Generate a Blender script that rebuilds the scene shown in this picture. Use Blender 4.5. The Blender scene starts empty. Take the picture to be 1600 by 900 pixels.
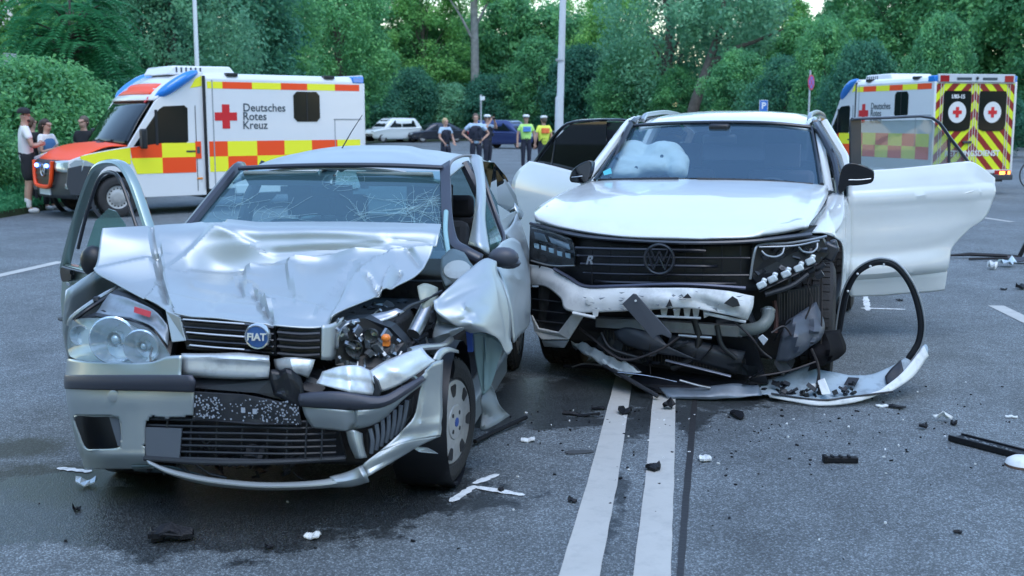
import bpy, bmesh, math, random
import numpy as np
from mathutils import Vector, Matrix, noise
rad = math.radians
scene = bpy.context.scene
COL = scene.collection

# ---------------------------------------------------------------- camera
CAM_H, PITCH, FPX = 1.65, rad(8.40), 1780.0
cam_d = bpy.data.cameras.new('camera'); cam = bpy.data.objects.new('camera', cam_d); COL.objects.link(cam)
cam.location = (0, 0, CAM_H); cam.rotation_euler = (rad(90) - PITCH, 0, 0)
cam_d.sensor_width = 36.0; cam_d.lens = 36.0 * FPX / 1600.0
cam_d.clip_start = 0.1; cam_d.clip_end = 900
scene.camera = cam
cam_d.dof.use_dof = True; cam_d.dof.focus_distance = 6.5; cam_d.dof.aperture_fstop = 4.0
# ---------------------------------------------------------------- sky and sun (soft evening daylight, open shade)
SUN_EL, SUN_AZ = rad(62), rad(165)
world = bpy.data.worlds.new('World'); scene.world = world; world.use_nodes = True
wn = world.node_tree; bg = wn.nodes['Background']
sky = wn.nodes.new('ShaderNodeTexSky'); sky.sky_type = 'NISHITA'; sky.sun_disc = False
sky.sun_elevation = SUN_EL; sky.sun_rotation = SUN_AZ
sky.air_density = 1.45; sky.dust_density = 0.4; sky.ozone_density = 2.3
wn.links.new(sky.outputs[0], bg.inputs[0]); bg.inputs[1].default_value = 0.15
sun_d = bpy.data.lights.new('sun', 'SUN'); sun_d.energy = 0.5; sun_d.angle = rad(40); sun_d.color = (1.0, 0.97, 0.93)
sun = bpy.data.objects.new('sun', sun_d); COL.objects.link(sun)
# sky azimuth: rotation 0 looks to +Y, growing clockwise seen from above
sdir = Vector((math.sin(SUN_AZ) * math.cos(SUN_EL), math.cos(SUN_AZ) * math.cos(SUN_EL), math.sin(SUN_EL)))
sun.rotation_euler = sdir.to_track_quat('Z', 'Y').to_euler()
scene.view_settings.view_transform = 'Standard'; scene.view_settings.look = 'None'
scene.view_settings.exposure = 1.4; scene.view_settings.gamma = 1.0
scene.cycles.max_bounces = 8; scene.cycles.transparent_max_bounces = 16
scene.cycles.diffuse_bounces = 3; scene.cycles.glossy_bounces = 4
scene.cycles.caustics_reflective = False; scene.cycles.caustics_refractive = False
scene.cycles.sample_clamp_indirect = 4.0
scene.cycles.use_denoising = True

# ---------------------------------------------------------------- geometry of the view: survey of the place
CP, SP = math.cos(PITCH), math.sin(PITCH)
CPOS = Vector((0, 0, CAM_H))
def ray(px, py):
    u, v = (px - 800) / FPX, (450 - py) / FPX
    return Vector((u, CP + v * SP, -SP + v * CP))
def gnd(px, py, z=0.0):
    r = ray(px, py); return CPOS + r * ((z - CAM_H) / r.z)
def at(px, py, Y):
    """point of the line of sight that lies Y metres ahead"""
    r = ray(px, py); return CPOS + r * (Y / r.y)
class Frame:
    """a vehicle's own axes: X its left, Y to its rear, Z up, origin under the front axle"""
    def __init__(s, o, deg):
        s.o = Vector((o[0], o[1], 0)); s.a = rad(deg); c, n = math.cos(s.a), math.sin(s.a)
        s.L = Vector((c, -n, 0)); s.B = Vector((n, c, 0))
    def w(s, p): return s.o + p[0] * s.L + p[1] * s.B + Vector((0, 0, p[2]))
    def loc(s, q):
        d = q - s.o; return Vector((d.dot(s.L), d.dot(s.B), d.z))
    def q(s, px, py, y):
        r = ray(px, py); t = (y - (CPOS - s.o).dot(s.B)) / r.dot(s.B); return s.loc(CPOS + t * r)
    def qx(s, px, py, x):
        r = ray(px, py); t = (x - (CPOS - s.o).dot(s.L)) / r.dot(s.L); return s.loc(CPOS + t * r)
    def g(s, px, py, z=0.0): return s.loc(gnd(px, py, z))
    def px(s, p):
        d = s.w(p) - CPOS; yc = d.y * CP - d.z * SP
        return (800 + FPX * d.x / yc, 450 - FPX * (d.y * SP + d.z * CP) / yc)

# ---------------------------------------------------------------- objects and tags
def tag(o, label=None, cat=None, group=None, kind=None):
    for k, v in (('label', label), ('category', cat), ('group', group), ('kind', kind)):
        if v: o[k] = v
    return o
def thing(name, label, cat, loc=(0, 0, 0), rz=0.0, group=None):
    o = bpy.data.objects.new(name, None); COL.objects.link(o); o.empty_display_size = .1
    o.location = loc; o.rotation_euler = (0, 0, rz)
    return tag(o, label, cat, group)
def kids(o): return [c for c in bpy.data.objects if c.parent == o]
def copy_tree(o, parent=None):
    c = o.copy(); COL.objects.link(c)
    if parent is not None: c.parent = parent
    for ch in kids(o): copy_tree(ch, c)
    return c

class MB:
    """collects shapes and links them as ONE mesh object"""
    def __init__(s): s.v = []; s.f = []; s.m = []
    def add(s, vs, fs, m=0):
        b = len(s.v); s.v += [tuple(p) for p in vs]; s.f += [tuple(b + i for i in f) for f in fs]; s.m += [m] * len(fs); return s
    def box(s, c, d, rz=0, ry=0, rx=0, m=0, taper=1.0):
        M = Matrix.Rotation(rz, 3, 'Z') @ Matrix.Rotation(ry, 3, 'Y') @ Matrix.Rotation(rx, 3, 'X'); c = Vector(c)
        vs = []
        for z in (-.5, .5):
            k = taper if z > 0 else 1
            for x, y in ((-.5, -.5), (.5, -.5), (.5, .5), (-.5, .5)): vs.append(c + M @ Vector((x * d[0] * k, y * d[1] * k, z * d[2])))
        return s.add(vs, [(3, 2, 1, 0), (4, 5, 6, 7), (0, 1, 5, 4), (1, 2, 6, 5), (2, 3, 7, 6), (3, 0, 4, 7)], m)
    def tube(s, pts, r, n=8, m=0, closed=False, cap=True, flat=1.0):
        pts = [Vector(p) for p in pts]; k = len(pts)
        rs = r if isinstance(r, (list, tuple)) else [r] * k
        t0 = (pts[1] - pts[0]).normalized(); up = Vector((0, 0, 1)) if abs(t0.z) < .9 else Vector((0, 1, 0))
        vs = []; a = t0.cross(up).normalized()
        for i in range(k):
            if closed: t = pts[(i + 1) % k] - pts[i - 1]
            else: t = pts[min(i + 1, k - 1)] - pts[max(i - 1, 0)]
            t.normalize(); a = (a - t * a.dot(t)).normalized(); b = t.cross(a)
            for j in range(n):
                w = 2 * math.pi * j / n; vs.append(pts[i] + (a * math.cos(w) + b * math.sin(w) * flat) * rs[i])
        fs = []
        for i in range(k if closed else k - 1):
            for j in range(n):
                p, q = i * n, ((i + 1) % k) * n
                fs.append((p + j, p + (j + 1) % n, q + (j + 1) % n, q + j))
        if cap and not closed: fs += [tuple(range(n - 1, -1, -1)), tuple((k - 1) * n + j for j in range(n))]
        return s.add(vs, fs, m)
    def lathe(s, prof, c, ax, n=24, m=0):
        """prof: list of (radius, distance along the axis)"""
        c = Vector(c); ax = Vector(ax).normalized(); up = Vector((0, 0, 1)) if abs(ax.z) < .9 else Vector((0, 1, 0))
        a = ax.cross(up).normalized(); b = ax.cross(a)
        vs = []; fs = []
        for r, h in prof:
            for j in range(n):
                w = 2 * math.pi * j / n; vs.append(c + ax * h + (a * math.cos(w) + b * math.sin(w)) * r)
        for i in range(len(prof) - 1):
            for j in range(n):
                fs.append((i * n + j, i * n + (j + 1) % n, (i + 1) * n + (j + 1) % n, (i + 1) * n + j))
        return s.add(vs, fs, m)
    def grid(s, P, m=0):
        nr, nc = len(P), len(P[0]); vs = [p for r in P for p in r]
        return s.add(vs, [(i * nc + j, i * nc + j + 1, (i + 1) * nc + j + 1, (i + 1) * nc + j) for i in range(nr - 1) for j in range(nc - 1)], m)
    def prism(s, poly, d, m=0):
        """closed outline poly extruded by the vector d"""
        d = Vector(d); k = len(poly); vs = [Vector(p) for p in poly] + [Vector(p) + d for p in poly]
        return s.add(vs, [tuple(range(k)), tuple(range(2 * k - 1, k - 1, -1))] + [(i, i + k, (i + 1) % k + k, (i + 1) % k) for i in range(k)], m)
    def ball(s, c, r, n=10, m=0):
        c = Vector(c); r = r if isinstance(r, (list, tuple)) else (r, r, r)
        h = n // 2; vs = []; fs = []
        for i in range(h + 1):
            t = math.pi * i / h
            for j in range(n):
                p = 2 * math.pi * j / n; vs.append(c + Vector((r[0] * math.sin(t) * math.cos(p), r[1] * math.sin(t) * math.sin(p), r[2] * math.cos(t))))
        for i in range(h):
            for j in range(n): fs.append((i * n + j, (i + 1) * n + j, (i + 1) * n + (j + 1) % n, i * n + (j + 1) % n))
        return s.add(vs, fs, m)
    def build(s, name, mats, parent=None, smooth=True, bevel=0, solid=0, sub=0, ang=40, rz=None, loc=None, weld=True, off=0):
        me = bpy.data.meshes.new(name); me.from_pydata(s.v, [], s.f)
        bm = bmesh.new(); bm.from_mesh(me)
        if weld: bmesh.ops.remove_doubles(bm, verts=bm.verts, dist=1e-5)
        bmesh.ops.recalc_face_normals(bm, faces=bm.faces) if weld else None
        bm.to_mesh(me); bm.free()
        mats = mats if isinstance(mats, (list, tuple)) else [mats]
        for k in mats: me.materials.append(k)
        if len(mats) > 1 and len(me.polygons) == len(s.m): me.polygons.foreach_set('material_index', s.m)
        if smooth:
            me.polygons.foreach_set('use_smooth', [True] * len(me.polygons))
            try: me.set_sharp_from_angle(angle=rad(ang))
            except Exception: pass
        o = bpy.data.objects.new(name, me); COL.objects.link(o)
        if parent is not None: o.parent = parent
        if loc is not None: o.location = loc
        if rz is not None: o.rotation_euler = (0, 0, rz)
        if sub: d = o.modifiers.new('sub', 'SUBSURF'); d.levels = d.render_levels = sub
        if solid: d = o.modifiers.new('solid', 'SOLIDIFY'); d.thickness = solid; d.offset = off
        if bevel:
            d = o.modifiers.new('bevel', 'BEVEL'); d.width = bevel; d.segments = 2; d.limit_method = 'ANGLE'; d.angle_limit = rad(35)
        return o

def cr(p0, p1, p2, p3, t):
    return 0.5 * ((2 * p1) + (p2 - p0) * t + (2 * p0 - 5 * p1 + 4 * p2 - p3) * t * t + (3 * p1 - p0 - 3 * p2 + p3) * t ** 3)
def spline(pts, k, closed=False):
    pts = [Vector(p) for p in pts]; n = len(pts); out = []
    if closed:
        for i in range(n):
            for j in range(k): out.append(cr(pts[i - 1], pts[i], pts[(i + 1) % n], pts[(i + 2) % n], j / k))
        return out
    ext = [pts[0] * 2 - pts[1]] + pts + [pts[-1] * 2 - pts[-2]]
    for i in range(n - 1):
        for j in range(k): out.append(cr(ext[i], ext[i + 1], ext[i + 2], ext[i + 3], j / k))
    out.append(pts[-1]); return out
def net(rows, ku, kv):
    a = [spline(r, ku) for r in rows]
    return [list(r) for r in zip(*[spline(c, kv) for c in zip(*a)])]
def seg_d(p, s):
    ax, ay, bx, by = s[:4]; dx, dy = bx - ax, by - ay
    t = max(0, min(1, ((p[0] - ax) * dx + (p[1] - ay) * dy) / (dx * dx + dy * dy + 1e-9)))
    return math.hypot(p[0] - ax - t * dx, p[1] - ay - t * dy)
def dent(fr, P, segs, d=(0, -.55, .83), rough=0.0, seed=0, fq=9.0):
    """press folds into a sheet: segs = (x1,y1,x2,y2,width,height,sharpness) as read off the survey"""
    d = Vector(d)
    for r in P:
        for i, p in enumerate(r):
            u = fr.px(p); h = 0
            for s in segs:
                w = s[4]
                if s[6] == 2 and (s[2] - s[0]) * (u[1] - s[1]) - (s[3] - s[1]) * (u[0] - s[0]) < 0: w *= .2
                k = 1 - seg_d(u, s) / w
                if k > 0: h += s[5] * (k if s[6] else k * k * (3 - 2 * k))
            if rough: h += rough * noise.noise(p * fq + Vector((seed, seed * 2, 0)))
            r[i] = p + d * h
    return P
def interp_poly(pts, k): return spline(pts, k, True)

# ---------------------------------------------------------------- materials
MATS = {}
def mat(name, col, rough=.5, metal=0.0, coat=0.0, bump=0.0, bscale=60.0, var=0.0, vscale=8.0, spec=None, dirt=0.0, dscale=3.0, dcol=(.06, .055, .05), emit=None, estr=0, rvar=0.0):
    if name in MATS: return MATS[name]
    m = bpy.data.materials.new(name); m.use_nodes = True; MATS[name] = m
    nt = m.node_tree; N = nt.nodes; Lk = nt.links; b = N['Principled BSDF']
    b.inputs['Base Color'].default_value = (*col, 1); b.inputs['Roughness'].default_value = rough; b.inputs['Metallic'].default_value = metal
    if coat: b.inputs['Coat Weight'].default_value = coat; b.inputs['Coat Roughness'].default_value = .06
    if spec is not None: b.inputs['Specular IOR Level'].default_value = spec
    if emit: b.inputs['Emission Color'].default_value = (*emit, 1); b.inputs['Emission Strength'].default_value = estr
    tc = N.new('ShaderNodeTexCoord'); last = None
    if var:
        n = N.new('ShaderNodeTexNoise'); n.inputs['Scale'].default_value = vscale; n.inputs['Detail'].default_value = 5; Lk.new(tc.outputs['Object'], n.inputs['Vector'])
        mr = N.new('ShaderNodeMapRange'); mr.inputs['To Min'].default_value = 1 - var; mr.inputs['To Max'].default_value = 1 + var; mr.inputs['From Min'].default_value = .3; mr.inputs['From Max'].default_value = .7
        Lk.new(n.outputs['Fac'], mr.inputs[0])
        x = N.new('ShaderNodeVectorMath'); x.operation = 'SCALE'; x.inputs[0].default_value = col; Lk.new(mr.outputs[0], x.inputs['Scale']); last = x.outputs[0]
    if dirt:
        n = N.new('ShaderNodeTexNoise'); n.inputs['Scale'].default_value = dscale; n.inputs['Detail'].default_value = 8; n.inputs['Roughness'].default_value = .65; Lk.new(tc.outputs['Object'], n.inputs['Vector'])
        mr = N.new('ShaderNodeMapRange'); mr.inputs['From Min'].default_value = .5; mr.inputs['From Max'].default_value = .72; mr.inputs['To Max'].default_value = dirt; Lk.new(n.outputs['Fac'], mr.inputs[0])
        x = N.new('ShaderNodeMix'); x.data_type = 'RGBA'; x.inputs[6].default_value = (*col, 1); x.inputs[7].default_value = (*dcol, 1); Lk.new(mr.outputs[0], x.inputs[0])
        if last: Lk.new(last, x.inputs[6])
        last = x.outputs[2]
        r2 = N.new('ShaderNodeMath'); r2.operation = 'MULTIPLY_ADD'; r2.inputs[1].default_value = .4; r2.inputs[2].default_value = rough; Lk.new(mr.outputs[0], r2.inputs[0]); Lk.new(r2.outputs[0], b.inputs['Roughness'])
    elif rvar:
        n = N.new('ShaderNodeTexNoise'); n.inputs['Scale'].default_value = 6; n.inputs['Detail'].default_value = 6; Lk.new(tc.outputs['Object'], n.inputs['Vector'])
        mr = N.new('ShaderNodeMapRange'); mr.inputs['To Min'].default_value = max(0, rough - rvar); mr.inputs['To Max'].default_value = rough + rvar; Lk.new(n.outputs['Fac'], mr.inputs[0]); Lk.new(mr.outputs[0], b.inputs['Roughness'])
    if last: Lk.new(last, b.inputs['Base Color'])
    if bump:
        n = N.new('ShaderNodeTexNoise'); n.inputs['Scale'].default_value = bscale; n.inputs['Detail'].default_value = 4; Lk.new(tc.outputs['Object'], n.inputs['Vector'])
        bp = N.new('ShaderNodeBump'); bp.inputs['Strength'].default_value = bump; bp.inputs['Distance'].default_value = .01; Lk.new(n.outputs['Fac'], bp.inputs['Height']); Lk.new(bp.outputs[0], b.inputs['Normal'])
    return m
def glass(name, tint, clear=.7, rough=.02, ior=1.5, hazec=None, haze=0.0, gcol=(.9, .96, 1.0)):
    """thin pane: see-through with the tint, mirror-like at grazing angles, an even diffuse film"""
    if name in MATS: return MATS[name]
    m = bpy.data.materials.new(name); m.use_nodes = True; MATS[name] = m
    nt = m.node_tree; N = nt.nodes; Lk = nt.links; N.remove(N['Principled BSDF']); out = N['Material Output']
    tr = N.new('ShaderNodeBsdfTransparent'); tr.inputs[0].default_value = (*[c * clear for c in tint], 1)
    gl = N.new('ShaderNodeBsdfGlossy'); gl.inputs['Roughness'].default_value = rough; gl.inputs[0].default_value = (*gcol, 1)
    lw = N.new('ShaderNodeLayerWeight'); lw.inputs[0].default_value = .5; f0 = ((ior - 1) / (ior + 1)) ** 2
    pw = N.new('ShaderNodeMath'); pw.operation = 'POWER'; Lk.new(lw.outputs['Facing'], pw.inputs[0]); pw.inputs[1].default_value = 5
    fr = N.new('ShaderNodeMath'); fr.operation = 'MULTIPLY_ADD'; Lk.new(pw.outputs[0], fr.inputs[0]); fr.inputs[1].default_value = 1 - f0; fr.inputs[2].default_value = f0
    mx = N.new('ShaderNodeMixShader'); Lk.new(fr.outputs[0], mx.inputs[0]); Lk.new(tr.outputs[0], mx.inputs[1]); Lk.new(gl.outputs[0], mx.inputs[2])
    res = mx
    if haze:
        df = N.new('ShaderNodeBsdfDiffuse'); df.inputs[0].default_value = (*(hazec or (.5, .5, .5)), 1)
        m2 = N.new('ShaderNodeMixShader'); m2.inputs[0].default_value = haze; Lk.new(mx.outputs[0], m2.inputs[1]); Lk.new(df.outputs[0], m2.inputs[2]); res = m2
    Lk.new(res.outputs[0], out.inputs[0]); return m

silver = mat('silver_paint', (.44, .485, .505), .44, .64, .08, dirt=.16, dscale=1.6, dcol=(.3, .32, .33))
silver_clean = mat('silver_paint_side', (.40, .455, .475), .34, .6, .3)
white_paint = mat('white_car_paint', (.72, .76, .77), .22, 0, .7, dirt=.10, dscale=3, dcol=(.5, .5, .5))
white_raw = mat('white_broken_plastic', (.70, .73, .74), .42, dirt=.55, dscale=7, dcol=(.25, .27, .29))
black_plastic = mat('black_plastic', (.010, .012, .017), .42, bump=.1, bscale=200)
dark_plastic = mat('dark_grey_plastic', (.022, .026, .034), .48, bump=.12, bscale=150, dirt=.4, dcol=(.06, .065, .075))
gloss_black = mat('gloss_black', (.008, .008, .010), .1, coat=.5)
rubber = mat('tyre_rubber', (.022, .022, .024), .75, bump=.3, bscale=90, dirt=.6, dcol=(.055, .055, .06))
chrome = mat('chrome', (.75, .77, .8), .12, 1)
steel = mat('bare_metal', (.42, .44, .46), .38, .9, bump=.2, bscale=30, dirt=.5, dcol=(.12, .1, .09))
dark_metal = mat('dark_metal', (.05, .055, .065), .45, .6, bump=.3, bscale=40, dirt=.5, dcol=(.03, .03, .032))
cloth_dark = mat('dark_seat_cloth', (.03, .032, .038), .9, bump=.2, bscale=300)
paint_white = mat('road_paint', (.45, .445, .42), .6, bump=.25, bscale=140, dirt=.45, dscale=9, dcol=(.30, .31, .31), var=.06, vscale=3)
wh_glass = glass('windscreen_glass', (.60, .84, .86), .8, ior=2.1, hazec=(.20, .42, .52), haze=.12, gcol=(.70, .90, 1.0))  # blue diffuse film and tinted gloss stand in for reflected sky
tint_glass = glass('privacy_glass', (.35, .38, .42), .25, ior=1.55)
side_glass = glass('side_window_glass', (.62, .86, .80), .8, ior=1.5, hazec=(.35, .6, .56), haze=.10)
clear_glass = glass('lamp_cover', (.92, .97, 1.0), .97, ior=1.45)
# ---------------------------------------------------------------- ground
def asphalt_mat():
    m = bpy.data.materials.new('asphalt'); m.use_nodes = True; nt = m.node_tree; N = nt.nodes; L = nt.links; b = N['Principled BSDF']
    tc = N.new('ShaderNodeTexCoord')
    def noi(s, d=3, r=.5):
        n = N.new('ShaderNodeTexNoise'); n.inputs['Scale'].default_value = s; n.inputs['Detail'].default_value = d; n.inputs['Roughness'].default_value = r; L.new(tc.outputs['Object'], n.inputs['Vector']); return n.outputs['Fac']
    def mr(x, a, c, lo, hi):
        k = N.new('ShaderNodeMapRange'); k.inputs[1].default_value = a; k.inputs[2].default_value = c; k.inputs[3].default_value = lo; k.inputs[4].default_value = hi; L.new(x, k.inputs[0]); return k.outputs[0]
    def mul(x, y, op='MULTIPLY'):
        k = N.new('ShaderNodeMath'); k.operation = op; L.new(x, k.inputs[0])
        if isinstance(y, (int, float)): k.inputs[1].default_value = y
        else: L.new(y, k.inputs[1])
        return k.outputs[0]
    v = N.new('ShaderNodeTexVoronoi'); v.inputs['Scale'].default_value = 135; L.new(tc.outputs['Object'], v.inputs['Vector'])
    hs = N.new('ShaderNodeSeparateColor'); L.new(v.outputs['Color'], hs.inputs[0])
    stone = mr(hs.outputs[0], .5, 1.0, .68, 1.75)              # single aggregate stones, some pale
    gap = mr(v.outputs['Distance'], .25, .6, 1.0, .5)
    big = mul(mr(noi(.55, 6, .6), .3, .7, .74, 1.22), mr(noi(1.7, 8, .7), .35, .65, .88, 1.1))
    mid = mr(noi(7, 5, .6), .3, .7, .86, 1.14)
    t = mul(mul(mul(stone, gap), big), mid)
    at_ = N.new('ShaderNodeAttribute'); at_.attribute_name = 'wet'
    w = mr(mul(at_.outputs['Fac'], mul(mr(noi(2.6, 7, .65), .3, .7, -.42, .42), mr(noi(14, 3, .6), .3, .7, -.12, .12), 'ADD'), 'ADD'), .42, .62, 0, 1)
    tt = N.new('ShaderNodeAttribute'); tt.attribute_name = 'tyre'
    tr = mr(mul(tt.outputs['Fac'], mr(noi(5, 6, .6), .3, .7, .3, 1)), 0, 1, 1, .62)
    dark = mr(w, 0, 1, 1.0, .30)
    t2 = mul(mul(t, dark), tr)
    c = N.new('ShaderNodeVectorMath'); c.operation = 'SCALE'; c.inputs[0].default_value = (.215, .25, .272); L.new(t2, c.inputs['Scale'])
    sp = N.new('ShaderNodeAttribute'); sp.attribute_name = 'moss'
    mx = N.new('ShaderNodeMix'); mx.data_type = 'RGBA'; L.new(c.outputs[0], mx.inputs[6]); mx.inputs[7].default_value = (.032, .036, .022, 1)
    L.new(mr(mul(sp.outputs['Fac'], mul(noi(9, 6, .7), -.5, 'ADD'), 'ADD'), .3, .75, 0, .8), mx.inputs[0])
    L.new(mx.outputs[2], b.inputs['Base Color'])
    L.new(mr(w, 0, 1, .78, .34), b.inputs['Roughness'])
    bp = N.new('ShaderNodeBump'); bp.inputs['Distance'].default_value = .006; L.new(mr(w, 0, 1, .75, .35), bp.inputs['Strength'])
    L.new(mul(mr(v.outputs['Distance'], 0, .6, 1, 0), noi(40, 3), 'ADD'), bp.inputs['Height']); L.new(bp.outputs[0], b.inputs['Normal'])
    return m
ASPH = asphalt_mat()
def ell(x, y, c, rx, ry, a):
    dx, dy = x - c[0], y - c[1]; ca, sa = math.cos(a), math.sin(a)
    r = math.hypot((dx * ca + dy * sa) / rx, (-dx * sa + dy * ca) / ry); return max(0.0, 1.25 - r * .75)
def ground_sheet():
    xs = sorted(set([-420, -200, -90, -40, -20, -12, -8] + [round(-6 + .12 * i, 3) for i in range(101)] + [6.8, 8, 12, 20, 40, 90, 200, 420]))
    ys = sorted(set([-40, -8, 0, 1.5] + [round(2.4 + .12 * i, 3) for i in range(92)] + [14, 16, 20, 28, 40, 60, 90, 130, 200, 320, 600]))
    vs = []; wet = []; tyre = []; moss = []
    # fluids run from under the two wrecks; (pixel on the ground, half sizes, turn)
    sp = []
    for (px, py, rx, ry, a) in ((330, 790, 1.0, .62, .12), (150, 790, .75, .42, .1), (520, 775, .75, .42, .1), (40, 785, .5, .22, .1), (90, 755, .4, .2, .1),
                                (880, 620, .75, .55, .2), (1010, 615, .6, .45, .1), (820, 640, .45, .3, .3), (1090, 625, .5, .25, .1), (985, 660, .13, .55, -.15), (1075, 640, .12, .5, -.1), (900, 660, .22, .1, .2), (960, 780, .06, .7, -.15), (700, 640, .5, .4, .1)):
        g = gnd(px, py); sp.append((g, rx, ry, a))
    ms = [(gnd(50, 745), .5, .22, .1), (gnd(150, 760), .4, .25, .1), (gnd(30, 700), .25, .2, 0)]
    arcs = []
    for pts, wd, k in (([(1345, 470), (1380, 560), (1440, 650), (1540, 740), (1640, 800)], .14, .8), ([(1085, 690), (1180, 720), (1330, 790), (1420, 860), (1460, 920)], .10, .55), ([(1290, 660), (1400, 700), (1560, 770)], .09, .6), ([(620, 800), (760, 830), (900, 880), (960, 930)], .12, .6), ([(10, 520), (60, 600), (80, 700)], .2, .6), ([(860, 640), (950, 655), (1080, 660), (1300, 640)], .16, .7)):
        q = [gnd(*p) for p in pts]; arcs.append([(a, b, wd, k) for a, b in zip(q, q[1:])])
    for y in ys:
        for x in xs:
            vs.append((x, y, 0)); wet.append(max([ell(x, y, *s) for s in sp] + [0]))
            moss.append(max([ell(x, y, *s) for s in ms] + [0]))
            u = 0
            for x0, k in ((1.06, .145), (2.9, .10), (-3.3, .13), (4.3, .02)):
                d = abs(x - (x0 + k * (y - 5))); u = max(u, 1 - d / .22)
            u *= (.5 if y < 14 else .25)
            for A in arcs:
                for a, b, wd, k in A:
                    if min(a.x, b.x) - wd < x < max(a.x, b.x) + wd and min(a.y, b.y) - wd < y < max(a.y, b.y) + wd:
                        u = max(u, k * (1 - seg_d((x, y), (a.x, a.y, b.x, b.y)) / wd))
            tyre.append(max(0, u))
    nc = len(xs); fs = [(i * nc + j, i * nc + j + 1, (i + 1) * nc + j + 1, (i + 1) * nc + j) for i in range(len(ys) - 1) for j in range(nc - 1)]
    me = bpy.data.meshes.new('road'); me.from_pydata(vs, [], fs); me.materials.append(ASPH)
    for nme, dat in (('wet', wet), ('tyre', tyre), ('moss', moss)):
        at_ = me.attributes.new(nme, 'FLOAT', 'POINT'); at_.data.foreach_set('value', dat)
    o = bpy.data.objects.new('road', me); COL.objects.link(o); tag(o, kind='structure')
ground_sheet()
def sheet(name, pts, m, z, kind='structure', label=None):
    o = MB().add([(p[0], p[1], z) for p in pts], [tuple(range(len(pts)))]).build(name, m, smooth=False, weld=False)
    for p in o.data.polygons:
        if p.normal.z < 0: o.data.flip_normals(); break
    return tag(o, kind=kind, label=label)
# double centre line: long strips cut into short lengths so that the edge wavers a little
def strip(name, pix, z=.004, m=paint_white):
    """pix: rows (left px, right px, y px) down the line"""
    mb = MB(); rnd = random.Random(4); P = []
    for i in range(len(pix) - 1):
        for k in range(8 if i < len(pix) - 2 else 9):
            t = k / 8; a, b = pix[i], pix[i + 1]
            l = gnd(a[0], a[2]).lerp(gnd(b[0], b[2]), t); r = gnd(a[1], a[2]).lerp(gnd(b[1], b[2]), t)
            P.append([Vector((l.x + rnd.uniform(-.0018, .0018), l.y, z)), Vector((r.x + rnd.uniform(-.0018, .0018), r.y, z))])
    o = mb.grid(P).build(name, m, smooth=False); return tag(o, kind='structure')
strip('road_line', [(860, 927, 938), (873, 937, 900), (916, 964, 760), (958, 987, 605), (990, 1006, 480), (1008, 1022, 400)])
strip('road_line', [(985, 1044, 938), (989, 1048, 900), (1007, 1053, 760), (1021, 1056, 612), (1034, 1054, 480), (1042, 1055, 400)])
tar = mat('tar_seam', (.02, .02, .022), .55, bump=.3, bscale=40)
strip('tar_seam', [(1054, 1066, 938), (1057, 1068, 900), (1068, 1079, 760), (1080, 1089, 640), (1085, 1090, 600)], m=tar)
def dash(a, b, w, name='road_line', m=paint_white):
    a, b = gnd(*a), gnd(*b); d = (b - a).normalized(); n = Vector((-d.y, d.x, 0)) * w / 2
    return sheet(name, [a - n, b - n, b + n, a + n], m, .004)
dash((-60, 444), (97, 409), .15)
dash((1556, 478), (1660, 528), .14)
dash((1520, 338), (1582, 347), .12)
dash((1600, 300), (1700, 306), .12)
# sprayed survey marks of the police
spray = mat('spray_paint', (.72, .75, .76), .7, dirt=.8, dscale=22, dcol=(.22, .23, .24))
def mark(label, segs, w=.035):
    mb = MB(); rnd = random.Random(len(label))
    for a, b in segs:
        a, b = gnd(*a), gnd(*b); d = (b - a).normalized(); n = Vector((-d.y, d.x, 0)); L = []; k = 12
        for i in range(k + 1):
            p = a.lerp(b, i / k); h = w * (.35 + .3 * rnd.random()) * (1 if 0 < i < k else .4)
            L.append([Vector((*(p - n * h).xy, .004 + .0015 * len(mb.f) / 40)), Vector((*(p + n * h).xy, .004 + .0015 * len(mb.f) / 40))])
        mb.grid(L)
    o = mb.build('spray_mark', spray, smooth=False); tag(o, label, 'road marking')
mark('white sprayed arrow mark beside the front wheel of the silver car', [((704, 785), (742, 760)), ((740, 757), (778, 742)), ((742, 762), (820, 775))], .04)
mark('short white sprayed dash left of the silver bumper', [((90, 732), (142, 738))], .04)
mark('white sprayed cross on the road under the open white door', [((1352, 462), (1356, 486)), ((1345, 482), (1415, 484))], .05)
grass_m = mat('verge_soil', (.028, .045, .018), .95, bump=.8, bscale=25, var=.5, vscale=2)
vp = [gnd(-120, 372), gnd(0, 341), gnd(30, 336), gnd(150, 314), gnd(330, 285), gnd(560, 226), (-6, 100), (-60, 120), (-60, 12)]
o = MB().prism([(p[0], p[1], .0) for p in vp], (0, 0, .11)).build('verge', grass_m, smooth=False); tag(o, kind='structure')
far = [gnd(560, 224), gnd(1000, 214), gnd(1650, 232), (70, 45), (110, 250), (-70, 250), (-6, 100)]
o = MB().prism([(p[0], p[1], 0.0) for p in far], (0, 0, .10)).build('woodland_floor', grass_m, smooth=False); tag(o, kind='structure')
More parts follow.
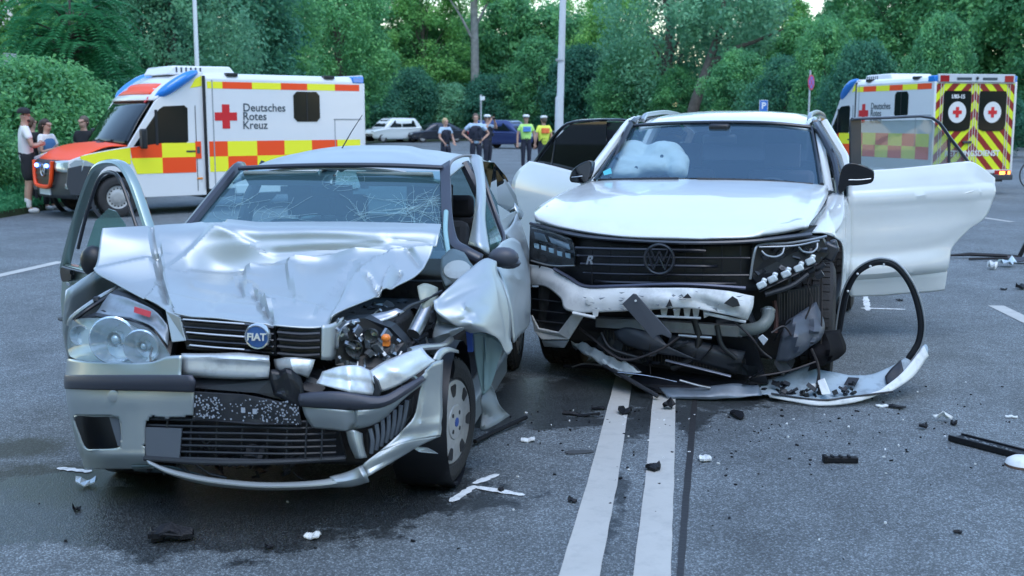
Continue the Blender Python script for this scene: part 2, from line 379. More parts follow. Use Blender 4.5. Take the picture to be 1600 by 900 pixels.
# ---------------------------------------------------------------- trees
def leaf_mat(name, c1, c2, c3):
    m = bpy.data.materials.new(name); m.use_nodes = True; nt = m.node_tree; N = nt.nodes; L = nt.links; b = N['Principled BSDF']; out = N['Material Output']
    a = N.new('ShaderNodeAttribute'); a.attribute_name = 'tone'
    cr_ = N.new('ShaderNodeValToRGB'); e = cr_.color_ramp.elements; e[0].position = .0; e[0].color = (*c1, 1); e[1].position = 1; e[1].color = (*c3, 1); k = e.new(.5); k.color = (*c2, 1)
    oi = N.new('ShaderNodeObjectInfo'); mt = N.new('ShaderNodeMath'); mt.operation = 'MULTIPLY_ADD'; mt.inputs[1].default_value = .35; L.new(oi.outputs['Random'], mt.inputs[0])
    sb = N.new('ShaderNodeMath'); sb.operation = 'SUBTRACT'; L.new(a.outputs['Fac'], sb.inputs[0]); sb.inputs[1].default_value = .17; L.new(sb.outputs[0], mt.inputs[2]); L.new(mt.outputs[0], cr_.inputs[0])
    L.new(cr_.outputs[0], b.inputs['Base Color']); b.inputs['Roughness'].default_value = .55; b.inputs['Specular IOR Level'].default_value = .3
    t = N.new('ShaderNodeBsdfTranslucent'); L.new(cr_.outputs[0], t.inputs[0]); mx = N.new('ShaderNodeMixShader'); mx.inputs[0].default_value = .45
    L.new(b.outputs[0], mx.inputs[1]); L.new(t.outputs[0], mx.inputs[2]); L.new(mx.outputs[0], out.inputs[0]); return m
LM = {'mid': leaf_mat('leaves_mid', (0.068, 0.228, 0.112), (0.128, 0.382, 0.164), (0.235, 0.549, 0.202)),
      'dark': leaf_mat('leaves_dark', (0.035, 0.145, 0.100), (0.062, 0.228, 0.146), (0.117, 0.341, 0.183)),
      'silver': leaf_mat('leaves_silvery', (0.099, 0.280, 0.177), (0.175, 0.424, 0.251), (0.294, 0.600, 0.337)),
      'yellow': leaf_mat('leaves_yellow_green', (0.107, 0.310, 0.106), (0.196, 0.466, 0.135), (0.323, 0.620, 0.174)),
      'fern': leaf_mat('leaves_feathery', (0.035, 0.181, 0.080), (0.058, 0.275, 0.116), (0.109, 0.391, 0.173))}
bark = mat('bark', (.085, .075, .062), .9, bump=.9, bscale=14, var=.35, vscale=5)
bark_grey = mat('smooth_grey_bark', (.20, .20, .19), .85, bump=.5, bscale=10, var=.25, vscale=3)
def leaves_mesh(name, cen, nrm, size, tone, rng, slim=.5):
    n = len(cen)
    d = rng.normal(size=(n, 3)); d[:, 2] -= .35; d -= (d * nrm).sum(1)[:, None] * nrm; d /= np.linalg.norm(d, axis=1)[:, None] + 1e-9
    e = np.cross(nrm, d); s = size[:, None]
    v = np.stack([cen - d * s * .5, cen + e * s * slim * .5 + nrm * s * .08, cen + d * s * .5, cen - e * s * slim * .5 + nrm * s * .08], 1).reshape(-1, 3)
    me = bpy.data.meshes.new(name); me.vertices.add(4 * n); me.vertices.foreach_set('co', v.astype(np.float32).ravel())
    me.loops.add(4 * n); me.loops.foreach_set('vertex_index', np.arange(4 * n, dtype=np.int32))
    me.polygons.add(n); me.polygons.foreach_set('loop_start', np.arange(0, 4 * n, 4, dtype=np.int32)); me.polygons.foreach_set('loop_total', np.full(n, 4, dtype=np.int32))
    at_ = me.attributes.new('tone', 'FLOAT', 'POINT'); at_.data.foreach_set('value', np.repeat(tone, 4).astype(np.float32))
    me.update(); return me
def crown(name, seed, H, R, z0, clumps, per, ls, lm, droop=0.0, flat=.8, core=.5):
    """clumps of leaves spread through an uneven crown; returns the mesh and the clump centres (for limbs)"""
    rng = np.random.default_rng(seed); C = []
    lob = [(rng.uniform(0, 6.28), rng.uniform(z0 + .2 * (H - z0), H * .88), rng.uniform(.45, .8)) for _ in range(9)]
    while len(C) < clumps:
        z = rng.uniform(z0, H); t = (z - z0) / (H - z0); a = rng.uniform(0, 6.28)
        prof = math.sin(math.pi * (.10 + .86 * t)) ** .65 * R
        k = max([.62] + [.62 + .55 * s * max(0, 1 - math.hypot(((a - la + 3.14) % 6.28 - 3.14) * 1.1, (z - lz) / (H * .16))) for la, lz, s in lob])
        r = prof * k * (core + (1 - core) * rng.random() ** .5)
        C.append((r * math.cos(a), r * math.sin(a), z))
    C = np.array(C); sc = R * .17 * rng.uniform(.6, 1.5, len(C))
    o = rng.normal(size=(clumps, per, 3)); o /= np.linalg.norm(o, axis=2)[..., None]; o *= (rng.random((clumps, per, 1)) ** .45); o[..., 2] *= flat
    if droop: o[..., 2] -= droop * rng.random((clumps, per)) * 2
    P = (C[:, None] + o * sc[:, None, None]).reshape(-1, 3)
    nr = o + rng.normal(size=o.shape) * .55; nr[..., 2] += .6; nr = nr.reshape(-1, 3); nr /= np.linalg.norm(nr, axis=1)[:, None]
    tone = np.clip(np.repeat(rng.uniform(.15, .85, clumps), per) + rng.normal(size=clumps * per) * .13, 0, 1)
    P[:, 2] = np.maximum(P[:, 2], .05)
    me = leaves_mesh(name, P, nr, ls * rng.uniform(.6, 1.35, len(P)), tone, rng); me.materials.append(lm)
    return me, C
def trunk_mesh(C, H, r, m, seed, limbs=16, lean=.4):
    rnd = random.Random(seed); mb = MB(); pts = [Vector((lean * (t ** 2) * rnd.uniform(.6, 1), lean * .5 * math.sin(3 * t), H * .85 * t)) for t in (0, .15, .3, .5, .7, .85, 1)]
    mb.tube(pts, [r * 1.35, r, r * .9, r * .75, r * .5, r * .3, r * .1], 9)
    for c in rnd.sample([Vector(k) for k in C], min(limbs, len(C))):
        t = max(.12, min(.8, (c.z / H) - .22)); k = t * 6; i = min(5, int(k)); s = None
        zz = H * .85 * t; j = max(x for x in range(len(pts) - 1) if pts[x].z <= zz + 1e-6); f = (zz - pts[j].z) / (pts[j + 1].z - pts[j].z); s = pts[j].lerp(pts[j + 1], f)
        mid = s.lerp(c, .5) + Vector((0, 0, .12 * (c - s).length)); rr = r * .38 * (1 - t * .6)
        mb.tube([s, s.lerp(mid, .5) + Vector((0, 0, .1)), mid, c], [rr, rr * .8, rr * .55, rr * .15], 6)
    return mb
TREE_LABELS = {}
def make_kind(key, H, R, z0, clumps, per, ls, lm, r, bm=bark, **kw):
    me, C = crown(key + '_crown', len(key) * 7 + int(H), H, R, z0, clumps, per, ls, LM[lm], **kw)
    tb = trunk_mesh(C, H, r, bm, 3 + int(H)).build('trunk', bm)
    tm = tb.data; bpy.data.objects.remove(tb); return me, tm
KINDS = {}
def plant(key, name, label, loc, sc=1.0, rz=0.0, group=None, cat='tree', sz=None):
    cm, tm = KINDS[key]; t = thing(name, label, cat, loc, rz, group); t.scale = (sc, sc, sz or sc)
    for n, me in (('crown', cm), ('trunk', tm)):
        o = bpy.data.objects.new(n, me); COL.objects.link(o); o.parent = t
    return t
KINDS['oak'] = make_kind('oak', 15, 5.6, 1.6, 300, 110, 0.30, 'mid', .32)
KINDS['lime'] = make_kind('lime', 17, 5.0, 2.5, 280, 110, 0.29, 'mid', .3, droop=.4)
KINDS['robinia'] = make_kind('robinia', 14, 5.2, 1.5, 300, 100, 0.26, 'yellow', .28, core=.4)
KINDS['willow'] = make_kind('willow', 15, 6.0, 1.0, 300, 115, 0.26, 'silver', .4, droop=.9, flat=1.2)
KINDS['airy'] = make_kind('airy', 17, 5.4, 3.0, 150, 85, 0.28, 'yellow', .24, core=.3)
KINDS['thicket'] = make_kind('thicket', 6.0, 4.4, .0, 260, 125, 0.22, 'dark', .12)
KINDS['scrub'] = make_kind('scrubs', 7.5, 4.2, .0, 240, 115, .24, 'mid', .13, core=.4)
KINDS['brush'] = make_kind('brushwood', 5.2, 4.0, .0, 220, 110, .21, 'silver', .1, core=.4)
KINDS['dusky'] = make_kind('dusky', 11.5, 4.8, .4, 300, 115, 0.25, 'dark', .22)
KINDS['mound'] = make_kind('mound', 2.75, 2.6, .0, 420, 75, .115, 'mid', .07, core=.75)
# feathery sumac with long drooping compound leaves
def frond_tree(seed, H, R, n):
    rng = np.random.default_rng(seed); P = []; Nn = []; S = []; T = []
    mb = MB(); mb.tube([(0, 0, 0), (.1, 0, H * .35), (0, .15, H * .7), (.05, .1, H)], [.11, .09, .06, .02], 8)
    for i in range(n):
        a = rng.uniform(0, 6.28); z = H * rng.uniform(.12, 1.0) ; L = rng.uniform(.8, 1.35) * R; br = R * rng.uniform(.15, .9) * (1.15 - z / H * .6)
        base = np.array([br * math.cos(a), br * math.sin(a), z]); a2 = a + rng.normal() * .5; d = np.array([math.cos(a2), math.sin(a2), 0]); side = np.array([-d[1], d[0], 0]); tone = rng.uniform(.15, .9)
        if i % 3 == 0: mb.tube([(0, 0, z * .8), tuple(base * np.array([.5, .5, .95])), tuple(base)], [.035, .025, .012], 5)
        for k in range(20):
            t = k / 19; c = base + d * L * t * .6 + np.array([0, 0, L * (.22 * t - .55 * t * t)])
            for sgn in (-1, 1):
                P.append(c + side * sgn * .13 * (1 - .5 * t)); nn = np.array([0, 0, 1.]) + side * sgn * .3 + rng.normal(size=3) * .15; Nn.append(nn / np.linalg.norm(nn)); S.append((.30 * (1 - .45 * t), side * sgn + d * .35)); T.append(np.clip(tone + rng.normal() * .1, 0, 1))
    P = np.array(P); Nn = np.array(Nn); sz = np.array([s[0] for s in S]); dr = np.array([s[1] for s in S]); dr /= np.linalg.norm(dr, axis=1)[:, None]
    e = np.cross(Nn, dr); s = sz[:, None]; k = len(P)
    v = np.stack([P - dr * s * .45, P + e * s * .16, P + dr * s * .55 - np.array([0, 0, .05]), P - e * s * .16], 1).reshape(-1, 3)
    me = bpy.data.meshes.new('sumac_crown'); me.from_pydata(v.tolist(), [], [(4 * i, 4 * i + 1, 4 * i + 2, 4 * i + 3) for i in range(k)])
    at_ = me.attributes.new('tone', 'FLOAT', 'POINT'); at_.data.foreach_set('value', np.repeat(np.array(T), 4).astype(np.float32)); me.materials.append(LM['fern'])
    tb = mb.build('trunk', bark); tm = tb.data; bpy.data.objects.remove(tb); return me, tm
KINDS['sumac'] = frond_tree(5, 4.6, 1.9, 300)
def gx(px, Y): return (px - 800) / FPX * Y
# (pixel column, metres ahead, kind, scale, label)
rnd = random.Random(11)
FAR = [(600, 104, 'oak', 1.0), (668, 100, 'robinia', 1.0), (760, 118, 'airy', .95), (830, 112, 'airy', 1.0), (900, 120, 'airy', .9), (500, 92, 'lime', 1.0),
       (965, 96, 'robinia', 1.0), (1040, 84, 'willow', 1.05), (1130, 88, 'willow', .85), (1215, 96, 'robinia', .85), (1290, 98, 'lime', .7), (1385, 74, 'oak', .95), (1480, 70, 'lime', .85), (1570, 66, 'oak', .9), (1660, 62, 'lime', .9), (1340, 92, 'willow', .75), (1740, 60, 'oak', .9)]
KN = {'oak': 'broad mid-green tree', 'lime': 'tall soft-leaved tree', 'robinia': 'yellowish-green tree', 'willow': 'silvery drooping tree', 'airy': 'thin-crowned tree with sky showing through', 'dusky': 'dark dense tree'}
WHERE = {600: 'above the white parked car', 668: 'left of the bare grey trunk', 760: 'right of the bare grey trunk', 830: 'between bare trunk and the lamp post', 900: 'right behind the thick lamp post', 500: 'above the rear end of the left ambulance',
         965: 'right of the thick lamp post', 1040: 'above the roof of the white SUV', 1130: 'over the right half of the white SUV roof', 1215: 'behind the blue parking sign', 1290: 'behind the round no-stopping sign', 1385: 'above the front of the right ambulance', 1480: 'above the striped rear of the right ambulance', 1570: 'in the upper right corner', 1660: 'past the right edge of the view', 1340: 'left above the right ambulance', 1740: 'farthest out past the right edge'}
for (px, Y, k, s) in FAR:
    plant(k, 'tree', KN[k] + ' ' + WHERE[px], (gx(px, Y), Y, .08), s * rnd.uniform(.95, 1.05), rnd.uniform(0, 6.28), 'trees behind the car park')
BACK = [(640, 140, 'oak', 1.1, 'far behind, left of the bare trunk'), (720, 146, 'lime', 1.05, 'far behind the bare trunk'), (790, 140, 'robinia', 1.1, 'far behind the hands-on-hips officer'), (850, 150, 'oak', 1.15, 'far behind, left of the lamp post'), (925, 144, 'lime', 1.1, 'far behind, right of the lamp post'), (1000, 138, 'robinia', 1.1, 'far behind, above the left half of the SUV roof'), (580, 142, 'lime', 1.0, 'far behind the gap above the parked white car'), (1240, 140, 'lime', 1.05, 'far behind the parking sign'), (1330, 130, 'robinia', 1.0, 'far behind the no-stopping sign')]
for (px, Y, k, s, wh) in BACK:
    plant(k, 'tree', KN[k] + ' ' + wh, (gx(px, Y), Y, .08), s, rnd.uniform(0, 6.28), 'trees behind the car park', sz=s * .72)
NEAR = [(440, 62, 'lime', .78, 'above the middle of the left ambulance'), (370, 52, 'dusky', .95, 'behind the cab roof of the left ambulance'), (285, 46, 'willow', .62, 'behind the tall thin pole'), (215, 47, 'dusky', .9, 'right of the feathery tree'), (540, 76, 'oak', .75, 'behind the rear corner of the left ambulance'), (60, 52, 'lime', .38, 'below the pale building'), (-20, 36, 'robinia', .75, 'in the upper left corner'), (150, 62, 'oak', .72, 'right of the pale building'), (330, 60, 'willow', .75, 'above the light bar of the left ambulance')]
for (px, Y, k, s, wh) in NEAR:
    plant(k, 'tree', KN[k] + ' ' + wh, (gx(px, Y), Y, .08), s, rnd.uniform(0, 6.28), 'trees behind the left ambulance')
BUSH = [(575, 90, .9, 'behind the hood of the white parked car'), (640, 92, .95, 'behind the tail of the white parked car'), (705, 93, 1.0, 'behind the blonde officer'), (770, 94, .95, 'behind the officer in the vest'), (840, 94, .9, 'behind the two officers in bright vests'), (905, 90, .9, 'right of the thick lamp post'), (975, 84, .85, 'left above the white SUV roof'), (1060, 78, .75, 'above the middle of the white SUV roof'), (1140, 72, .75, 'around the foot of the leaning trunk'), (1215, 66, .72, 'behind the blue parking sign'), (1290, 60, .7, 'behind the no-stopping sign'), (1360, 54, .65, 'behind the right ambulance cab'), (1450, 52, .6, 'behind the right ambulance body'), (1560, 50, .6, 'behind the striped ambulance rear'), (1650, 46, .6, 'at the right edge of the view'), (520, 72, .7, 'behind the rear of the left ambulance'), (430, 58, .65, 'behind the middle of the left ambulance'), (330, 46, .6, 'behind the windscreen of the left ambulance'), (240, 40, .6, 'behind the red bonnet of the ambulance')]
for (px, Y, s, wh) in BUSH:
    k = rnd.choice(['thicket', 'thicket', 'scrub', 'brush', 'scrub']); plant(k, 'bush', {'thicket': 'dark green bush ', 'scrub': 'tall mid-green bush ', 'brush': 'pale green bush '}[k] + wh, (gx(px, Y), Y + rnd.uniform(-2, 3), .08), s * rnd.uniform(.8, 1.1), rnd.uniform(0, 6.28), 'bushes along the edge of the car park', 'bush', sz=s * rnd.uniform(.75, 1.35))
MORE = [(560, 103, 1.25, 'farther back behind the gap by the left ambulance'), (615, 106, 1.1, 'farther back above the white parked car'), (672, 104, 1.3, 'farther back above the dark parked car'), (730, 107, 1.15, 'farther back at the foot of the bare grey trunk'), (795, 105, 1.3, 'farther back above the dark blue parked car'), (858, 106, 1.2, 'farther back just left of the lamp post'), (918, 102, 1.35, 'farther back just right of the lamp post'), (985, 100, 1.1, 'farther back above the left roof rail of the SUV'), (1170, 92, 1.2, 'farther back left of the blue parking sign'), (1250, 86, 1.1, 'farther back between the two signs'), (1320, 80, 1.2, 'farther back left of the right ambulance'), (1420, 72, 1.1, 'farther back above the side of the right ambulance'), (1530, 68, 1.1, 'farther back above the striped ambulance rear')]
for (px, Y, s, wh) in MORE:
    plant('scrub', 'bush', 'tall mid-green bush ' + wh, (gx(px, Y), Y, .08), s, rnd.uniform(0, 6.28), 'bushes along the edge of the car park', 'bush', sz=s * rnd.uniform(.9, 1.3))
plant('mound', 'bush', 'rounded bright green bush behind the man in the white shirt', (gx(58, 25.5), 25.5, .1), 1.0, .4, None, 'bush')
plant('mound', 'bush', 'low green bush at the left edge beside the road', (gx(-75, 22.5), 22.5, .1), .62, 2.0, None, 'bush')
plant('sumac', 'sumac_tree', 'feathery tree with long drooping fronds above the round bush', (gx(128, 29), 29, .1), 1.0, 1.0, None, 'tree')
# grass and low weeds on the verge
def weeds():
    rng = np.random.default_rng(8); P = []
    a0, a1 = gnd(-60, 352), gnd(150, 314)
    n = 9000; t = rng.random(n) ** 1.0; d = rng.random(n) ** 1.6 * 5
    nrm = np.array([-(a1 - a0).y, (a1 - a0).x]); nrm /= np.linalg.norm(nrm)
    x = a0.x + (a1.x - a0.x) * t + nrm[0] * d; y = a0.y + (a1.y - a0.y) * t + nrm[1] * d; z = .1 + rng.random(n) ** 2 * np.minimum(.45, .08 + d * .25)
    N_ = rng.normal(size=(n, 3)); N_[:, 2] *= .4; N_ /= np.linalg.norm(N_, axis=1)[:, None]
    me = leaves_mesh('grass', np.stack([x, y, z], 1), N_, rng.uniform(.06, .16, n), np.clip(rng.normal(size=n) * .2 + .6, 0, 1), rng, .35); me.materials.append(LM['fern'])
    o = bpy.data.objects.new('grass', me); COL.objects.link(o); tag(o, 'green weeds and grass on the verge under the round bush', kind='stuff')
weeds()
# bare grey trunk that rises in front of the wood, and a dark leaning one
tr = thing('tree', 'tall bare grey tree trunk rising above the bushes between two thin crowns', 'tree', (gx(743, 97), 97, .08))
MB().tube([(0, 0, 0), (0, 0, 4), (0, 0, 8), (-.1, 0, 13), (-.3, 0, 17)], [.42, .36, .33, .28, .16], 12).build('trunk', bark_grey, tr)
mb = MB()
for a, b in (((-.05, 0, 8), (-2.4, .4, 12)), ((-.05, 0, 9), (2.2, .2, 13)), ((-.1, 0, 10.5), (1.3, -.4, 15))): mb.tube([a, Vector(a).lerp(Vector(b), .5) + Vector((0, 0, .2)), b], [.14, .1, .04], 7)
mb.build('limb', bark_grey, tr)
cm, C_ = crown('bare_crown', 77, 18, 4.5, 11.5, 60, 50, .36, LM['yellow'], core=.3); o = bpy.data.objects.new('crown', cm); COL.objects.link(o); o.parent = tr
tr = thing('tree', 'dark leaning tree trunk with forked limbs above the white SUV roof', 'tree', (gx(1072, 76), 76, .08))
MB().tube([(0, 0, 0), (.4, 0, 2.5), (1.2, 0, 5), (2.0, 0, 7.5), (2.3, .2, 10)], [.45, .38, .3, .22, .1], 10).build('trunk', bark, tr)
MB().tube([(1.2, 0, 5), (2.6, -.2, 6.1), (4.2, -.3, 6.6), (6, -.4, 7.4)], [.2, .16, .12, .05], 8).build('limb', bark, tr)
cm, C_ = crown('leaning_crown', 79, 12.5, 4.6, 6.8, 110, 70, .34, LM['silver'], droop=.7); o = bpy.data.objects.new('crown', cm); COL.objects.link(o); o.parent = tr; o.location = (2.2, .6, 0)

# unseen trees added behind the photographer, tall and close to block low sky
def belt():
    rng = np.random.default_rng(31); P = []
    for i in range(46):
        a = rad(72 + 216 * i / 45 + rng.uniform(-2, 2)); r = rng.uniform(27, 36); H = rng.uniform(15, 22); R = rng.uniform(4, 6)
        q = rng.normal(size=(240, 3)); q /= np.linalg.norm(q, axis=1)[:, None]; q *= rng.random((240, 1)) ** .35
        P.append(np.stack([r * math.sin(a) + q[:, 0] * R, r * math.cos(a) + q[:, 1] * R, H * .5 + q[:, 2] * H * .5], 1))
    P = np.concatenate(P); N_ = rng.normal(size=P.shape); N_ /= np.linalg.norm(N_, axis=1)[:, None]
    me = leaves_mesh('added_woodland', P, N_, rng.uniform(.9, 2.0, len(P)), rng.uniform(.1, .9, len(P)), rng, .7); me.materials.append(LM['mid'])
    o = bpy.data.objects.new('added_woodland', me); COL.objects.link(o); tag(o, 'unseen trees added behind the viewer to block low sky', kind='stuff')
belt()
# ---------------------------------------------------------------- shared car builders
def panel(name, fr, rows, m, parent, ku=4, kv=4, segs=(), d=(0, -.55, .83), rough=0.0, seed=0, th=.004, px=True, ang=35, fq=9.0, tr=None):
    """thin pressed sheet through a net of measured points"""
    R = [[fr.q(*p) for p in r] if px else [Vector(p) for p in r] for r in rows]
    P = net(R, ku, kv)
    if segs or rough: dent(fr, P, segs, d, rough, seed, fq)
    if tr: P = [[tr(p) for p in r] for r in P]
    return MB().grid(P).build(name, m, parent, solid=th, ang=ang)
def plate(name, fr, poly, m, parent, depth=.02, d=(0, 1, 0), px=True, bevel=0, smooth=False, tr=None, k=0):
    """closed outline with real thickness"""
    pts = [fr.q(*p) for p in poly] if px else [Vector(p) for p in poly]
    if k: pts = spline(pts, k, True)
    d2 = Vector(d) * depth
    if tr: d2 = tr(pts[0] + d2) - tr(pts[0]); pts = [tr(p) for p in pts]
    return MB().prism(pts, d2).build(name, m, parent, smooth=smooth, bevel=bevel)
def pipe(name, fr, pts, r, m, parent, k=4, n=8, px=True, flat=1.0, tr=None):
    P = [fr.q(*p) for p in pts] if px else [Vector(p) for p in pts]
    P = spline(P, k) if k > 1 else P
    if tr: P = [tr(p) for p in P]
    if isinstance(r, (list, tuple)): r = [r[min(int(i * len(r) / len(P)), len(r) - 1)] for i in range(len(P))]
    return MB().tube(P, r, n, flat=flat).build(name, m, parent)
def text(name, s, size, m, parent, M, depth=.002, bold=0.0, align='CENTER'):
    cu = bpy.data.curves.new(name, 'FONT'); cu.body = s; cu.size = size; cu.align_x = align; cu.align_y = 'CENTER'; cu.extrude = depth; cu.offset = bold
    cu.resolution_u = 3; tmp = bpy.data.objects.new(name, cu); COL.objects.link(tmp)
    me = bpy.data.meshes.new_from_object(tmp.evaluated_get(bpy.context.evaluated_depsgraph_get())); bpy.data.objects.remove(tmp); bpy.data.curves.remove(cu)
    me.transform(M); me.materials.clear(); me.materials.append(m); o = bpy.data.objects.new(name, me); COL.objects.link(o); o.parent = parent; return o
def basis(o, x, y):
    """matrix whose local x, y run along the given directions at o"""
    x = Vector(x).normalized(); y = Vector(y).normalized(); z = x.cross(y)
    return Matrix(((x.x, y.x, z.x, o[0]), (x.y, y.y, z.y, o[1]), (x.z, y.z, z.z, o[2]), (0, 0, 0, 1)))
rim_dark = mat('rim_dark', (.03, .03, .033), .4, .5)
rim_grey = mat('hub_cap_silver', (.42, .42, .42), .45, .3, dirt=.6, dcol=(.12, .10, .08))
def wheel(parent, c, R, W, out=1, steer=0.0, cap='slots', hub=.62, camber=0.0):
    """wheel > tyre, rim, hub_cap; out = +1 when the outer face looks to the car's left"""
    ax = Vector((math.cos(steer) * out, math.sin(steer) * out, camber)); c = Vector(c)
    w = MB(); rr = hub * R
    prof = [(rr, -.42 * W), (rr * 1.06, -.5 * W), (R * .86, -.52 * W), (R * .97, -.46 * W), (R, -.36 * W), (R, -.22 * W), (R * .972, -.21 * W), (R * .972, -.17 * W), (R, -.16 * W), (R, -.03 * W), (R * .972, -.02 * W), (R * .972, .02 * W), (R, .03 * W), (R, .16 * W), (R * .972, .17 * W), (R * .972, .21 * W), (R, .22 * W), (R, .36 * W), (R * .97, .46 * W), (R * .86, .52 * W), (R * .84, .525 * W), (rr * 1.06, .5 * W), (rr, .42 * W)]
    w.lathe(prof, c, ax, 40)
    # tread blocks along both shoulders
    up = Vector((0, 0, 1)); a = ax.normalized().cross(up).normalized(); b = ax.normalized().cross(a)
    for i in range(44):
        t = 2 * math.pi * i / 44
        for s in (-.31, -.1, .1, .31):
            e = a * math.cos(t + s) + b * math.sin(t + s); tn = ax.normalized().cross(e)
            p = c + ax.normalized() * s * W + e * (R + .001); q = [p + ax.normalized() * u * W * .075 + tn * v * R * .045 + e * z for z in (-.004, .004) for u, v in ((-1, -1), (1, -1), (1, 1), (-1, 1))]
            w.add(q, [(0, 1, 2, 3), (7, 6, 5, 4), (0, 4, 5, 1), (1, 5, 6, 2), (2, 6, 7, 3), (3, 7, 4, 0)])
    t_ = w.build('tyre', rubber, parent)
    r = MB().lathe([(rr * 1.0, -.45 * W), (rr * .9, -.40 * W), (rr * .86, .30 * W), (rr * .93, .44 * W), (rr * 1.03, .47 * W), (rr * 1.03, .43 * W)], c, ax, 32)
    r.lathe([(rr * .88, .12 * W), (.01, .12 * W)], c, ax, 24)
    rm = r.build('rim', rim_dark if cap else steel, t_)
    axn = ax.normalized()
    if cap == 'slots':
        h = MB().lathe([(rr * 1.0, .46 * W), (rr * .985, .50 * W), (rr * .93, .515 * W), (rr * .55, .545 * W), (rr * .42, .535 * W), (rr * .40, .56 * W), (rr * .12, .575 * W), (.001, .575 * W)], c, ax, 40).build('hub_cap', rim_grey, t_)
        s = MB()
        for i in range(7):
            th = 2 * math.pi * (i + .35) / 7; e = a * math.cos(th) + b * math.sin(th); f = axn.cross(e)
            pts = [c + axn * (.519 * W) + e * rr * u + f * rr * v for u, v in ((.62, .06), (.66, .10), (.86, .145), (.91, .11), (.91, -.11), (.86, -.145), (.66, -.10), (.62, -.06))]
            s.prism([p + axn * .004 for p in pts], -axn * .02)
        for i in range(4):
            th = 2 * math.pi * (i + .5) / 4; e = a * math.cos(th) + b * math.sin(th); s.lathe([(.001, 0), (rr * .055, 0), (rr * .055, -.02)], c + e * rr * .27 + axn * (.572 * W), axn, 8)
        s.build('slot', rim_dark, t_)['kind'] = 'stuff'
        MB().lathe([(rr * .11, .56 * W), (rr * .11, .585 * W), (.001, .588 * W)], c, ax, 16).build('emblem', mat('emblem_blue', (.03, .08, .30), .3), t_)
    elif cap == 'spokes':
        s = MB()
        for i in range(10):
            th = 2 * math.pi * i / 10; e = a * math.cos(th) + b * math.sin(th); f = axn.cross(e)
            p = [c + axn * (.40 * W) + e * rr * .2 + f * .025, c + axn * (.40 * W) + e * rr * .2 - f * .025, c + axn * (.43 * W) + e * rr * .95 - f * .035, c + axn * (.43 * W) + e * rr * .95 + f * .035]
            s.prism(p, -axn * .04)
        s.lathe([(rr * .26, .3 * W), (rr * .26, .42 * W), (.001, .45 * W)], c, ax, 16); s.build('spoke', rim_grey, t_)
    elif cap == 'van':
        s = MB().lathe([(rr * .98, .44 * W), (rr * .9, .40 * W), (rr * .8, .36 * W), (rr * .62, .36 * W), (rr * .5, .43 * W), (rr * .3, .45 * W), (.001, .45 * W)], c, ax, 32).build('hub_cap', rim_grey, t_)
        s = MB()
        for i in range(16):
            th = 2 * math.pi * i / 16; e = a * math.cos(th) + b * math.sin(th); s.lathe([(.001, .372 * W), (rr * .07, .372 * W), (rr * .07, .30 * W)], c + e * rr * .71, ax, 6)
        s.build('slot', rim_dark, t_)['kind'] = 'stuff'
    return t_
def seat(parent, x, y, m, z=.48, w=.5, h=.62):
    s = MB(); s.box((x, y - .2, z - .08), (w, .52, .16)); s.box((x, y + .1, z + h * .45), (w * .96, .14, h), rx=-.18)
    o = s.build('seat', m, parent, bevel=.04)
    MB().box((x, y + .2, z + h + .08), (w * .52, .10, .19), rx=-.1).tube([(x - .07, y + .17, z + h - .08), (x - .07, y + .2, z + h + .05)], .008, 6).tube([(x + .07, y + .17, z + h - .08), (x + .07, y + .2, z + h + .05)], .008, 6).build('headrest', m, o, bevel=.035)
    return o
def shards(mb, rnd, box, n, r0, r1, m=0):
    """broken bits filling a box (x0,x1,y0,y1,z0,z1)"""
    for _ in range(n):
        c = Vector((rnd.uniform(*box[0:2]), rnd.uniform(*box[2:4]), rnd.uniform(*box[4:6]))); s = rnd.uniform(r0, r1)
        k = rnd.random()
        if k < .6:
            M = Matrix.Rotation(rnd.uniform(0, 6), 3, 'Z') @ Matrix.Rotation(rnd.uniform(-1.2, 1.2), 3, 'X') @ Matrix.Rotation(rnd.uniform(-.8, .8), 3, 'Y'); w = s * rnd.uniform(.35, .9); th = .004
            R = [[c + M @ Vector((u * s * rnd.uniform(.7, 1.1), v * w * rnd.uniform(.5, 1.2), (.22 * s * rnd.random() if u == 0 else 0) + e)) for v in (-1, 0, 1)] for e in (0,) for u in (-1, -.35, 0, .4, 1)]
            mb.grid(R, m); mb.grid([[p + M @ Vector((0, 0, th)) for p in r] for r in R], m)
        elif k < .88:
            d = Vector((rnd.uniform(-1, 1), rnd.uniform(-.5, .5), rnd.uniform(-1, 1))) * s * 1.6
            mb.tube([c - d, c + Vector((rnd.uniform(-.3, .3) * s, -.2 * s, rnd.uniform(-.3, .3) * s)), c + d], s * rnd.uniform(.08, .22), 6, m)
        else: mb.lathe([(.001, 0), (s * .5, 0), (s * .5, s * .4), (s * .3, s * .45), (.001, s * .45)], c, (rnd.uniform(-1, 1), -1, rnd.uniform(-.5, .5)), 10, m)
    return mb
# ---------------------------------------------------------------- the silver wreck
PF = Frame((-1.05, 5.16), 7.4)
pc = thing('hatchback', 'crashed silver hatchback with crumpled bonnet and one door standing open', 'car', PF.o, -PF.a)
V = lambda x, y, z: Vector((x, y, z))
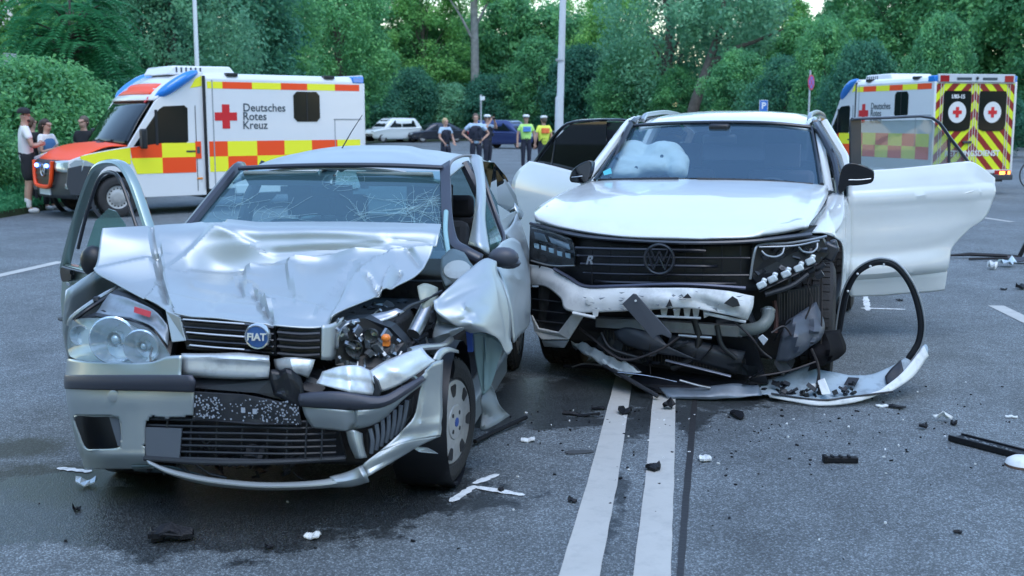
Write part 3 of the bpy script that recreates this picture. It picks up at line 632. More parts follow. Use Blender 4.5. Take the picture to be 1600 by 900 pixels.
# ---- bonnet, buckled upwards and creased
hood_rows = [
 [(160, 357, -.02), (198, 355, .05), (238, 353, .12), (290, 350, .2), (345, 348, .27), (430, 347.5, .32), (520, 347, .33), (610, 348.5, .32), (660, 350, .30), (689, 351, .27)],
 [(157, 374, -.06), (196, 373, -.02), (239, 371, .03), (290, 366, .07), (345, 360, .10), (430, 357.5, .11), (520, 357, .11), (605, 360, .12), (655, 362, .14), (686, 366, .14)],
 [(153, 404, -.11), (196, 405, -.09), (246, 405, -.06), (295, 395, -.01), (345, 385, .05), (430, 380, .07), (515, 378, .07), (603, 382, .07), (650, 385, .08), (679, 391, .07)],
 [(150, 427, -.18), (200, 438, -.20), (254, 443, -.2), (300, 437, -.12), (345, 428, -.02), (425, 422, .0), (505, 416, .01), (590, 405, .02), (638, 402, .03), (670, 410, .0)],
 [(182, 444, -.30), (220, 458, -.34), (262, 468, -.38), (302, 458, -.33), (345, 447, -.20), (425, 444, -.18), (500, 438, -.18), (580, 430, -.15), (618, 428, -.12), (652, 430, -.12)],
 [(215, 462, -.44), (240, 474, -.50), (270, 485, -.55), (306, 482, -.55), (348, 478, -.52), (428, 484, -.53), (500, 478, -.48), (550, 470, -.42), (580, 463, -.36), (602, 456, -.30)],
 [(248, 478, -.55), (262, 487, -.58), (276, 494, -.62), (310, 496, -.655), (350, 499, -.665), (430, 509, -.68), (482, 513, -.66), (511, 510, -.62), (524, 498, -.59), (545, 485, -.54)]]
hood_segs = [
 (254, 444, 342, 361, 62, .034, 2), (342, 361, 392, 386, 46, .020, 2), (300, 434, 374, 437, 40, .020, 2), (374, 437, 396, 424, 26, .022, 2), (396, 424, 470, 412, 30, .026, 2), (470, 412, 560, 402, 44, .036, 2), (560, 402, 676, 390, 40, .034, 2),
 (236, 356, 243, 402, 6, -.022, 1), (243, 402, 262, 474, 8, -.034, 1), (272, 478, 257, 408, 34, .026, 2), (150, 424, 242, 405, 30, .020, 2), (610, 370, 676, 378, 14, -.016, 1), (430, 394, 600, 384, 9, -.010, 1),
 (384, 428, 374, 460, 9, -.030, 1), (386, 426, 455, 425, 26, .022, 2), (462, 464, 455, 425, 22, .026, 2), (395, 450, 422, 472, 16, .030, 2), (425, 471, 464, 468, 14, .024, 2),
 (520, 502, 552, 446, 40, .030, 2), (552, 446, 592, 414, 30, .032, 2), (575, 440, 592, 458, 7, -.026, 1), (594, 464, 606, 434, 18, .030, 2), (625, 430, 610, 450, 6, -.022, 1), (500, 482, 545, 428, 26, -.018, 2),
 (306, 452, 400, 464, 7, -.014, 1), (400, 464, 424, 502, 8, -.034, 1), (424, 470, 502, 482, 22, .022, 2), (345, 462, 330, 482, 7, -.012, 1), (270, 470, 400, 479, 16, .010, 2), (340, 487, 424, 494, 8, -.010, 1), (640, 398, 655, 416, 8, -.018, 1)]
hood = panel('bonnet', PF, hood_rows, silver, pc, 12, 16, hood_segs, (0, -.70, .71), .0025, 3, .006, ang=24, fq=7)
# grille surround that belongs to the bonnet
plate('grille_surround', PF, [(258, 484, -.60), (281, 495, -.66), (291, 533, -.69), (268, 535, -.68)], silver, pc, .03, bevel=.004)
panel('grille_surround', PF, [[(503, 508, -.655), (520, 505, -.62), (536, 495, -.57)], [(502, 535, -.67), (518, 532, -.64), (527, 530, -.60)], [(502, 562, -.68), (515, 563, -.66), (522, 560, -.62)]], silver, pc, 4, 4, (), th=.01)
# ---- roof, pillars, glass
def roof_pt(x, y, drop=.075):
    zc = {1.02: 1.392}.get(y, None)
    ys = [1.02, 1.15, 1.5, 2.0, 2.5, 2.85, 3.0]; zs = [1.392, 1.425, 1.470, 1.487, 1.462, 1.415, 1.37]
    z = float(np.interp(y, ys, zs)); hw = float(np.interp(y, ys, [.585, .592, .605, .61, .59, .56, .54]))
    return V(-.03 + x * hw, y - (.05 * (1 - x * x) if y < 1.1 else 0), z - drop * abs(x) ** 3.2 - .012 * x * x)
rf = [[roof_pt(x, y) for x in (-1, -.9, -.75, -.5, -.25, 0, .25, .5, .75, .9, 1)] for y in (1.02, 1.15, 1.32, 1.5, 1.75, 2.0, 2.25, 2.5, 2.7, 2.85, 3.0)]
RP = net(rf, 3, 3); dent(PF, RP, [(660, 232, 700, 245, 18, -.02, 1), (690, 240, 740, 240, 9, -.012, 1)], (0, 0, 1))
roof = MB().grid(RP).build('roof', silver, pc, solid=.012)
ant = PF.q(531, 243, 1.7)
MB().tube([ant, ant + V(0, 0, .03)], [.022, .014], 10).tube([ant + V(0, .0, .02), ant + V(.05, .09, .14), ant + V(.10, .16, .24)], [.004, .003, .002], 6).build('antenna', black_plastic, roof)
ws_rows = [[V(x * .70, .36 - .12 * (1 - x * x) , .99 + .015 * (1 - x * x)) for x in (-1, -.6, -.2, .2, .6, 1)], [V(-.015 + x * .64, .74 - .09 * (1 - x * x), 1.20 + .01 * (1 - x * x)) for x in (-1, -.6, -.2, .2, .6, 1)], [V(-.03 + x * .572, 1.04 - .05 * (1 - x * x), 1.378) for x in (-1, -.6, -.2, .2, .6, 1)]]
WS = net(ws_rows, 4, 6)
ws = MB().grid(WS).build('windscreen', wh_glass, pc)
# cracks: fine white fracture lines standing proud of the pane
crk = MB(); rnd = random.Random(21)
def on_ws(u, v):
    i, j = v * (len(WS) - 1), u * (len(WS[0]) - 1); a, b = min(int(i), len(WS) - 2), min(int(j), len(WS[0]) - 2); f, g = i - a, j - b
    return WS[a][b].lerp(WS[a][b + 1], g).lerp(WS[a + 1][b].lerp(WS[a + 1][b + 1], g), f) + V(0, -.0025, .0025)
def crack(u, v, ang, ln, w=.0005):
    pts = []; 
    for i in range(7):
        if not (0.01 < u < .99 and 0.01 < v < .99): break
        pts.append(on_ws(u, v)); ang += rnd.uniform(-.16, .16); u += math.cos(ang) * ln / 7; v += math.sin(ang) * ln / 7 * 1.6
    if len(pts) > 1: crk.tube(pts, w, 4, cap=False)
for (cu, cv, n, L) in ((.86, .5, 30, .26), (.94, .6, 24, .22), (.68, .40, 16, .26), (.56, .86, 8, .12), (.14, .5, 8, .2), (.97, .3, 22, .2), (.34, .4, 7, .2)):
    for i in range(n): crack(cu + rnd.uniform(-.015, .015), cv + rnd.uniform(-.02, .02), rnd.uniform(0, 6.28), L * rnd.uniform(.3, 1))
    for rr in (.03, .06, .095):
        for i in range(5):
            a0 = rnd.uniform(0, 6.28); pts = [(cu + rr * math.cos(a0 + k * .22), cv + rr * 1.6 * math.sin(a0 + k * .22)) for k in range(5)]
            pts = [on_ws(*p) for p in pts if 0 < p[0] < 1 and 0 < p[1] < 1]
            if len(pts) > 1: crk.tube(pts, .00045, 4, cap=False)
crk.build('crack', mat('glass_fracture', (.36, .56, .60), .4), ws)['kind'] = 'stuff'
trim = mat('dark_window_trim', (.030, .034, .050), .35, coat=.3)
MB().tube(spline([V(-.745, .22, .93), V(-.71, .36, .995), V(-.655, .74, 1.205), V(-.605, 1.03, 1.375), V(-.63, 1.2, 1.39)], 6), .030, 8).build('windscreen_pillar', trim, pc)
pipe('windscreen_frame', PF, [(373, 263, .99), (450, 259.5, .97), (530, 258, .96), (610, 258.5, .97), (692, 262, .99)], .013, trim, pc, 5)
panel('windscreen_pillar', PF, [[(688, 262, 1.02), (694, 258, 1.03), (703, 252, 1.06)], [(689, 300, .82), (697, 300, .82), (704, 298, .84)], [(691, 345, .60), (700, 345, .6), (707, 343, .62)], [(699, 378, .48), (708, 378, .48), (715, 376, .5)], [(722, 398, .42), (728, 393, .42), (733, 388, .44)], [(748, 412, .40), (752, 406, .40), (755, 400, .42)]], trim, pc, 4, 5, (), rough=.003, th=.02)
pipe('door_seal', PF, [(702, 356, .62), (703, 300, .86), (701, 268, 1.0), (706, 252, 1.08), (722, 244, 1.25), (740, 243, 1.4)], .008, mat('seal_grey', (.22, .23, .25), .6), pc, 6)
pipe('windscreen_edge', PF, [(697, 330, .62), (696, 360, .52), (700, 390, .42), (704, 415, .34), (700, 428, .30)], .012, mat('shattered_glass_edge', (.28, .48, .52), .3), pc, 6)
# bent window frame of the left door, glass and quarter window
panel('door_frame', PF, [[(733, 246, 1.35), (742, 243, 1.38), (752, 247, 1.42)], [(743, 275, 1.2), (749, 274, 1.2), (756, 275, 1.25)], [(745, 305, 1.0), (751, 304, .98), (758, 306, 1.02)], [(741, 345, .84), (748, 344, .80), (757, 346, .84)], [(733, 383, .70), (748, 388, .64), (765, 399, .66)]], silver, pc, 5, 5, ((746, 246, 748, 330, 7, .012, 1),), (.3, -.9, .2), th=.015)
plate('door_glass', PF, [(757, 308, 1.03), (784, 374, 1.12), (768, 398, .85), (757, 348, .90)], side_glass, pc, .004)
pipe('door_frame', PF, [(752, 268, 1.45), (764, 305, 1.4), (778, 345, 1.3), (787, 372, 1.2), (781, 390, 1.1)], .014, trim, pc, 5)
plate('quarter_window', PF, [(752, 252, 1.6), (772, 254, 2.05), (790, 275, 2.45), (806, 305, 2.75), (811, 326, 2.85), (797, 332, 2.5), (778, 318, 1.95), (766, 295, 1.7)], tint_glass, pc, .006)
plate('quarter_panel', PF, [(777, 320, 1.9), (797, 333, 2.4), (806, 330, 2.6), (800, 355, 2.3), (790, 372, 1.9), (787, 366, 1.75), (782, 345, 1.8)], silver_clean, pc, .02)
# rear body: quarter panels, tailgate, sills, floor
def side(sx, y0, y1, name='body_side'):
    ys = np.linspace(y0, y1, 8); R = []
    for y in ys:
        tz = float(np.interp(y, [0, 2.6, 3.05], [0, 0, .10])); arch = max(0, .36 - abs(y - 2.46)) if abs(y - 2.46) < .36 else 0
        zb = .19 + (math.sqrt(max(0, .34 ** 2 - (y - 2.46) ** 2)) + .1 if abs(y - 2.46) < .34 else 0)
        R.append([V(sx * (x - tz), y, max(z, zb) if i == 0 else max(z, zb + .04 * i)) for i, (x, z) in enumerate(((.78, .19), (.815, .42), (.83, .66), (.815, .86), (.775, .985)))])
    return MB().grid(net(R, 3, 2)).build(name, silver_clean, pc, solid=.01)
side(1, 1.45, 3.02); side(-1, 1.45, 3.02); 
for sx in (-1, 1): MB().box((sx * .76, 1.0, .20), (.10, 1.4, .14)).build('sill', silver_clean, pc, bevel=.02)
for sx in (-1, 1): MB().tube([V(sx * .77, 1.52, .96), V(sx * .70 - .015, 1.55, 1.2), V(sx * .60 - .03, 1.6, 1.40)], [.05, .04, .03], 8).build('door_pillar', trim, pc)
for sx in (-1, 1): MB().grid(net([[V(sx * .775, 2.6, .985), V(sx * .74, 3.0, .985)], [V(sx * .67 - .02, 2.72, 1.2), V(sx * .66 - .02, 3.0, 1.18)], [V(sx * .575 - .03, 2.75, 1.36), V(sx * .53 - .03, 2.98, 1.36)]], 3, 3)).build('rear_pillar', silver_clean, pc, solid=.03)
MB().grid(net([[V(-.72, 3.05, .98), V(0, 3.10, .98), V(.72, 3.05, .98)], [V(-.73, 3.08, .7), V(0, 3.14, .7), V(.73, 3.08, .7)], [V(-.72, 3.02, .3), V(0, 3.08, .3), V(.72, 3.02, .3)]], 4, 4)).build('tailgate', silver_clean, pc, solid=.02)
MB().grid(net([[V(-.70, 3.05, .985), V(0, 3.10, .985), V(.70, 3.05, .985)], [V(-.56, 2.98, 1.365), V(-.03, 3.02, 1.372), V(.50, 2.98, 1.365)]], 4, 3)).build('rear_window', wh_glass, pc)
fl = MB(); fl.box((0, 1.6, .22), (1.5, 2.9, .06)); fl.box((0, .38, .55), (1.42, .06, .66)); fl.box((0, 2.85, .5), (1.45, .3, .5)); fl.build('floor_pan', dark_metal, pc)
# ---- inside
dash = mat('dashboard_grey', (.06, .065, .07), .7, bump=.1, bscale=200)
MB().grid(net([[V(x, .42, .90 + .02 * math.cos(x * 3)) for x in (-.66, -.3, 0, .3, .66)], [V(x, .62, .97) for x in (-.64, -.3, 0, .3, .64)], [V(x, .82, .93) for x in (-.64, -.3, 0, .3, .64)], [V(x, .86, .60) for x in (-.64, -.3, 0, .3, .64)]], 3, 4)).build('dashboard', dash, pc, solid=.02)
stw = MB(); stw.tube([V(.34 + .18 * math.cos(t), .98 + .06 * math.sin(t), .86 + .17 * math.sin(t)) for t in [i * math.pi / 12 for i in range(24)]], .017, 8, closed=True); stw.box((.34, .98, .86), (.3, .04, .07)); stw.box((.34, .99, .80), (.07, .04, .16)); stw.tube([V(.34, .84, .78), V(.34, .97, .86)], .03, 8); stw.build('steering_wheel', black_plastic, pc)
seat(pc, .36, 1.42, cloth_dark); seat(pc, -.36, 1.42, cloth_dark)
rb = MB(); rb.box((0, 2.15, .52), (1.25, .5, .18)); rb.box((0, 2.42, .76), (1.25, .14, .5), rx=-.2); o = rb.build('rear_bench', cloth_dark, pc, bevel=.04)
for x in (-.36, .36): MB().box((x, 2.48, 1.08), (.24, .09, .15)).build('headrest', cloth_dark, o, bevel=.03)
mr = MB(); mr.box((-.02, .90, 1.275), (.22, .03, .065), rx=.2); mr.tube([V(-.02, .92, 1.29), V(-.02, .95, 1.36)], .01, 6); mr.build('rear_view_mirror', black_plastic, pc, bevel=.01)
for x in (-.33, .30): MB().box((x, 1.02, 1.335), (.42, .02, .12), rx=.9).build('sun_visor', mat('visor_cloth', (.30, .36, .36), .9), pc, bevel=.01)
# ---- engine bay behind the torn front
eb = MB(); eb.box((0, -.05, .50), (1.22, .80, .60)); eb.box((-.2, -.40, .52), (.9, .1, .5)); eb.build('engine_block', mat('engine_black', (.012, .012, .014), .7, bump=.4, bscale=25), pc, bevel=.02)
rnd = random.Random(5)
shards(MB(), rnd, (.34, .76, -.42, .2, .50, .80), 50, .03, .08).build('engine_debris', dark_metal, pc, smooth=False)['kind'] = 'stuff'
shards(MB(), rnd, (.36, .74, -.45, .1, .55, .80), 22, .02, .06).build('engine_debris', steel, pc, smooth=False)['kind'] = 'stuff'
shards(MB(), rnd, (-.35, .42, -.66, -.5, .50, .72), 44, .02, .07).build('broken_support', black_plastic, pc, smooth=False)['kind'] = 'stuff'
pipe('strut_bar', PF, [(646, 522, -.30), (660, 495, -.22), (676, 462, -.12)], .030, steel, pc, 4, 10)
MB().lathe([(.001, .03), (.06, .03), (.075, 0), (.075, -.05), (.05, -.08)], PF.q(715, 428, .10), (0, -.6, .8), 20).build('strut_tower', mat('primer_grey', (.33, .38, .39), .5, .3, dirt=.5), pc)
panel('inner_wing', PF, [[(690, 400, .2), (705, 392, .3), (725, 395, .35)], [(688, 425, .08), (708, 412, .14), (735, 412, .2)], [(696, 448, .0), (722, 442, .08), (748, 425, .15)]], mat('inner_blue_grey', (.10, .15, .17), .5, .3, dirt=.6), pc, 4, 4, (), rough=.02, th=.004)
panel('bracket', PF, [[(652, 448, -.15), (664, 444, -.12), (684, 452, -.1)], [(655, 465, -.2), (668, 462, -.18), (682, 470, -.15)], [(660, 482, -.22), (664, 485, -.22), (672, 484, -.2)]], mat('olive_primer', (.33, .36, .31), .55, .2, dirt=.5), pc, 4, 4, (), rough=.015, th=.008)
panel('bracket', PF, [[(545, 500, -.50), (580, 490, -.45), (620, 482, -.4)], [(560, 508, -.52), (590, 503, -.48), (632, 488, -.4)]], steel, pc, 5, 3, (), rough=.02, th=.004)
pipe('cable', PF, [(622, 492, -.42), (640, 478, -.32), (662, 470, -.22), (690, 455, -.1)], .007, black_plastic, pc)
pipe('cross_member', PF, [(640, 548, -.5), (660, 543, -.42), (690, 540, -.3), (705, 530, -.2)], .014, steel, pc)
# ---- left (picture) headlamp, whole
HL = [(107, 512, -.46), (116, 500, -.50), (150, 496.5, -.57), (200, 501, -.64), (238, 517, -.67), (257, 540, -.69), (266, 557, -.70), (254, 566, -.715), (182, 567, -.69), (118, 561, -.56), (106, 545, -.47)]
lc = [p for p in HL]
def lens(name, outline, cen, m, parent, bulge=.03, k=3, fr=PF):
    P = spline([fr.q(*p) for p in outline], k, True); c = fr.q(*cen) + V(0, -bulge, 0); mb = MB(); n = len(P)
    vs = []; rings = 5
    for r in range(rings):
        t = r / rings
        for p in P: vs.append(p.lerp(c, t) + V(0, -bulge * (1 - (1 - t) ** 2) * (1 - t), 0))
    vs.append(c); fs = []
    for r in range(rings - 1):
        for j in range(n): fs.append((r * n + j, r * n + (j + 1) % n, (r + 1) * n + (j + 1) % n, (r + 1) * n + j))
    for j in range(n): fs.append(((rings - 1) * n + j, (rings - 1) * n + (j + 1) % n, len(vs) - 1))
    return mb.add(vs, fs).build(name, m, parent)
lamp_body = mat('lamp_reflector', (.60, .72, .78), .32, .35, bump=.5, bscale=18)
hb = plate('headlamp', PF, [(p[0], p[1], p[2] + .10) for p in HL], lamp_body, pc, .05, k=3, smooth=True)
for (x, y, d, r) in ((178, 531, -.56, .092), (222, 542, -.61, .068), (127, 523, -.44, .040)):
    c = PF.q(x, y, d)
    rfm = MB().lathe([(r * 1.12, -.012), (r * 1.05, -.02), (r, -.012), (r * .93, .015), (r * .7, .045), (r * .4, .06), (.001, .062)], c, (-.1, 1, 0), 28).build('reflector', mat('lamp_bowl', (.72, .82, .90), .22, .65, bump=.8, bscale=26), hb)
    MB().ball(c + V(0, .02, 0), r * .24, 10).lathe([(r * .36, .0), (r * .36, .04), (r * .2, .05)], c, (0, 1, 0), 14).build('bulb', mat('bulb_glass', (.55, .70, .80), .1, .4), hb)
lens('lamp_glass', HL, (182, 533, -.64), glass('headlamp_cover', (.9, .96, 1.0), .95, ior=1.5, hazec=(.60, .72, .78), haze=.13), hb, .03)
# wing support over the lamp, red sticker, black gap, thin bright edge
panel('lamp_support', PF, [[(172, 458, -.38), (200, 466, -.45), (240, 484, -.54), (262, 508, -.6)], [(160, 475, -.42), (196, 480, -.47), (238, 494, -.56), (264, 522, -.62)], [(148, 494, -.46), (190, 494, -.52), (232, 506, -.6), (262, 540, -.66)]], mat('support_grey', (.30, .35, .40), .4, .5, dirt=.4, dscale=6), pc, 4, 4, ((160, 485, 250, 505, 8, -.012, 1),), rough=.004, th=.006)
plate('sticker', PF, [(210, 479, -.535), (236, 487, -.585), (234, 496, -.595), (209, 488, -.545)], mat('red_sticker', (.55, .05, .07), .5), pc, .003)
plate('lamp_gap', PF, [(112, 500, -.44), (150, 488, -.45), (180, 452, -.30), (215, 464, -.40), (252, 486, -.52), (270, 535, -.62), (266, 556, -.66), (240, 515, -.62), (200, 498, -.56), (150, 494, -.5)], black_plastic, pc, .06)
pipe('wing_edge', PF, [(107, 508, -.44), (112, 496, -.44), (132, 480, -.40), (158, 463, -.32), (182, 450, -.25)], .010, silver_clean, pc); pipe('wing_rubber', PF, [(116, 500, -.45), (140, 482, -.42), (178, 458, -.3)], .008, black_plastic, pc)
MB().ball(PF.q(151, 469, -.35), (.022, .02, .02), 8).build('bump_stop', black_plastic, pc)
MB().grid(net([[V(-.80, -.46, .93), V(-.82, -.1, .98), V(-.82, .45, 1.0)], [V(-.83, -.45, .75), V(-.835, -.05, .8), V(-.83, .45, .8)], [V(-.82, -.42, .58), V(-.83, -.28, .64), V(-.83, -.02, .68)]], 4, 3)).build('front_wing', silver_clean, pc, solid=.006)
# ---- bumper, left half sound
def brow(y, xs, ds, ex=0): return [(x, y + e, d) for x, d, e in zip(xs, ds, ex or [0] * len(xs))]
DX = [-.40, -.50, -.60, -.68, -.72, -.745, -.76]
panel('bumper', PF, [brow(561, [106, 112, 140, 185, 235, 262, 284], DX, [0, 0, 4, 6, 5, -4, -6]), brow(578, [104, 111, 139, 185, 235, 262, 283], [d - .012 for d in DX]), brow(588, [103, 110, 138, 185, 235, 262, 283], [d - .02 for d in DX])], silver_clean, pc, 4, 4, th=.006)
panel('bumper_strip', PF, [brow(586, [103, 110, 138, 185, 235, 265, 300], [d - .025 for d in DX]), brow(597, [102, 109, 138, 185, 235, 268, 305], [d - .034 for d in DX]), brow(607, [103, 110, 138, 185, 235, 270, 303], [d - .022 for d in DX], [0, 0, 1, 2, 3, 4, 5])], mat('bumper_strip', (.045, .05, .07), .45, bump=.08, bscale=200), pc, 4, 4, th=.012)
def inside(u, poly):
    c = False; j = len(poly) - 1
    for i in range(len(poly)):
        if (poly[i][1] > u[1]) != (poly[j][1] > u[1]) and u[0] < (poly[j][0] - poly[i][0]) * (u[1] - poly[i][1]) / (poly[j][1] - poly[i][1]) + poly[i][0]: c = not c
        j = i
    return c
# one pressed bumper skin with the fog-lamp hole and the grille mouth cut out of it
bx = [(605, [103, 111, 140, 187, 208, 236, 303], [-.41, -.51, -.61, -.69, -.715, -.735, -.77]), (625, [105, 113, 141, 187, 208, 236, 303], [-.42, -.52, -.62, -.70, -.725, -.742, -.775]), (646, [109, 117, 143, 187, 208, 234, 302], [-.415, -.515, -.615, -.695, -.72, -.74, -.77]),
      (672, [115, 123, 147, 188, 208, 230, 300], [-.41, -.515, -.615, -.69, -.72, -.738, -.77]), (700, [122, 130, 152, 190, 209, 230, 300], [-.42, -.53, -.625, -.695, -.722, -.738, -.77]), (714, [127, 137, 158, 193, 210, 230, 300], [-.43, -.535, -.63, -.695, -.72, -.735, -.77]), (732, [133, 145, 166, 197, 212, 232, 300], [-.40, -.49, -.58, -.63, -.66, -.68, -.74])]
BP = net([[PF.q(x, y, d) for x, d in zip(xs, ds)] for y, xs, ds in bx], 12, 9); holes = [spline([Vector((x, y, 0)) for x, y in h], 4, True) for h in ([(117, 651), (150, 650), (183, 651), (189, 662), (190, 692), (184, 701), (150, 703), (134, 701), (124, 680)], [(238, 650), (262, 653), (330, 657), (330, 750), (262, 750), (230, 718), (225, 690), (228, 662)])]
nb = MB()
for i in range(len(BP) - 1):
    for j in range(len(BP[0]) - 1):
        qd = [BP[i][j], BP[i][j + 1], BP[i + 1][j + 1], BP[i + 1][j]]
        if not any(inside(PF.px(sum(qd, V(0, 0, 0)) / 4), h) for h in holes): nb.add(qd, [(0, 1, 2, 3)])
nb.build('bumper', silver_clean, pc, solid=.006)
for h in holes[:1]: pipe('recess_rim', PF, [(p.x, p.y, float(np.interp(p.x, [105, 117, 145, 188, 209, 232, 302], [-.415, -.515, -.615, -.69, -.72, -.738, -.77]))) for p in h] + [(h[0].x, h[0].y, -.515)], .004, silver_clean, pc, 1, 6)
MB().lathe([(.024, .004), (.024, -.001), (.020, -.003), (.001, -.003)], PF.q(177, 619, -.697), (.15, -1, 0) if 0 else (-.15, 1, 0), 20).build('tow_cover', silver_clean, pc)
plate('fog_lamp_recess', PF, [(112, 646, -.36), (186, 647, -.58), (192, 702, -.58), (130, 702, -.40)], black_plastic, pc, .05)
plate('fog_lamp_blank', PF, [(170, 650, -.655), (186, 650, -.675), (190, 698, -.675), (184, 697, -.665)], mat('blank_blue_grey', (.10, .12, .15), .5), pc, .01)
# lower grille: bars one by one
plate('grille_back', PF, [(224, 652, -.66), (525, 660, -.62), (540, 716, -.60), (226, 716, -.64)], black_plastic, pc, .02)
for i in range(7):
    y = 655 + i * 10; pipe('grille_bar', PF, [(225 + i * .3, y - 1, -.72), (300, y + 1, -.745), (400, y + 2 + i * .3, -.75), (460, y + 4, -.74), (525, y + 2, -.69)], .0055, black_plastic if i % 3 else dark_plastic, pc, 4, 6)
for x in (262, 300, 340, 380, 420, 450, 480, 505): pipe('grille_bar', PF, [(x, 654, -.735), (x - 2, 685, -.74), (x - 3, 716, -.735)], .004, dark_plastic, pc, 2, 6)
plate('grille_blank', PF, [(226, 668, -.735), (284, 670, -.75), (280, 716, -.75), (228, 714, -.735)], mat('blank_blue_grey', (.10, .12, .15), .5), pc, .01)
pipe('grille_bar', PF, [(226, 716, -.735), (320, 722, -.76), (420, 722, -.76), (540, 716, -.68)], .012, dark_plastic, pc, 4, 8)
shards(MB(), random.Random(9), (-.38, .30, -.70, -.62, .22, .34), 60, .015, .05).build('broken_lip', dark_metal, pc, smooth=False)['kind'] = 'stuff'
# torn lower lip, sagging in one long bright curve
panel('lower_lip', PF, [[(228, 718, -.74), (262, 732, -.77), (320, 745, -.79), (390, 753, -.80), (450, 754, -.79), (510, 749, -.76), (545, 738, -.72)], [(232, 724, -.755), (265, 739, -.79), (320, 752, -.81), (390, 760, -.82), (450, 761, -.81), (512, 757, -.78), (556, 748, -.74)], [(238, 727, -.72), (268, 742, -.75), (322, 757, -.76), (390, 764, -.77), (450, 765, -.76), (514, 761, -.74), (560, 752, -.7)]], silver, pc, 5, 4, th=.005)
panel('lip_underside', PF, [[(205, 728, -.70), (260, 728, -.72), (300, 738, -.70)], [(210, 735, -.62), (280, 741, -.62), (345, 751, -.64)]], mat('inner_blue_grey', (.10, .15, .17), .5, .3), pc, 4, 3, th=.005)
# number plate, scuffed beyond reading
pl = plate('number_plate', PF, [(301, 612, -.765), (380, 617, -.775), (465, 633, -.755), (471, 664, -.755), (400, 664, -.775), (300, 656, -.765)], dark_plastic, pc, .012, bevel=.003)
pm = mat('plate_mottle', (.34, .39, .47), .5); sc_ = MB(); rnd = random.Random(12)
for _ in range(230):
    x = rnd.choice([rnd.uniform(303, 345), rnd.uniform(405, 466), rnd.uniform(303, 466)]); y = rnd.uniform(617, 653) + (x - 300) * .07; s = rnd.uniform(.4, 1.5)
    sc_.prism([PF.q(x + a * s, y + b * s, -.7795 - .00002 * _) for a, b in ((-1, -.8), (.6, -1), (1, .7), (-.4, 1))], (0, .003, 0))
sc_.box(PF.q(380, 641, -.781), (.016, .004, .02)); sc_.box(PF.q(398, 643, -.781), (.016, .004, .02)); sc_.build('scuff', pm, pl, smooth=False)['kind'] = 'stuff'
# ---- upper grille, badge, cross panel
plate('grille', PF, [(279, 494, -.655), (350, 501, -.66), (430, 512, -.66), (432, 556, -.66), (292, 546, -.67)], black_plastic, pc, .03)
for i in range(5):
    y = 502 + i * 10.0; sl = pipe('slat', PF, [(284 + i * 2.6, y - 1.5, -.690), (340, y + 2.5, -.695), (392, y + 6.0, -.695), (428, y + 10, -.69)], .009, gloss_black, pc, 4, 6, flat=.6)
    if i in (0, 2, 4): pipe('chrome_strip', PF, [(286 + i * 2.6, y - 3, -.699), (340, y + 1, -.705), (382, y + 4, -.705)], .0035, mat('satin_chrome', (.62, .60, .58), .3, .9), pc, 4, 6)
plate('grille', PF, [(433, 514, -.655), (501, 516, -.64), (502, 560, -.65), (440, 558, -.66)], black_plastic, pc, .03)
for i in range(4): pipe('slat', PF, [(434, 519 + i * 11, -.685), (470, 522 + i * 11, -.685), (500, 521 + i * 11, -.675)], .010, dark_plastic, pc, 3, 6, flat=.6)
bc = PF.q(402, 526, -.715)
bd = MB().lathe([(.051, .02), (.053, .0), (.049, -.008), (.044, -.006)], bc, (-.02, 1, .12), 32).build('badge', mat('badge_rim', (.62, .66, .70), .25, .8), pc)
MB().lathe([(.044, -.004), (.001, -.007)], bc, (-.02, 1, .12), 32).build('badge_face', mat('badge_blue', (.06, .16, .42), .3, .3, .5), bd)
text('badge_letters', 'FIAT', .040, mat('badge_letter', (.75, .80, .84), .3, .5), bd, basis(bc + V(0, -.0095, -.001), (1, 0, 0), (0, .12, 1)), .002, .0012)
panel('cross_panel', PF, [[(283, 553, -.70), (330, 553, -.71), (375, 552, -.71), (421, 556, -.70)], [(284, 557, -.735), (330, 556, -.745), (375, 556, -.745), (422, 560, -.735)], [(284, 566, -.738), (330, 565, -.746), (375, 567, -.748), (422, 569, -.736)], [(285, 583, -.74), (330, 586, -.75), (375, 588, -.75), (420, 588, -.74)], [(286, 588, -.70), (330, 591, -.70), (375, 592, -.70), (420, 591, -.70)]], white_raw if 0 else mat('pale_silver', (.66, .71, .75), .35, .45, dirt=.35, dscale=12), pc, 4, 4, ((340, 560, 420, 562, 8, .012, 1), (378, 552, 382, 590, 5, -.012, 1)), (0, -1, 0), rough=.004, th=.005)
panel('cross_panel', PF, [[(428, 562, -.67), (455, 558, -.69), (492, 562, -.68)], [(430, 575, -.68), (458, 572, -.71), (488, 576, -.69)], [(436, 588, -.67), (462, 584, -.70), (482, 590, -.68)]], mat('pale_silver', (.6, .6, .6)), pc, 4, 4, ((455, 560, 460, 590, 8, .014, 1),), (0, -1, 0), rough=.01, th=.005)
plate('torn_trim', PF, [(290, 592, -.70), (420, 594, -.72), (446, 590, -.71), (470, 615, -.72), (460, 630, -.73), (400, 614, -.74), (300, 606, -.73)], black_plastic, pc, .03)
panel('torn_trim', PF, [[(420, 585, -.72), (440, 575, -.73), (470, 590, -.74)], [(425, 605, -.75), (448, 600, -.77), (475, 612, -.75)], [(432, 625, -.75), (455, 628, -.77), (470, 635, -.75)]], black_plastic, pc, 4, 4, (), rough=.05, seed=4, th=.006, ang=8, fq=16)
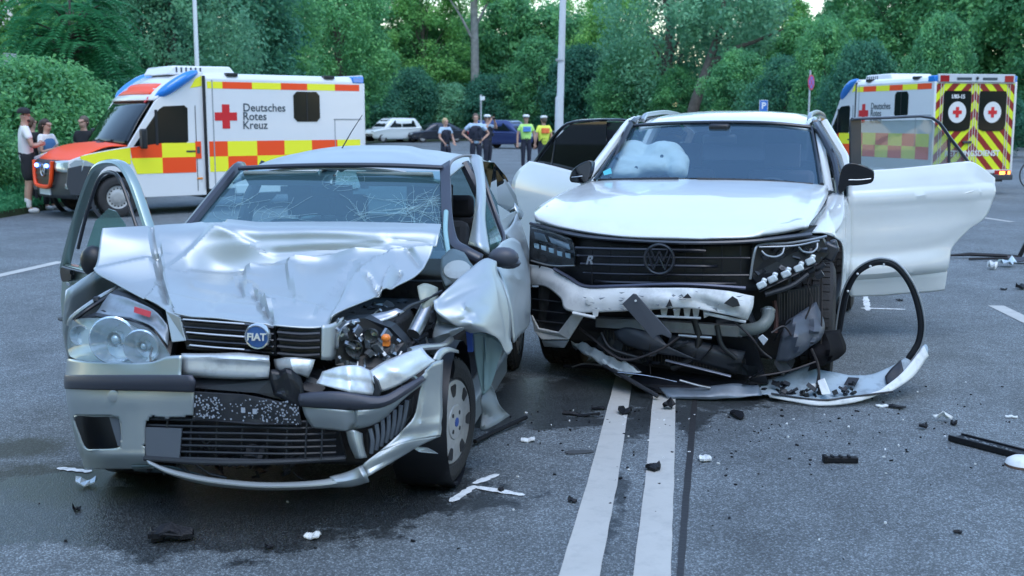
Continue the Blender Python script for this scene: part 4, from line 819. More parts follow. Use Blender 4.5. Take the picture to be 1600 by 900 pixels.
# ---- right (picture) headlamp, smashed
sm = plate('headlamp', PF, [(522, 520, -.60), (535, 500, -.58), (570, 497, -.54), (610, 512, -.50), (632, 535, -.46), (640, 556, -.46), (600, 575, -.56), (570, 580, -.6), (524, 570, -.62)], black_plastic, pc, .10)
bits = MB(); rnd = random.Random(3)
for _ in range(60):
    x, y = rnd.uniform(525, 635), rnd.uniform(500, 572)
    if y < 497 + max(0, (x - 570)) * .6: continue
    bits.box(PF.q(x, y, -.60 + (x - 525) * .0012 - rnd.uniform(0, .05)), (rnd.uniform(.006, .04), rnd.uniform(.004, .02), rnd.uniform(.01, .05)), rnd.uniform(0, 3), rnd.uniform(-1, 1), rnd.uniform(-1, 1))
bits.build('lamp_shard', mat('lamp_shard', (.30, .33, .36), .2, .7), sm, smooth=False)['kind'] = 'stuff'
for (x, y, r) in ((553, 545, .035), (580, 525, .03)): MB().lathe([(r, 0), (r * .9, .02), (r * .5, .05), (.001, .055)], PF.q(x, y, -.655 + (x - 525) * .0012), (0, 1, .1), 16).build('reflector', mat('reflector_dull', (.32, .34, .36), .25, .8), sm)
MB().ball(PF.q(603, 528, -.60), (.020, .02, .017), 10).box(PF.q(604, 536, -.59), (.025, .03, .02)).build('bulb', mat('amber_bulb', (.85, .22, .02), .35, coat=.3), sm)
panel('lamp_frame', PF, [[(523, 545, -.63), (525, 520, -.62), (537, 503, -.6), (560, 498, -.57)], [(529, 545, -.635), (531, 524, -.63), (542, 508, -.61), (563, 503, -.58)]], mat('lamp_shard', (.3, .33, .36)), sm, 4, 3, th=.004, rough=.004)
# ---- right half of the bumper, torn open and folded
pale = mat('pale_silver', (.6, .6, .6))
panel('bumper_skin', PF, [[(504, 581, -.71), (530, 573, -.72), (558, 571, -.70), (578, 579, -.68)], [(499, 591, -.728), (530, 591, -.748), (560, 592, -.725), (582, 598, -.70)], [(494, 599, -.745), (530, 609, -.775), (560, 615, -.75), (586, 618, -.715)]], pale, pc, 5, 5, ((545, 572, 548, 615, 10, .015, 1), (505, 590, 580, 600, 8, -.008, 1)), (0, -1, .2), rough=.008, th=.004)
panel('bumper_skin', PF, [[(577, 580, -.67), (600, 566, -.63), (630, 553, -.57), (659, 543, -.52)], [(583, 597, -.70), (612, 582, -.67), (645, 565, -.60), (668, 555, -.54)], [(595, 613, -.70), (625, 601, -.67), (655, 582, -.60), (680, 564, -.53)]], pale, pc, 5, 5, ((600, 570, 640, 590, 12, .014, 1),), (0, -1, .2), rough=.006, th=.004)
plate('torn_trim', PF, [(583, 588, -.73), (590, 596, -.735), (595, 612, -.74), (590, 625, -.74), (582, 618, -.735), (586, 604, -.735)], dark_plastic, pc, .02)
panel('bumper_strip', PF, [[(468, 616, -.77), (490, 613, -.785), (530, 612, -.79), (590, 620, -.75), (625, 606, -.69), (660, 588, -.6)], [(467, 625, -.785), (490, 626, -.80), (530, 627, -.805), (592, 630, -.765), (630, 612, -.70), (662, 590, -.61)], [(470, 634, -.77), (492, 636, -.785), (530, 638, -.79), (590, 637, -.755), (633, 616, -.69), (664, 592, -.60)]], mat('bumper_strip', (.05, .05, .07)), pc, 5, 3, th=.01, rough=.004)
panel('bumper', PF, [[(472, 634, -.765), (510, 638, -.79), (552, 641, -.785), (598, 634, -.74), (640, 604, -.66), (666, 580, -.58)], [(478, 652, -.76), (515, 655, -.775), (552, 660, -.77), (596, 648, -.72), (640, 612, -.66), (668, 588, -.58)], [(489, 668, -.74), (520, 671, -.755), (546, 672, -.755), (592, 659, -.70), (632, 622, -.65), (665, 596, -.57)]], silver, pc, 6, 5, ((550, 636, 550, 672, 7, -.025, 1), (560, 650, 600, 640, 8, .012, 1)), (0, -1, .3), rough=.008, th=.004)
panel('bumper_fold', PF, [[(541, 674, -.74), (552, 672, -.77), (566, 677, -.73)], [(546, 694, -.74), (556, 692, -.78), (568, 697, -.74)], [(556, 716, -.72), (563, 716, -.77), (573, 715, -.73)]], silver, pc, 5, 5, th=.004)
rg = plate('grille', PF, [(572, 677, -.70), (592, 655, -.68), (645, 620, -.60), (642, 648, -.60), (622, 682, -.64), (575, 712, -.70)], black_plastic, pc, .03)
for i in range(7):
    t = i / 6; pipe('slat', PF, [(578 + 58 * t, 670 - 44 * t, -.715 + .085 * t), (582 + 50 * t, 688 - 36 * t, -.72 + .085 * t), (580 + 46 * t, 708 - 34 * t, -.715 + .085 * t)], .009, mat('blank_blue_grey', (.1, .12, .15)), pc, 2, 6)
panel('bumper', PF, [[(665, 578, -.56), (678, 566, -.50), (692, 562, -.42)], [(655, 612, -.60), (672, 606, -.52), (690, 605, -.42)], [(646, 652, -.63), (668, 648, -.55), (691, 645, -.44)], [(622, 680, -.67), (655, 676, -.60), (690, 668, -.47)], [(592, 706, -.72), (635, 690, -.66), (688, 680, -.50)]], silver, pc, 5, 5, ((667, 580, 660, 660, 6, .014, 1), (630, 668, 690, 660, 10, .020, 1), (655, 600, 650, 650, 8, -.012, 1)), (0, -1, .2), rough=.008, th=.004)
panel('bumper', PF, [[(592, 706, -.72), (635, 690, -.66), (688, 681, -.5)], [(566, 728, -.75), (615, 706, -.70), (660, 694, -.58)], [(574, 745, -.76), (606, 726, -.70), (648, 700, -.60)]], silver, pc, 5, 4, ((570, 735, 640, 700, 8, -.012, 1),), (0, -1, .3), rough=.006, th=.004)
panel('lower_lip', PF, [[(515, 745, -.75), (542, 738, -.74), (566, 727, -.75)], [(520, 754, -.77), (548, 750, -.77), (574, 742, -.77)], [(515, 761, -.74), (550, 760, -.74), (578, 752, -.73)]], silver, pc, 5, 4, ((560, 730, 576, 752, 7, .015, 1),), (0, -1, .2), rough=.004, th=.004)
plate('torn_trim', PF, [(640, 697, -.60), (668, 700, -.55), (684, 709, -.50), (655, 706, -.58)], silver, pc, .004)
# ---- left wing crushed back over the wheel
panel('wing_sheet', PF, [[(678, 470, -.20), (705, 446, -.10), (735, 420, .05), (757, 404, .16), (775, 408, .22)], [(683, 488, -.24), (710, 470, -.17), (740, 446, -.05), (765, 428, .1), (780, 428, .2)], [(705, 505, -.24), (725, 492, -.22), (750, 474, -.10), (774, 455, .06), (788, 450, .18)], [(722, 513, -.22), (742, 508, -.22), (762, 500, -.12), (782, 490, .04), (796, 482, .16)], [(728, 517, -.18), (750, 517, -.18), (770, 522, -.10), (787, 530, .02), (800, 532, .12)], [(735, 520, -.14), (755, 519, -.14), (775, 524, -.06), (791, 553, .02), (801, 545, .10)]], silver, pc, 6, 6, ((690, 470, 752, 440, 14, -.035, 0), (735, 478, 765, 500, 12, .035, 0), (774, 420, 796, 530, 7, .030, 1), (720, 500, 770, 470, 9, -.016, 1), (752, 462, 758, 470, 6, .02, 1), (740, 505, 780, 515, 8, .02, 1)), (-.35, -.9, .2), rough=.012, seed=8, th=.004)
panel('wing_sheet', PF, [[(677, 470, -.20), (683, 486, -.22), (706, 506, -.24)], [(683, 495, -.17), (690, 504, -.18), (716, 510, -.22)], [(676, 524, -.20), (690, 520, -.21), (726, 511, -.22)], [(680, 538, -.18), (695, 532, -.19), (724, 515, -.20)]], silver, pc, 5, 5, ((685, 505, 712, 508, 6, -.03, 1), (680, 528, 722, 510, 5, .014, 1)), (0, -1, .1), rough=.01, seed=2, th=.004)
panel('wheel_arch', PF, [[(676, 562, -.44), (684, 548, -.40), (697, 542, -.34), (716, 547, -.22)], [(686, 566, -.42), (693, 555, -.38), (703, 550, -.32), (716, 552, -.21)]], silver, pc, 5, 3, th=.006, rough=.003)
panel('inner_sill', PF, [[(739, 521, .02), (755, 521, .04), (770, 525, .06), (788, 541, .1)], [(742, 555, .06), (757, 552, .08), (770, 556, .1), (780, 560, .14)], [(748, 590, .1), (758, 588, .12), (766, 590, .14), (772, 588, .16)], [(753, 616, .12), (756, 616, .12), (760, 612, .14), (766, 604, .16)]], mat('inner_teal', (.22, .33, .35), .5, .2, dirt=.3), pc, 5, 5, ((760, 525, 758, 605, 4, .02, 1),), (0, -1, 0), rough=.004, th=.004)
plate('washer_bottle', PF, [(728, 518, -.02), (737, 518, -.02), (739, 550, .0), (731, 550, .0)], mat('blue_plastic', (.05, .12, .5), .4), pc, .03)
panel('wheel_liner', PF, [[(752, 614, .12), (760, 606, .14), (768, 602, .18)], [(752, 640, .10), (766, 632, .14), (780, 628, .2)], [(750, 674, .08), (772, 664, .12), (795, 652, .2)]], mat('torn_liner', (.15, .18, .195), .5, dirt=.6, dscale=6), pc, 5, 5, (), (0, -1, 0), rough=.05, th=.004, fq=14)
# crumpled left door and its mirror
panel('door', PF, [[(765, 398, .55), (785, 378, .95), (800, 372, 1.4), (812, 380, 1.9)], [(778, 425, .42), (795, 415, .75), (812, 412, 1.2), (824, 415, 1.7)], [(790, 455, .38), (804, 450, .7), (818, 448, 1.15), (828, 450, 1.6)], [(798, 490, .36), (808, 488, .65), (819, 485, 1.1), (828, 482, 1.5)], [(802, 535, .34), (810, 525, .6), (818, 518, 1.0), (826, 505, 1.45)]], silver, pc, 6, 6, ((800, 410, 812, 470, 6, -.03, 1), (815, 420, 822, 490, 5, .025, 1), (790, 430, 822, 440, 6, .02, 1), (805, 470, 812, 520, 4, -.02, 1)), (.4, -.9, 0), rough=.014, seed=6, th=.01, fq=7)
panel('quarter_panel', PF, [[(786, 366, 1.7), (800, 350, 2.2), (808, 330, 2.7)], [(800, 380, 1.8), (812, 375, 2.2), (820, 370, 2.6)], [(812, 410, 1.8), (822, 410, 2.1), (829, 408, 2.5)], [(822, 450, 1.7), (828, 450, 2.0), (831, 448, 2.4)]], silver, pc, 5, 5, ((795, 385, 820, 390, 8, -.03, 0),), (.6, -.8, 0), rough=.008, th=.01)
mc = PF.q(787, 402, .38)
mi = MB().ball(mc, (.074, .055, .050), 16).ball(mc + V(.02, .03, -.03), (.06, .05, .03), 12).build('door_mirror', mat('mirror_grey', (.055, .06, .08), .45, bump=.08, bscale=250), pc)
mi.rotation_euler = (0, 0, 0)
MB().tube([mc + V(-.06, .02, -.02), mc + V(-.10, .06, -.05)], [.03, .02], 8).build('mirror_foot', black_plastic, mi)
# ---- open right door (left in the picture)
DF = Frame(PF.w((-.80, .47, 0)), -134)
dtr = lambda p: PF.loc(DF.w(p))
dq = DF.q
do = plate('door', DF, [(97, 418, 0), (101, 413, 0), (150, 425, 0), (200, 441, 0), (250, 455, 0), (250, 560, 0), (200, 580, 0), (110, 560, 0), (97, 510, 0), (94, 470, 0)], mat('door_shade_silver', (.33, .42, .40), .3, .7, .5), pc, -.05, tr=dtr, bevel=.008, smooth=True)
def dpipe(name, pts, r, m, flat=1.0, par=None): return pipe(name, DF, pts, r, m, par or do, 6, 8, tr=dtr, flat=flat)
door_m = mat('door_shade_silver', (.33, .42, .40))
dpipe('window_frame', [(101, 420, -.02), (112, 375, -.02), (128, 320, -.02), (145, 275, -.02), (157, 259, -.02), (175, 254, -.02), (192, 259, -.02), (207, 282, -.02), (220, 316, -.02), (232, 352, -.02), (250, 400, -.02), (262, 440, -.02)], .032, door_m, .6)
dpipe('window_seal', [(122, 388, .0), (134, 340, 0), (148, 295, 0), (158, 275, 0), (170, 269, 0), (183, 274, 0), (194, 296, 0), (207, 335, 0), (222, 380, 0)], .010, trim)
dpipe('waist_strip', [(100, 417, .02), (150, 430, .02), (200, 446, .02), (250, 462, .02)], .014, trim, .6)
plate('window_glass', DF, [(122, 420, -.02), (135, 390, -.02), (150, 345, -.02), (170, 326, -.02), (182, 330, -.02), (196, 350, -.02), (212, 400, -.02), (225, 450, -.02)], side_glass, do, .004, tr=dtr)
hd = plate('handle', DF, [(100, 418, .012), (114, 422, .012), (116, 436, .012), (104, 440, .012), (100, 432, .012)], black_plastic, do, .02, tr=dtr, k=2)
plate('handle_lever', DF, [(103, 419, .034), (113, 422, .034), (112, 428, .034), (104, 426, .034)], dark_plastic, hd, .012, tr=dtr); plate('lock', DF, [(105, 441, .012), (111, 443, .012), (110, 447, .012), (105, 445, .012)], chrome, do, .006, tr=dtr)
dpipe('rub_strip', [(95, 498, .03), (130, 505, .03), (180, 515, .03)], .02, dark_plastic, .6)
mm = dtr(DF.q(146, 408, .11)); MB().ball(mm, (.07, .06, .085), 14).tube([mm, mm + V(.08, .06, -.04)], .03, 8).build('door_mirror', black_plastic, do)
# ---- wheels
wheel(pc, (.705, .0, .291), .291, .185, 1, -rad(13), 'slots', .66)
wheel(pc, (-.70, .0, .291), .291, .185, -1, -rad(13), 'slots', .66)
wheel(pc, (.70, 2.46, .291), .291, .185, 1, 0, 'slots', .66); wheel(pc, (-.70, 2.46, .291), .291, .185, -1, 0, 'slots', .66)
for sx in (1, -1): MB().lathe([(.33, -.13), (.34, .0), (.33, .12)], (sx * .70, 0, .33), (1, 0, 0), 20).build('arch_liner', black_plastic, pc)
# ---------------------------------------------------------------- the white wreck
TF = Frame((1.147, 7.44), 18.5)
tc_ = thing('suv', 'crashed white SUV with torn front bumper, airbags out and both rear doors open', 'car', TF.o, -TF.a)
hr = [[(921, 284, .93), (960, 281.5, .86), (1020, 280.5, .82), (1100, 280.5, .80), (1180, 282, .82), (1240, 285, .86), (1293, 290, .92)],
      [(889, 297, .5), (935, 294, .45), (1000, 292, .41), (1090, 292, .38), (1180, 294, .4), (1245, 297, .44), (1294, 303, .5)],
      [(861, 311, .1), (915, 308, .02), (985, 307, -.03), (1080, 308, -.05), (1178, 310, -.02), (1240, 312, .06), (1288, 317, .15)],
      [(841, 324, -.25), (900, 325, -.34), (975, 327, -.40), (1070, 329, -.42), (1172, 330, -.39), (1232, 331, -.30), (1278, 333, -.2)],
      [(834, 334, -.48), (890, 342, -.60), (970, 348, -.69), (1068, 351, -.72), (1168, 349, -.67), (1225, 347, -.56), (1269, 344, -.42)],
      [(836, 341, -.54), (885, 354, -.70), (968, 366, -.81), (1068, 369, -.85), (1165, 368, -.80), (1222, 361, -.66), (1264, 352, -.52)],
      [(838, 346, -.53), (884, 358, -.69), (968, 370, -.80), (1068, 374, -.84), (1165, 372, -.79), (1221, 365, -.65), (1262, 356, -.51)]]
panel('bonnet', TF, hr, white_paint, tc_, 7, 8, ((892, 345, 905, 300, 12, -.010, 0), (1230, 345, 1255, 305, 14, -.012, 0), (955, 352, 973, 349, 5, -.012, 1), (969, 355, 966, 362, 4, -.01, 1), (1190, 364, 1250, 350, 10, .02, 0), (1060, 362, 1100, 366, 10, -.012, 0)), (0, -.6, .8), .0015, 2, .008)
# roof
def troof(x, y):
    z = float(np.interp(y, [1.56, 1.75, 2.2, 2.8, 3.5, 4.0, 4.15], [1.628, 1.668, 1.708, 1.715, 1.69, 1.62, 1.56])); hw = float(np.interp(y, [1.56, 2.2, 3.2, 4.15], [.655, .69, .69, .62]))
    return V(-.03 + x * hw, y + .08 * x * x * (1 if y < 1.7 else 0), z - .055 * abs(x) ** 3.5 - .012 * x * x)
MB().grid(net([[troof(x, y) for x in (-1, -.9, -.7, -.35, 0, .35, .7, .9, 1)] for y in (1.56, 1.75, 2.2, 2.8, 3.5, 4.0, 4.15)], 3, 4)).build('roof', white_paint, tc_, solid=.02)
for sx in (-1, 1):
    x = -.03 + sx * .655
    MB().tube(spline([V(x, 1.78, 1.645), V(x, 1.84, 1.675), V(x, 2.0, 1.695), V(x, 2.8, 1.715), V(x, 3.6, 1.685), V(x, 3.75, 1.63)], 5), .019, 8).build('roof_rail', mat('rail_anodised', (.45, .48, .50), .3, .85), tc_)
wr = [[(931, 281, .94), (1000, 279, .855), (1105, 278, .81), (1210, 281, .85), (1283, 288, .93)], [(958, 240, 1.28), (1020, 237, 1.2), (1112, 236, 1.17), (1205, 238, 1.2), (1277, 243, 1.28)], [(986, 198, 1.60), (1050, 194, 1.54), (1128, 192.5, 1.52), (1205, 194, 1.54), (1269, 200, 1.60)]]
suv_glass = glass('suv_windscreen', (.80, .92, .95), .90, ior=2.1, hazec=(.14, .30, .46), haze=.10, gcol=(.66, .86, 1.0))  # sky reflection strengthened by a bluish film and gloss tint in the colour
panel('windscreen', TF, wr, suv_glass, tc_, 5, 5, th=0)
tband = mat('glass_border_black', (.015, .018, .024), .15, coat=.4)
pipe('windscreen_border', TF, [(984, 196.5, 1.59), (1050, 192.5, 1.53), (1128, 191, 1.51), (1205, 192.5, 1.53), (1271, 199, 1.59)], .014, tband, tc_, 4)
pipe('windscreen_border', TF, [(1269, 199, 1.57), (1277, 243, 1.25), (1284, 288, .90)], .016, tband, tc_, 4); pipe('windscreen_border', TF, [(985, 197, 1.57), (957, 240, 1.25), (929, 281, .91)], .012, tband, tc_, 4)
pipe('wiper', TF, [(935, 281, .90), (1000, 279.5, .80), (1060, 279, .77)], .010, black_plastic, tc_); pipe('wiper', TF, [(1090, 279.5, .76), (1180, 282, .79), (1270, 288, .87)], .010, black_plastic, tc_)
for pts in ([(912, 286, .96), (948, 238, 1.30), (980, 196, 1.62), (992, 188, 1.72)], [(1296, 303, .97), (1285, 245, 1.30), (1275, 201, 1.60), (1268, 190, 1.72)]): pipe('windscreen_pillar', TF, pts, .035, white_paint, tc_, 5, 8)
plate('sticker', TF, [(942, 268, .955), (954, 262, 1.0), (956, 271, .96), (944, 274, .93)], mat('cyan_sticker', (.05, .42, .50), .5), tc_, .002)
# sides, rear, floor
def tside(sx, y0, y1, name, n=10):
    R = []
    for y in np.linspace(y0, y1, n):
        zb = .26
        for ya in (0, 2.9):
            if abs(y - ya) < .44: zb = max(zb, .38 + math.sqrt(max(0, .44 ** 2 - (y - ya) ** 2)))
        tz = float(np.interp(y, [-.5, 0, 3.3, 3.95], [.10, 0, 0, .12]))
        R.append([V(sx * (x - tz), y, max(z, zb + .02 * i)) for i, (x, z) in enumerate(((.93, .26), (.975, .45), (.985, .75), (.97, .98), (.93, 1.09)))])
    return MB().grid(net(R, 3, 2)).build(name, white_paint, tc_, solid=.015)
tside(1, .46, 1.44, 'front_door'); tside(-1, .40, 1.44, 'front_door'); tside(1, 2.45, 3.95, 'rear_wing', 14); tside(-1, 2.45, 3.95, 'rear_wing', 14); tside(-1, -.28, .42, 'front_wing', 10)
for sx in (1, -1):
    MB().box((sx * .90, 1.5, .30), (.10, 2.2, .14)).build('sill', black_plastic, tc_, bevel=.03)
    MB().tube([V(sx * .95, 1.47, 1.05), V(sx * .84, 1.52, 1.35), V(sx * .70 - .03, 1.62, 1.63)], .04, 8).build('door_pillar', tband, tc_)
    MB().add([V(sx * .935, .95, 1.09), V(sx * .94, 1.45, 1.09), V(sx * .71 - .03, 1.62, 1.60), V(sx * .73 - .03, 1.50, 1.57)], [(0, 1, 2, 3)]).build('side_window', glass('suv_side_glass', (.6, .75, .72), .7, ior=1.7), tc_)
    MB().tube(spline([V(sx * (.93 if sx > 0 else .88), .80 if sx > 0 else 1.0, 1.06 if sx > 0 else 1.12), V(sx * (.84 if sx > 0 else .80), 1.2, 1.38 if sx > 0 else 1.30), V(sx * .71 - .03, 1.60, 1.62), V(sx * .69 - .03, 2.2, 1.66), V(sx * .68 - .03, 3.2, 1.64), V(sx * .70 - .03, 3.9, 1.5)], 5), .026, 8).build('window_trim', tband, tc_)
    MB().tube([V(sx * .94, 2.5, 1.06), V(sx * .85, 2.55, 1.35), V(sx * .70 - .03, 2.6, 1.63)], .05, 8).build('door_pillar', white_paint, tc_)
    MB().grid(net([[V(sx * .94, 2.6, 1.08), V(sx * .92, 3.3, 1.09), V(sx * .84, 3.9, 1.09)], [V(sx * .70 - .03, 2.65, 1.62), V(sx * .69 - .03, 3.3, 1.62), V(sx * .65 - .03, 3.85, 1.52)]], 3, 3)).build('rear_side_window', tint_glass, tc_, solid=.01)
MB().grid(net([[V(-.86, 3.92, 1.09), V(0, 4.02, 1.1), V(.86, 3.92, 1.09)], [V(-.86, 3.95, .8), V(0, 4.05, .8), V(.86, 3.95, .8)], [V(-.84, 3.9, .35), V(0, 4.0, .35), V(.84, 3.9, .35)]], 4, 4)).build('tailgate', white_paint, tc_, solid=.03)
MB().grid(net([[V(-.80, 3.95, 1.10), V(0, 4.03, 1.1), V(.80, 3.95, 1.10)], [V(-.63, 4.10, 1.55), V(-.02, 4.15, 1.56), V(.58, 4.10, 1.55)]], 4, 3)).build('rear_window', tint_glass, tc_)
fl = MB(); fl.box((0, 1.9, .32), (1.75, 3.9, .08)); fl.box((0, .62, .65), (1.7, .08, .8)); fl.box((0, 3.6, .7), (1.6, .5, .6)); fl.build('floor_pan', black_plastic, tc_)
MB().grid(net([[V(x, .72, 1.02) for x in (-.84, -.4, 0, .4, .84)], [V(x, 1.0, 1.045 + (.05 if .2 < x < .6 else 0)) for x in (-.84, -.4, 0, .4, .84)], [V(x, 1.25, .97) for x in (-.82, -.4, 0, .4, .82)], [V(x, 1.28, .6) for x in (-.82, -.4, 0, .4, .82)]], 4, 4)).build('dashboard', mat('suv_dash', (.035, .045, .06), .7, bump=.1, bscale=200), tc_, solid=.02)
stw = MB(); stw.tube([V(.38 + .19 * math.cos(t), 1.42 + .07 * math.sin(t), 1.02 + .18 * math.sin(t)) for t in [i * math.pi / 12 for i in range(24)]], .017, 8, closed=True); stw.box((.38, 1.42, 1.02), (.3, .05, .09)); stw.build('steering_wheel', black_plastic, tc_)
for x in (.40, -.40): seat(tc_, x, 1.95, mat('suv_seat', (.05, .035, .04), .7), .62, .54, .66)
rb = MB(); rb.box((0, 2.75, .66), (1.4, .5, .2)); rb.box((0, 3.02, .98), (1.4, .16, .62), rx=-.2); rb.build('rear_bench', cloth_dark, tc_, bevel=.05)
mr = MB(); mr.box((-.02, 1.50, 1.50), (.26, .04, .08)); mr.box((-.02, 1.50, 1.58), (.16, .12, .08)); mr.build('rear_view_mirror', black_plastic, tc_, bevel=.02)
# deployed passenger airbag: two billowing cushions, vents as dark dots
ab = MB(); c1 = TF.q(988, 243, 1.52); c2 = TF.q(1038, 244, 1.50); c3 = TF.q(982, 260, 1.36); c4 = TF.q(1058, 255, 1.40); c5 = TF.q(1016, 260, 1.36)
for c, r in ((c1, (.155, .16, .125)), (c2, (.17, .18, .125)), (c3, (.16, .14, .09)), (c4, (.105, .13, .095)), (c5, (.19, .15, .08)), (TF.q(978, 270, 1.28), (.16, .10, .06)), (TF.q(1060, 266, 1.30), (.085, .10, .08))): ab.ball(c, r, 16)
abo = ab.build('airbag', mat('airbag_cloth', (.84, .86, .83), .8, bump=.5, bscale=14), tc_); r_ = abo.modifiers.new('skin', 'REMESH'); r_.mode = 'VOXEL'; r_.voxel_size = .018; r_.use_smooth_shade = True
s_ = abo.modifiers.new('soft', 'SMOOTH'); s_.iterations = 14; s_.factor = .6
tx = bpy.data.textures.new('creases', 'CLOUDS'); tx.noise_scale = .06; tx.noise_depth = 3; d_ = abo.modifiers.new('crease', 'DISPLACE'); d_.texture = tx; d_.strength = .022; d_.mid_level = .5
for px_, py_, d in ((994, 262, 1.22), (1034, 244, 1.31)): MB().lathe([(.001, 0), (.013, 0), (.013, .01)], TF.q(px_, py_, d), (0, 1, 0), 12).build('airbag_vent', mat('vent_grey', (.10, .13, .14), .8), abo)
cu = MB().ball((.50, 1.30, 1.04), (.28, .16, .10), 14).build('airbag', mat('airbag_grey', (.30, .42, .48), .85), tc_)
# ---- front: black nose, headlamps, grille
eb = MB(); eb.box((-.05, .1, .55), (1.5, 1.1, .70)); eb.box((-.35, -.5, .52), (1.0, .14, .56)); eb.build('engine_block', mat('engine_black', (.012, .012, .014), .7), tc_, bevel=.03)
panel('nose_panel', TF, [[(831, 352, -.42), (885, 362, -.58), (968, 375, -.68), (1068, 379, -.71), (1168, 377, -.66), (1230, 369, -.54), (1266, 364, -.44)], [(830, 380, -.42), (880, 400, -.60), (968, 410, -.70), (1068, 412, -.73), (1168, 410, -.67), (1225, 400, -.54), (1268, 395, -.44)], [(830, 414, -.42), (872, 436, -.60), (968, 458, -.70), (1068, 460, -.73), (1168, 455, -.67), (1215, 440, -.54), (1268, 420, -.44)]], black_plastic, tc_, 4, 4, th=.03)
pipe('bonnet_trim', TF, [(831, 349, -.50), (870, 360, -.66), (920, 370, -.76), (1000, 376, -.82), (1080, 379, -.84), (1165, 377, -.79), (1225, 371, -.67), (1266, 366, -.56)], .022, mat('trim_slate', (.055, .065, .085), .35, coat=.3), tc_, 5, 8, flat=.6)
hl = plate('headlamp', TF, [(829, 352, -.47), (850, 356, -.57), (893, 372, -.69), (899, 398, -.72), (896, 417, -.71), (862, 415, -.62), (831, 403, -.48)], mat('lamp_black', (.015, .017, .022), .2, coat=.5), tc_, .08)
blk = mat('lamp_glass_block', (.20, .27, .32), .12, .5, .8)
for pl_ in ([(834, 362, -.525), (850, 366, -.59), (856, 379, -.61), (836, 374, -.53)], [(856, 369, -.605), (889, 381, -.70), (891, 391, -.715), (861, 380, -.625)]): plate('projector', TF, pl_, blk, hl, .03, bevel=.004)
for x, y, d in ((838, 384, -.545), (849, 387, -.59), (861, 391, -.635), (874, 396, -.68), (887, 399, -.71)): plate('led_element', TF, [(x - 4, y - 4, d), (x + 4, y - 2.5, d - .01), (x + 4, y + 5, d - .01), (x - 3, y + 3, d)], mat('led_lens', (.35, .52, .62), .15, .3, .6), hl, .015)
pipe('lamp_trim', TF, [(831, 356, -.50), (852, 361, -.60), (892, 374, -.70)], .004, mat('satin_chrome', (.6, .6, .6)), hl, 3, 6); pipe('lamp_trim', TF, [(830, 407, -.52), (862, 415, -.66), (898, 415, -.74)], .005, mat('satin_chrome', (.6, .6, .6)), hl, 3, 6)
lens('lamp_cover', [(829, 352, -.52), (850, 356, -.62), (872, 363, -.68), (893, 371, -.735), (897, 385, -.75), (899, 398, -.755), (896, 417, -.75), (862, 416, -.665), (831, 405, -.53), (829, 378, -.52)], (864, 386, -.66), clear_glass, hl, .02, 2, TF)
gl_bar = mat('grille_bar_gloss', (.016, .019, .028), .3, coat=.25)
for i, (y, x0, x1) in enumerate(((390, 900, 1040), (402, 902, 1172), (415, 908, 1120), (429, 912, 1170), (442, 930, 1150))):
    pipe('grille_bar', TF, [(x0, y - 3, -.765), (960, y - 1, -.82), (1030, y, -.84), (1100, y + 1, -.83), (x1, y + 1, -.78)], .011 if i % 2 else .015, gl_bar, tc_, 4, 6, flat=.6)
for i in range(9): x = 925 + i * 29; pipe('grille_mesh', TF, [(x, 384, -.79), (x, 444, -.79)], .004, black_plastic, tc_, 1, 5)
pipe('grille_lower_trim', TF, [(866, 420, -.68), (890, 434, -.745), (914, 447, -.80), (960, 447, -.84), (1060, 444, -.87), (1165, 450, -.82)], .011, mat('satin_slate', (.08, .09, .13), .35, .5), tc_, 5, 6)
rc = TF.q(1030, 405, -.875)
em = MB().tube([rc + V(.086 * math.cos(t), 0, .086 * math.sin(t)) for t in [i * math.pi / 16 for i in range(32)]], .009, 8, closed=True)
for a, b in (((-.052, .060), (-.024, -.010)), ((-.024, -.010), (0, .050)), ((0, .050), (.024, -.010)), ((.024, -.010), (.052, .060)), ((-.068, .035), (-.034, -.062)), ((-.034, -.062), (0, .008)), ((0, .008), (.034, -.062)), ((.034, -.062), (.068, .035))): em.tube([rc + V(a[0], 0, a[1]), rc + V(b[0], 0, b[1])], .006, 6)
em.build('emblem', gl_bar, tc_)
text('badge_letter', 'R', .075, mat('badge_dull', (.30, .33, .38), .3, .6), tc_, basis(TF.q(922, 407, -.83), (1, -.1, .06), (.28, 0, 1)), .004, .002)
# right (picture) headlamp, smashed open
hb2 = plate('headlamp', TF, [(1176, 376, -.72), (1230, 370, -.62), (1285, 372, -.48), (1296, 395, -.45), (1270, 420, -.55), (1190, 450, -.70), (1172, 430, -.74)], black_plastic, tc_, .12)
pipe('lamp_frame', TF, [(1172, 436, -.77), (1178, 398, -.77), (1188, 382, -.74), (1230, 380, -.66), (1270, 374, -.56), (1291, 369, -.48)], .008, mat('frame_grey', (.30, .33, .36), .35, .5), hb2, 4, 6)
pipe('lamp_frame', TF, [(1186, 386, -.75), (1240, 384, -.66), (1280, 376, -.55)], .006, mat('frame_grey', (.3, .3, .3)), hb2, 4, 6)
for pts in ([(1190, 392, -.75), (1198, 399, -.75), (1212, 401, -.73), (1222, 396, -.71), (1225, 387, -.69)], [(1248, 386, -.66), (1255, 393, -.65), (1268, 394, -.62), (1276, 388, -.6), (1277, 380, -.58)]): pipe('lamp_ring', TF, pts, .006, mat('frame_grey', (.3, .3, .3)), hb2, 4, 6)
for x, y in ((1190, 445), (1207, 436), (1228, 428), (1248, 419), (1266, 408)):
    o = MB().box(TF.q(x, y, -.78 + (x - 1190) * .0022), (.055, .03, .04), ry=-.5).box(TF.q(x + 3, y - 4, -.775 + (x - 1190) * .0022), (.03, .03, .05), ry=.3).build('led_module', mat('module_white', (.66, .72, .76), .35, .2, dirt=.5, dscale=12), hb2, bevel=.008)
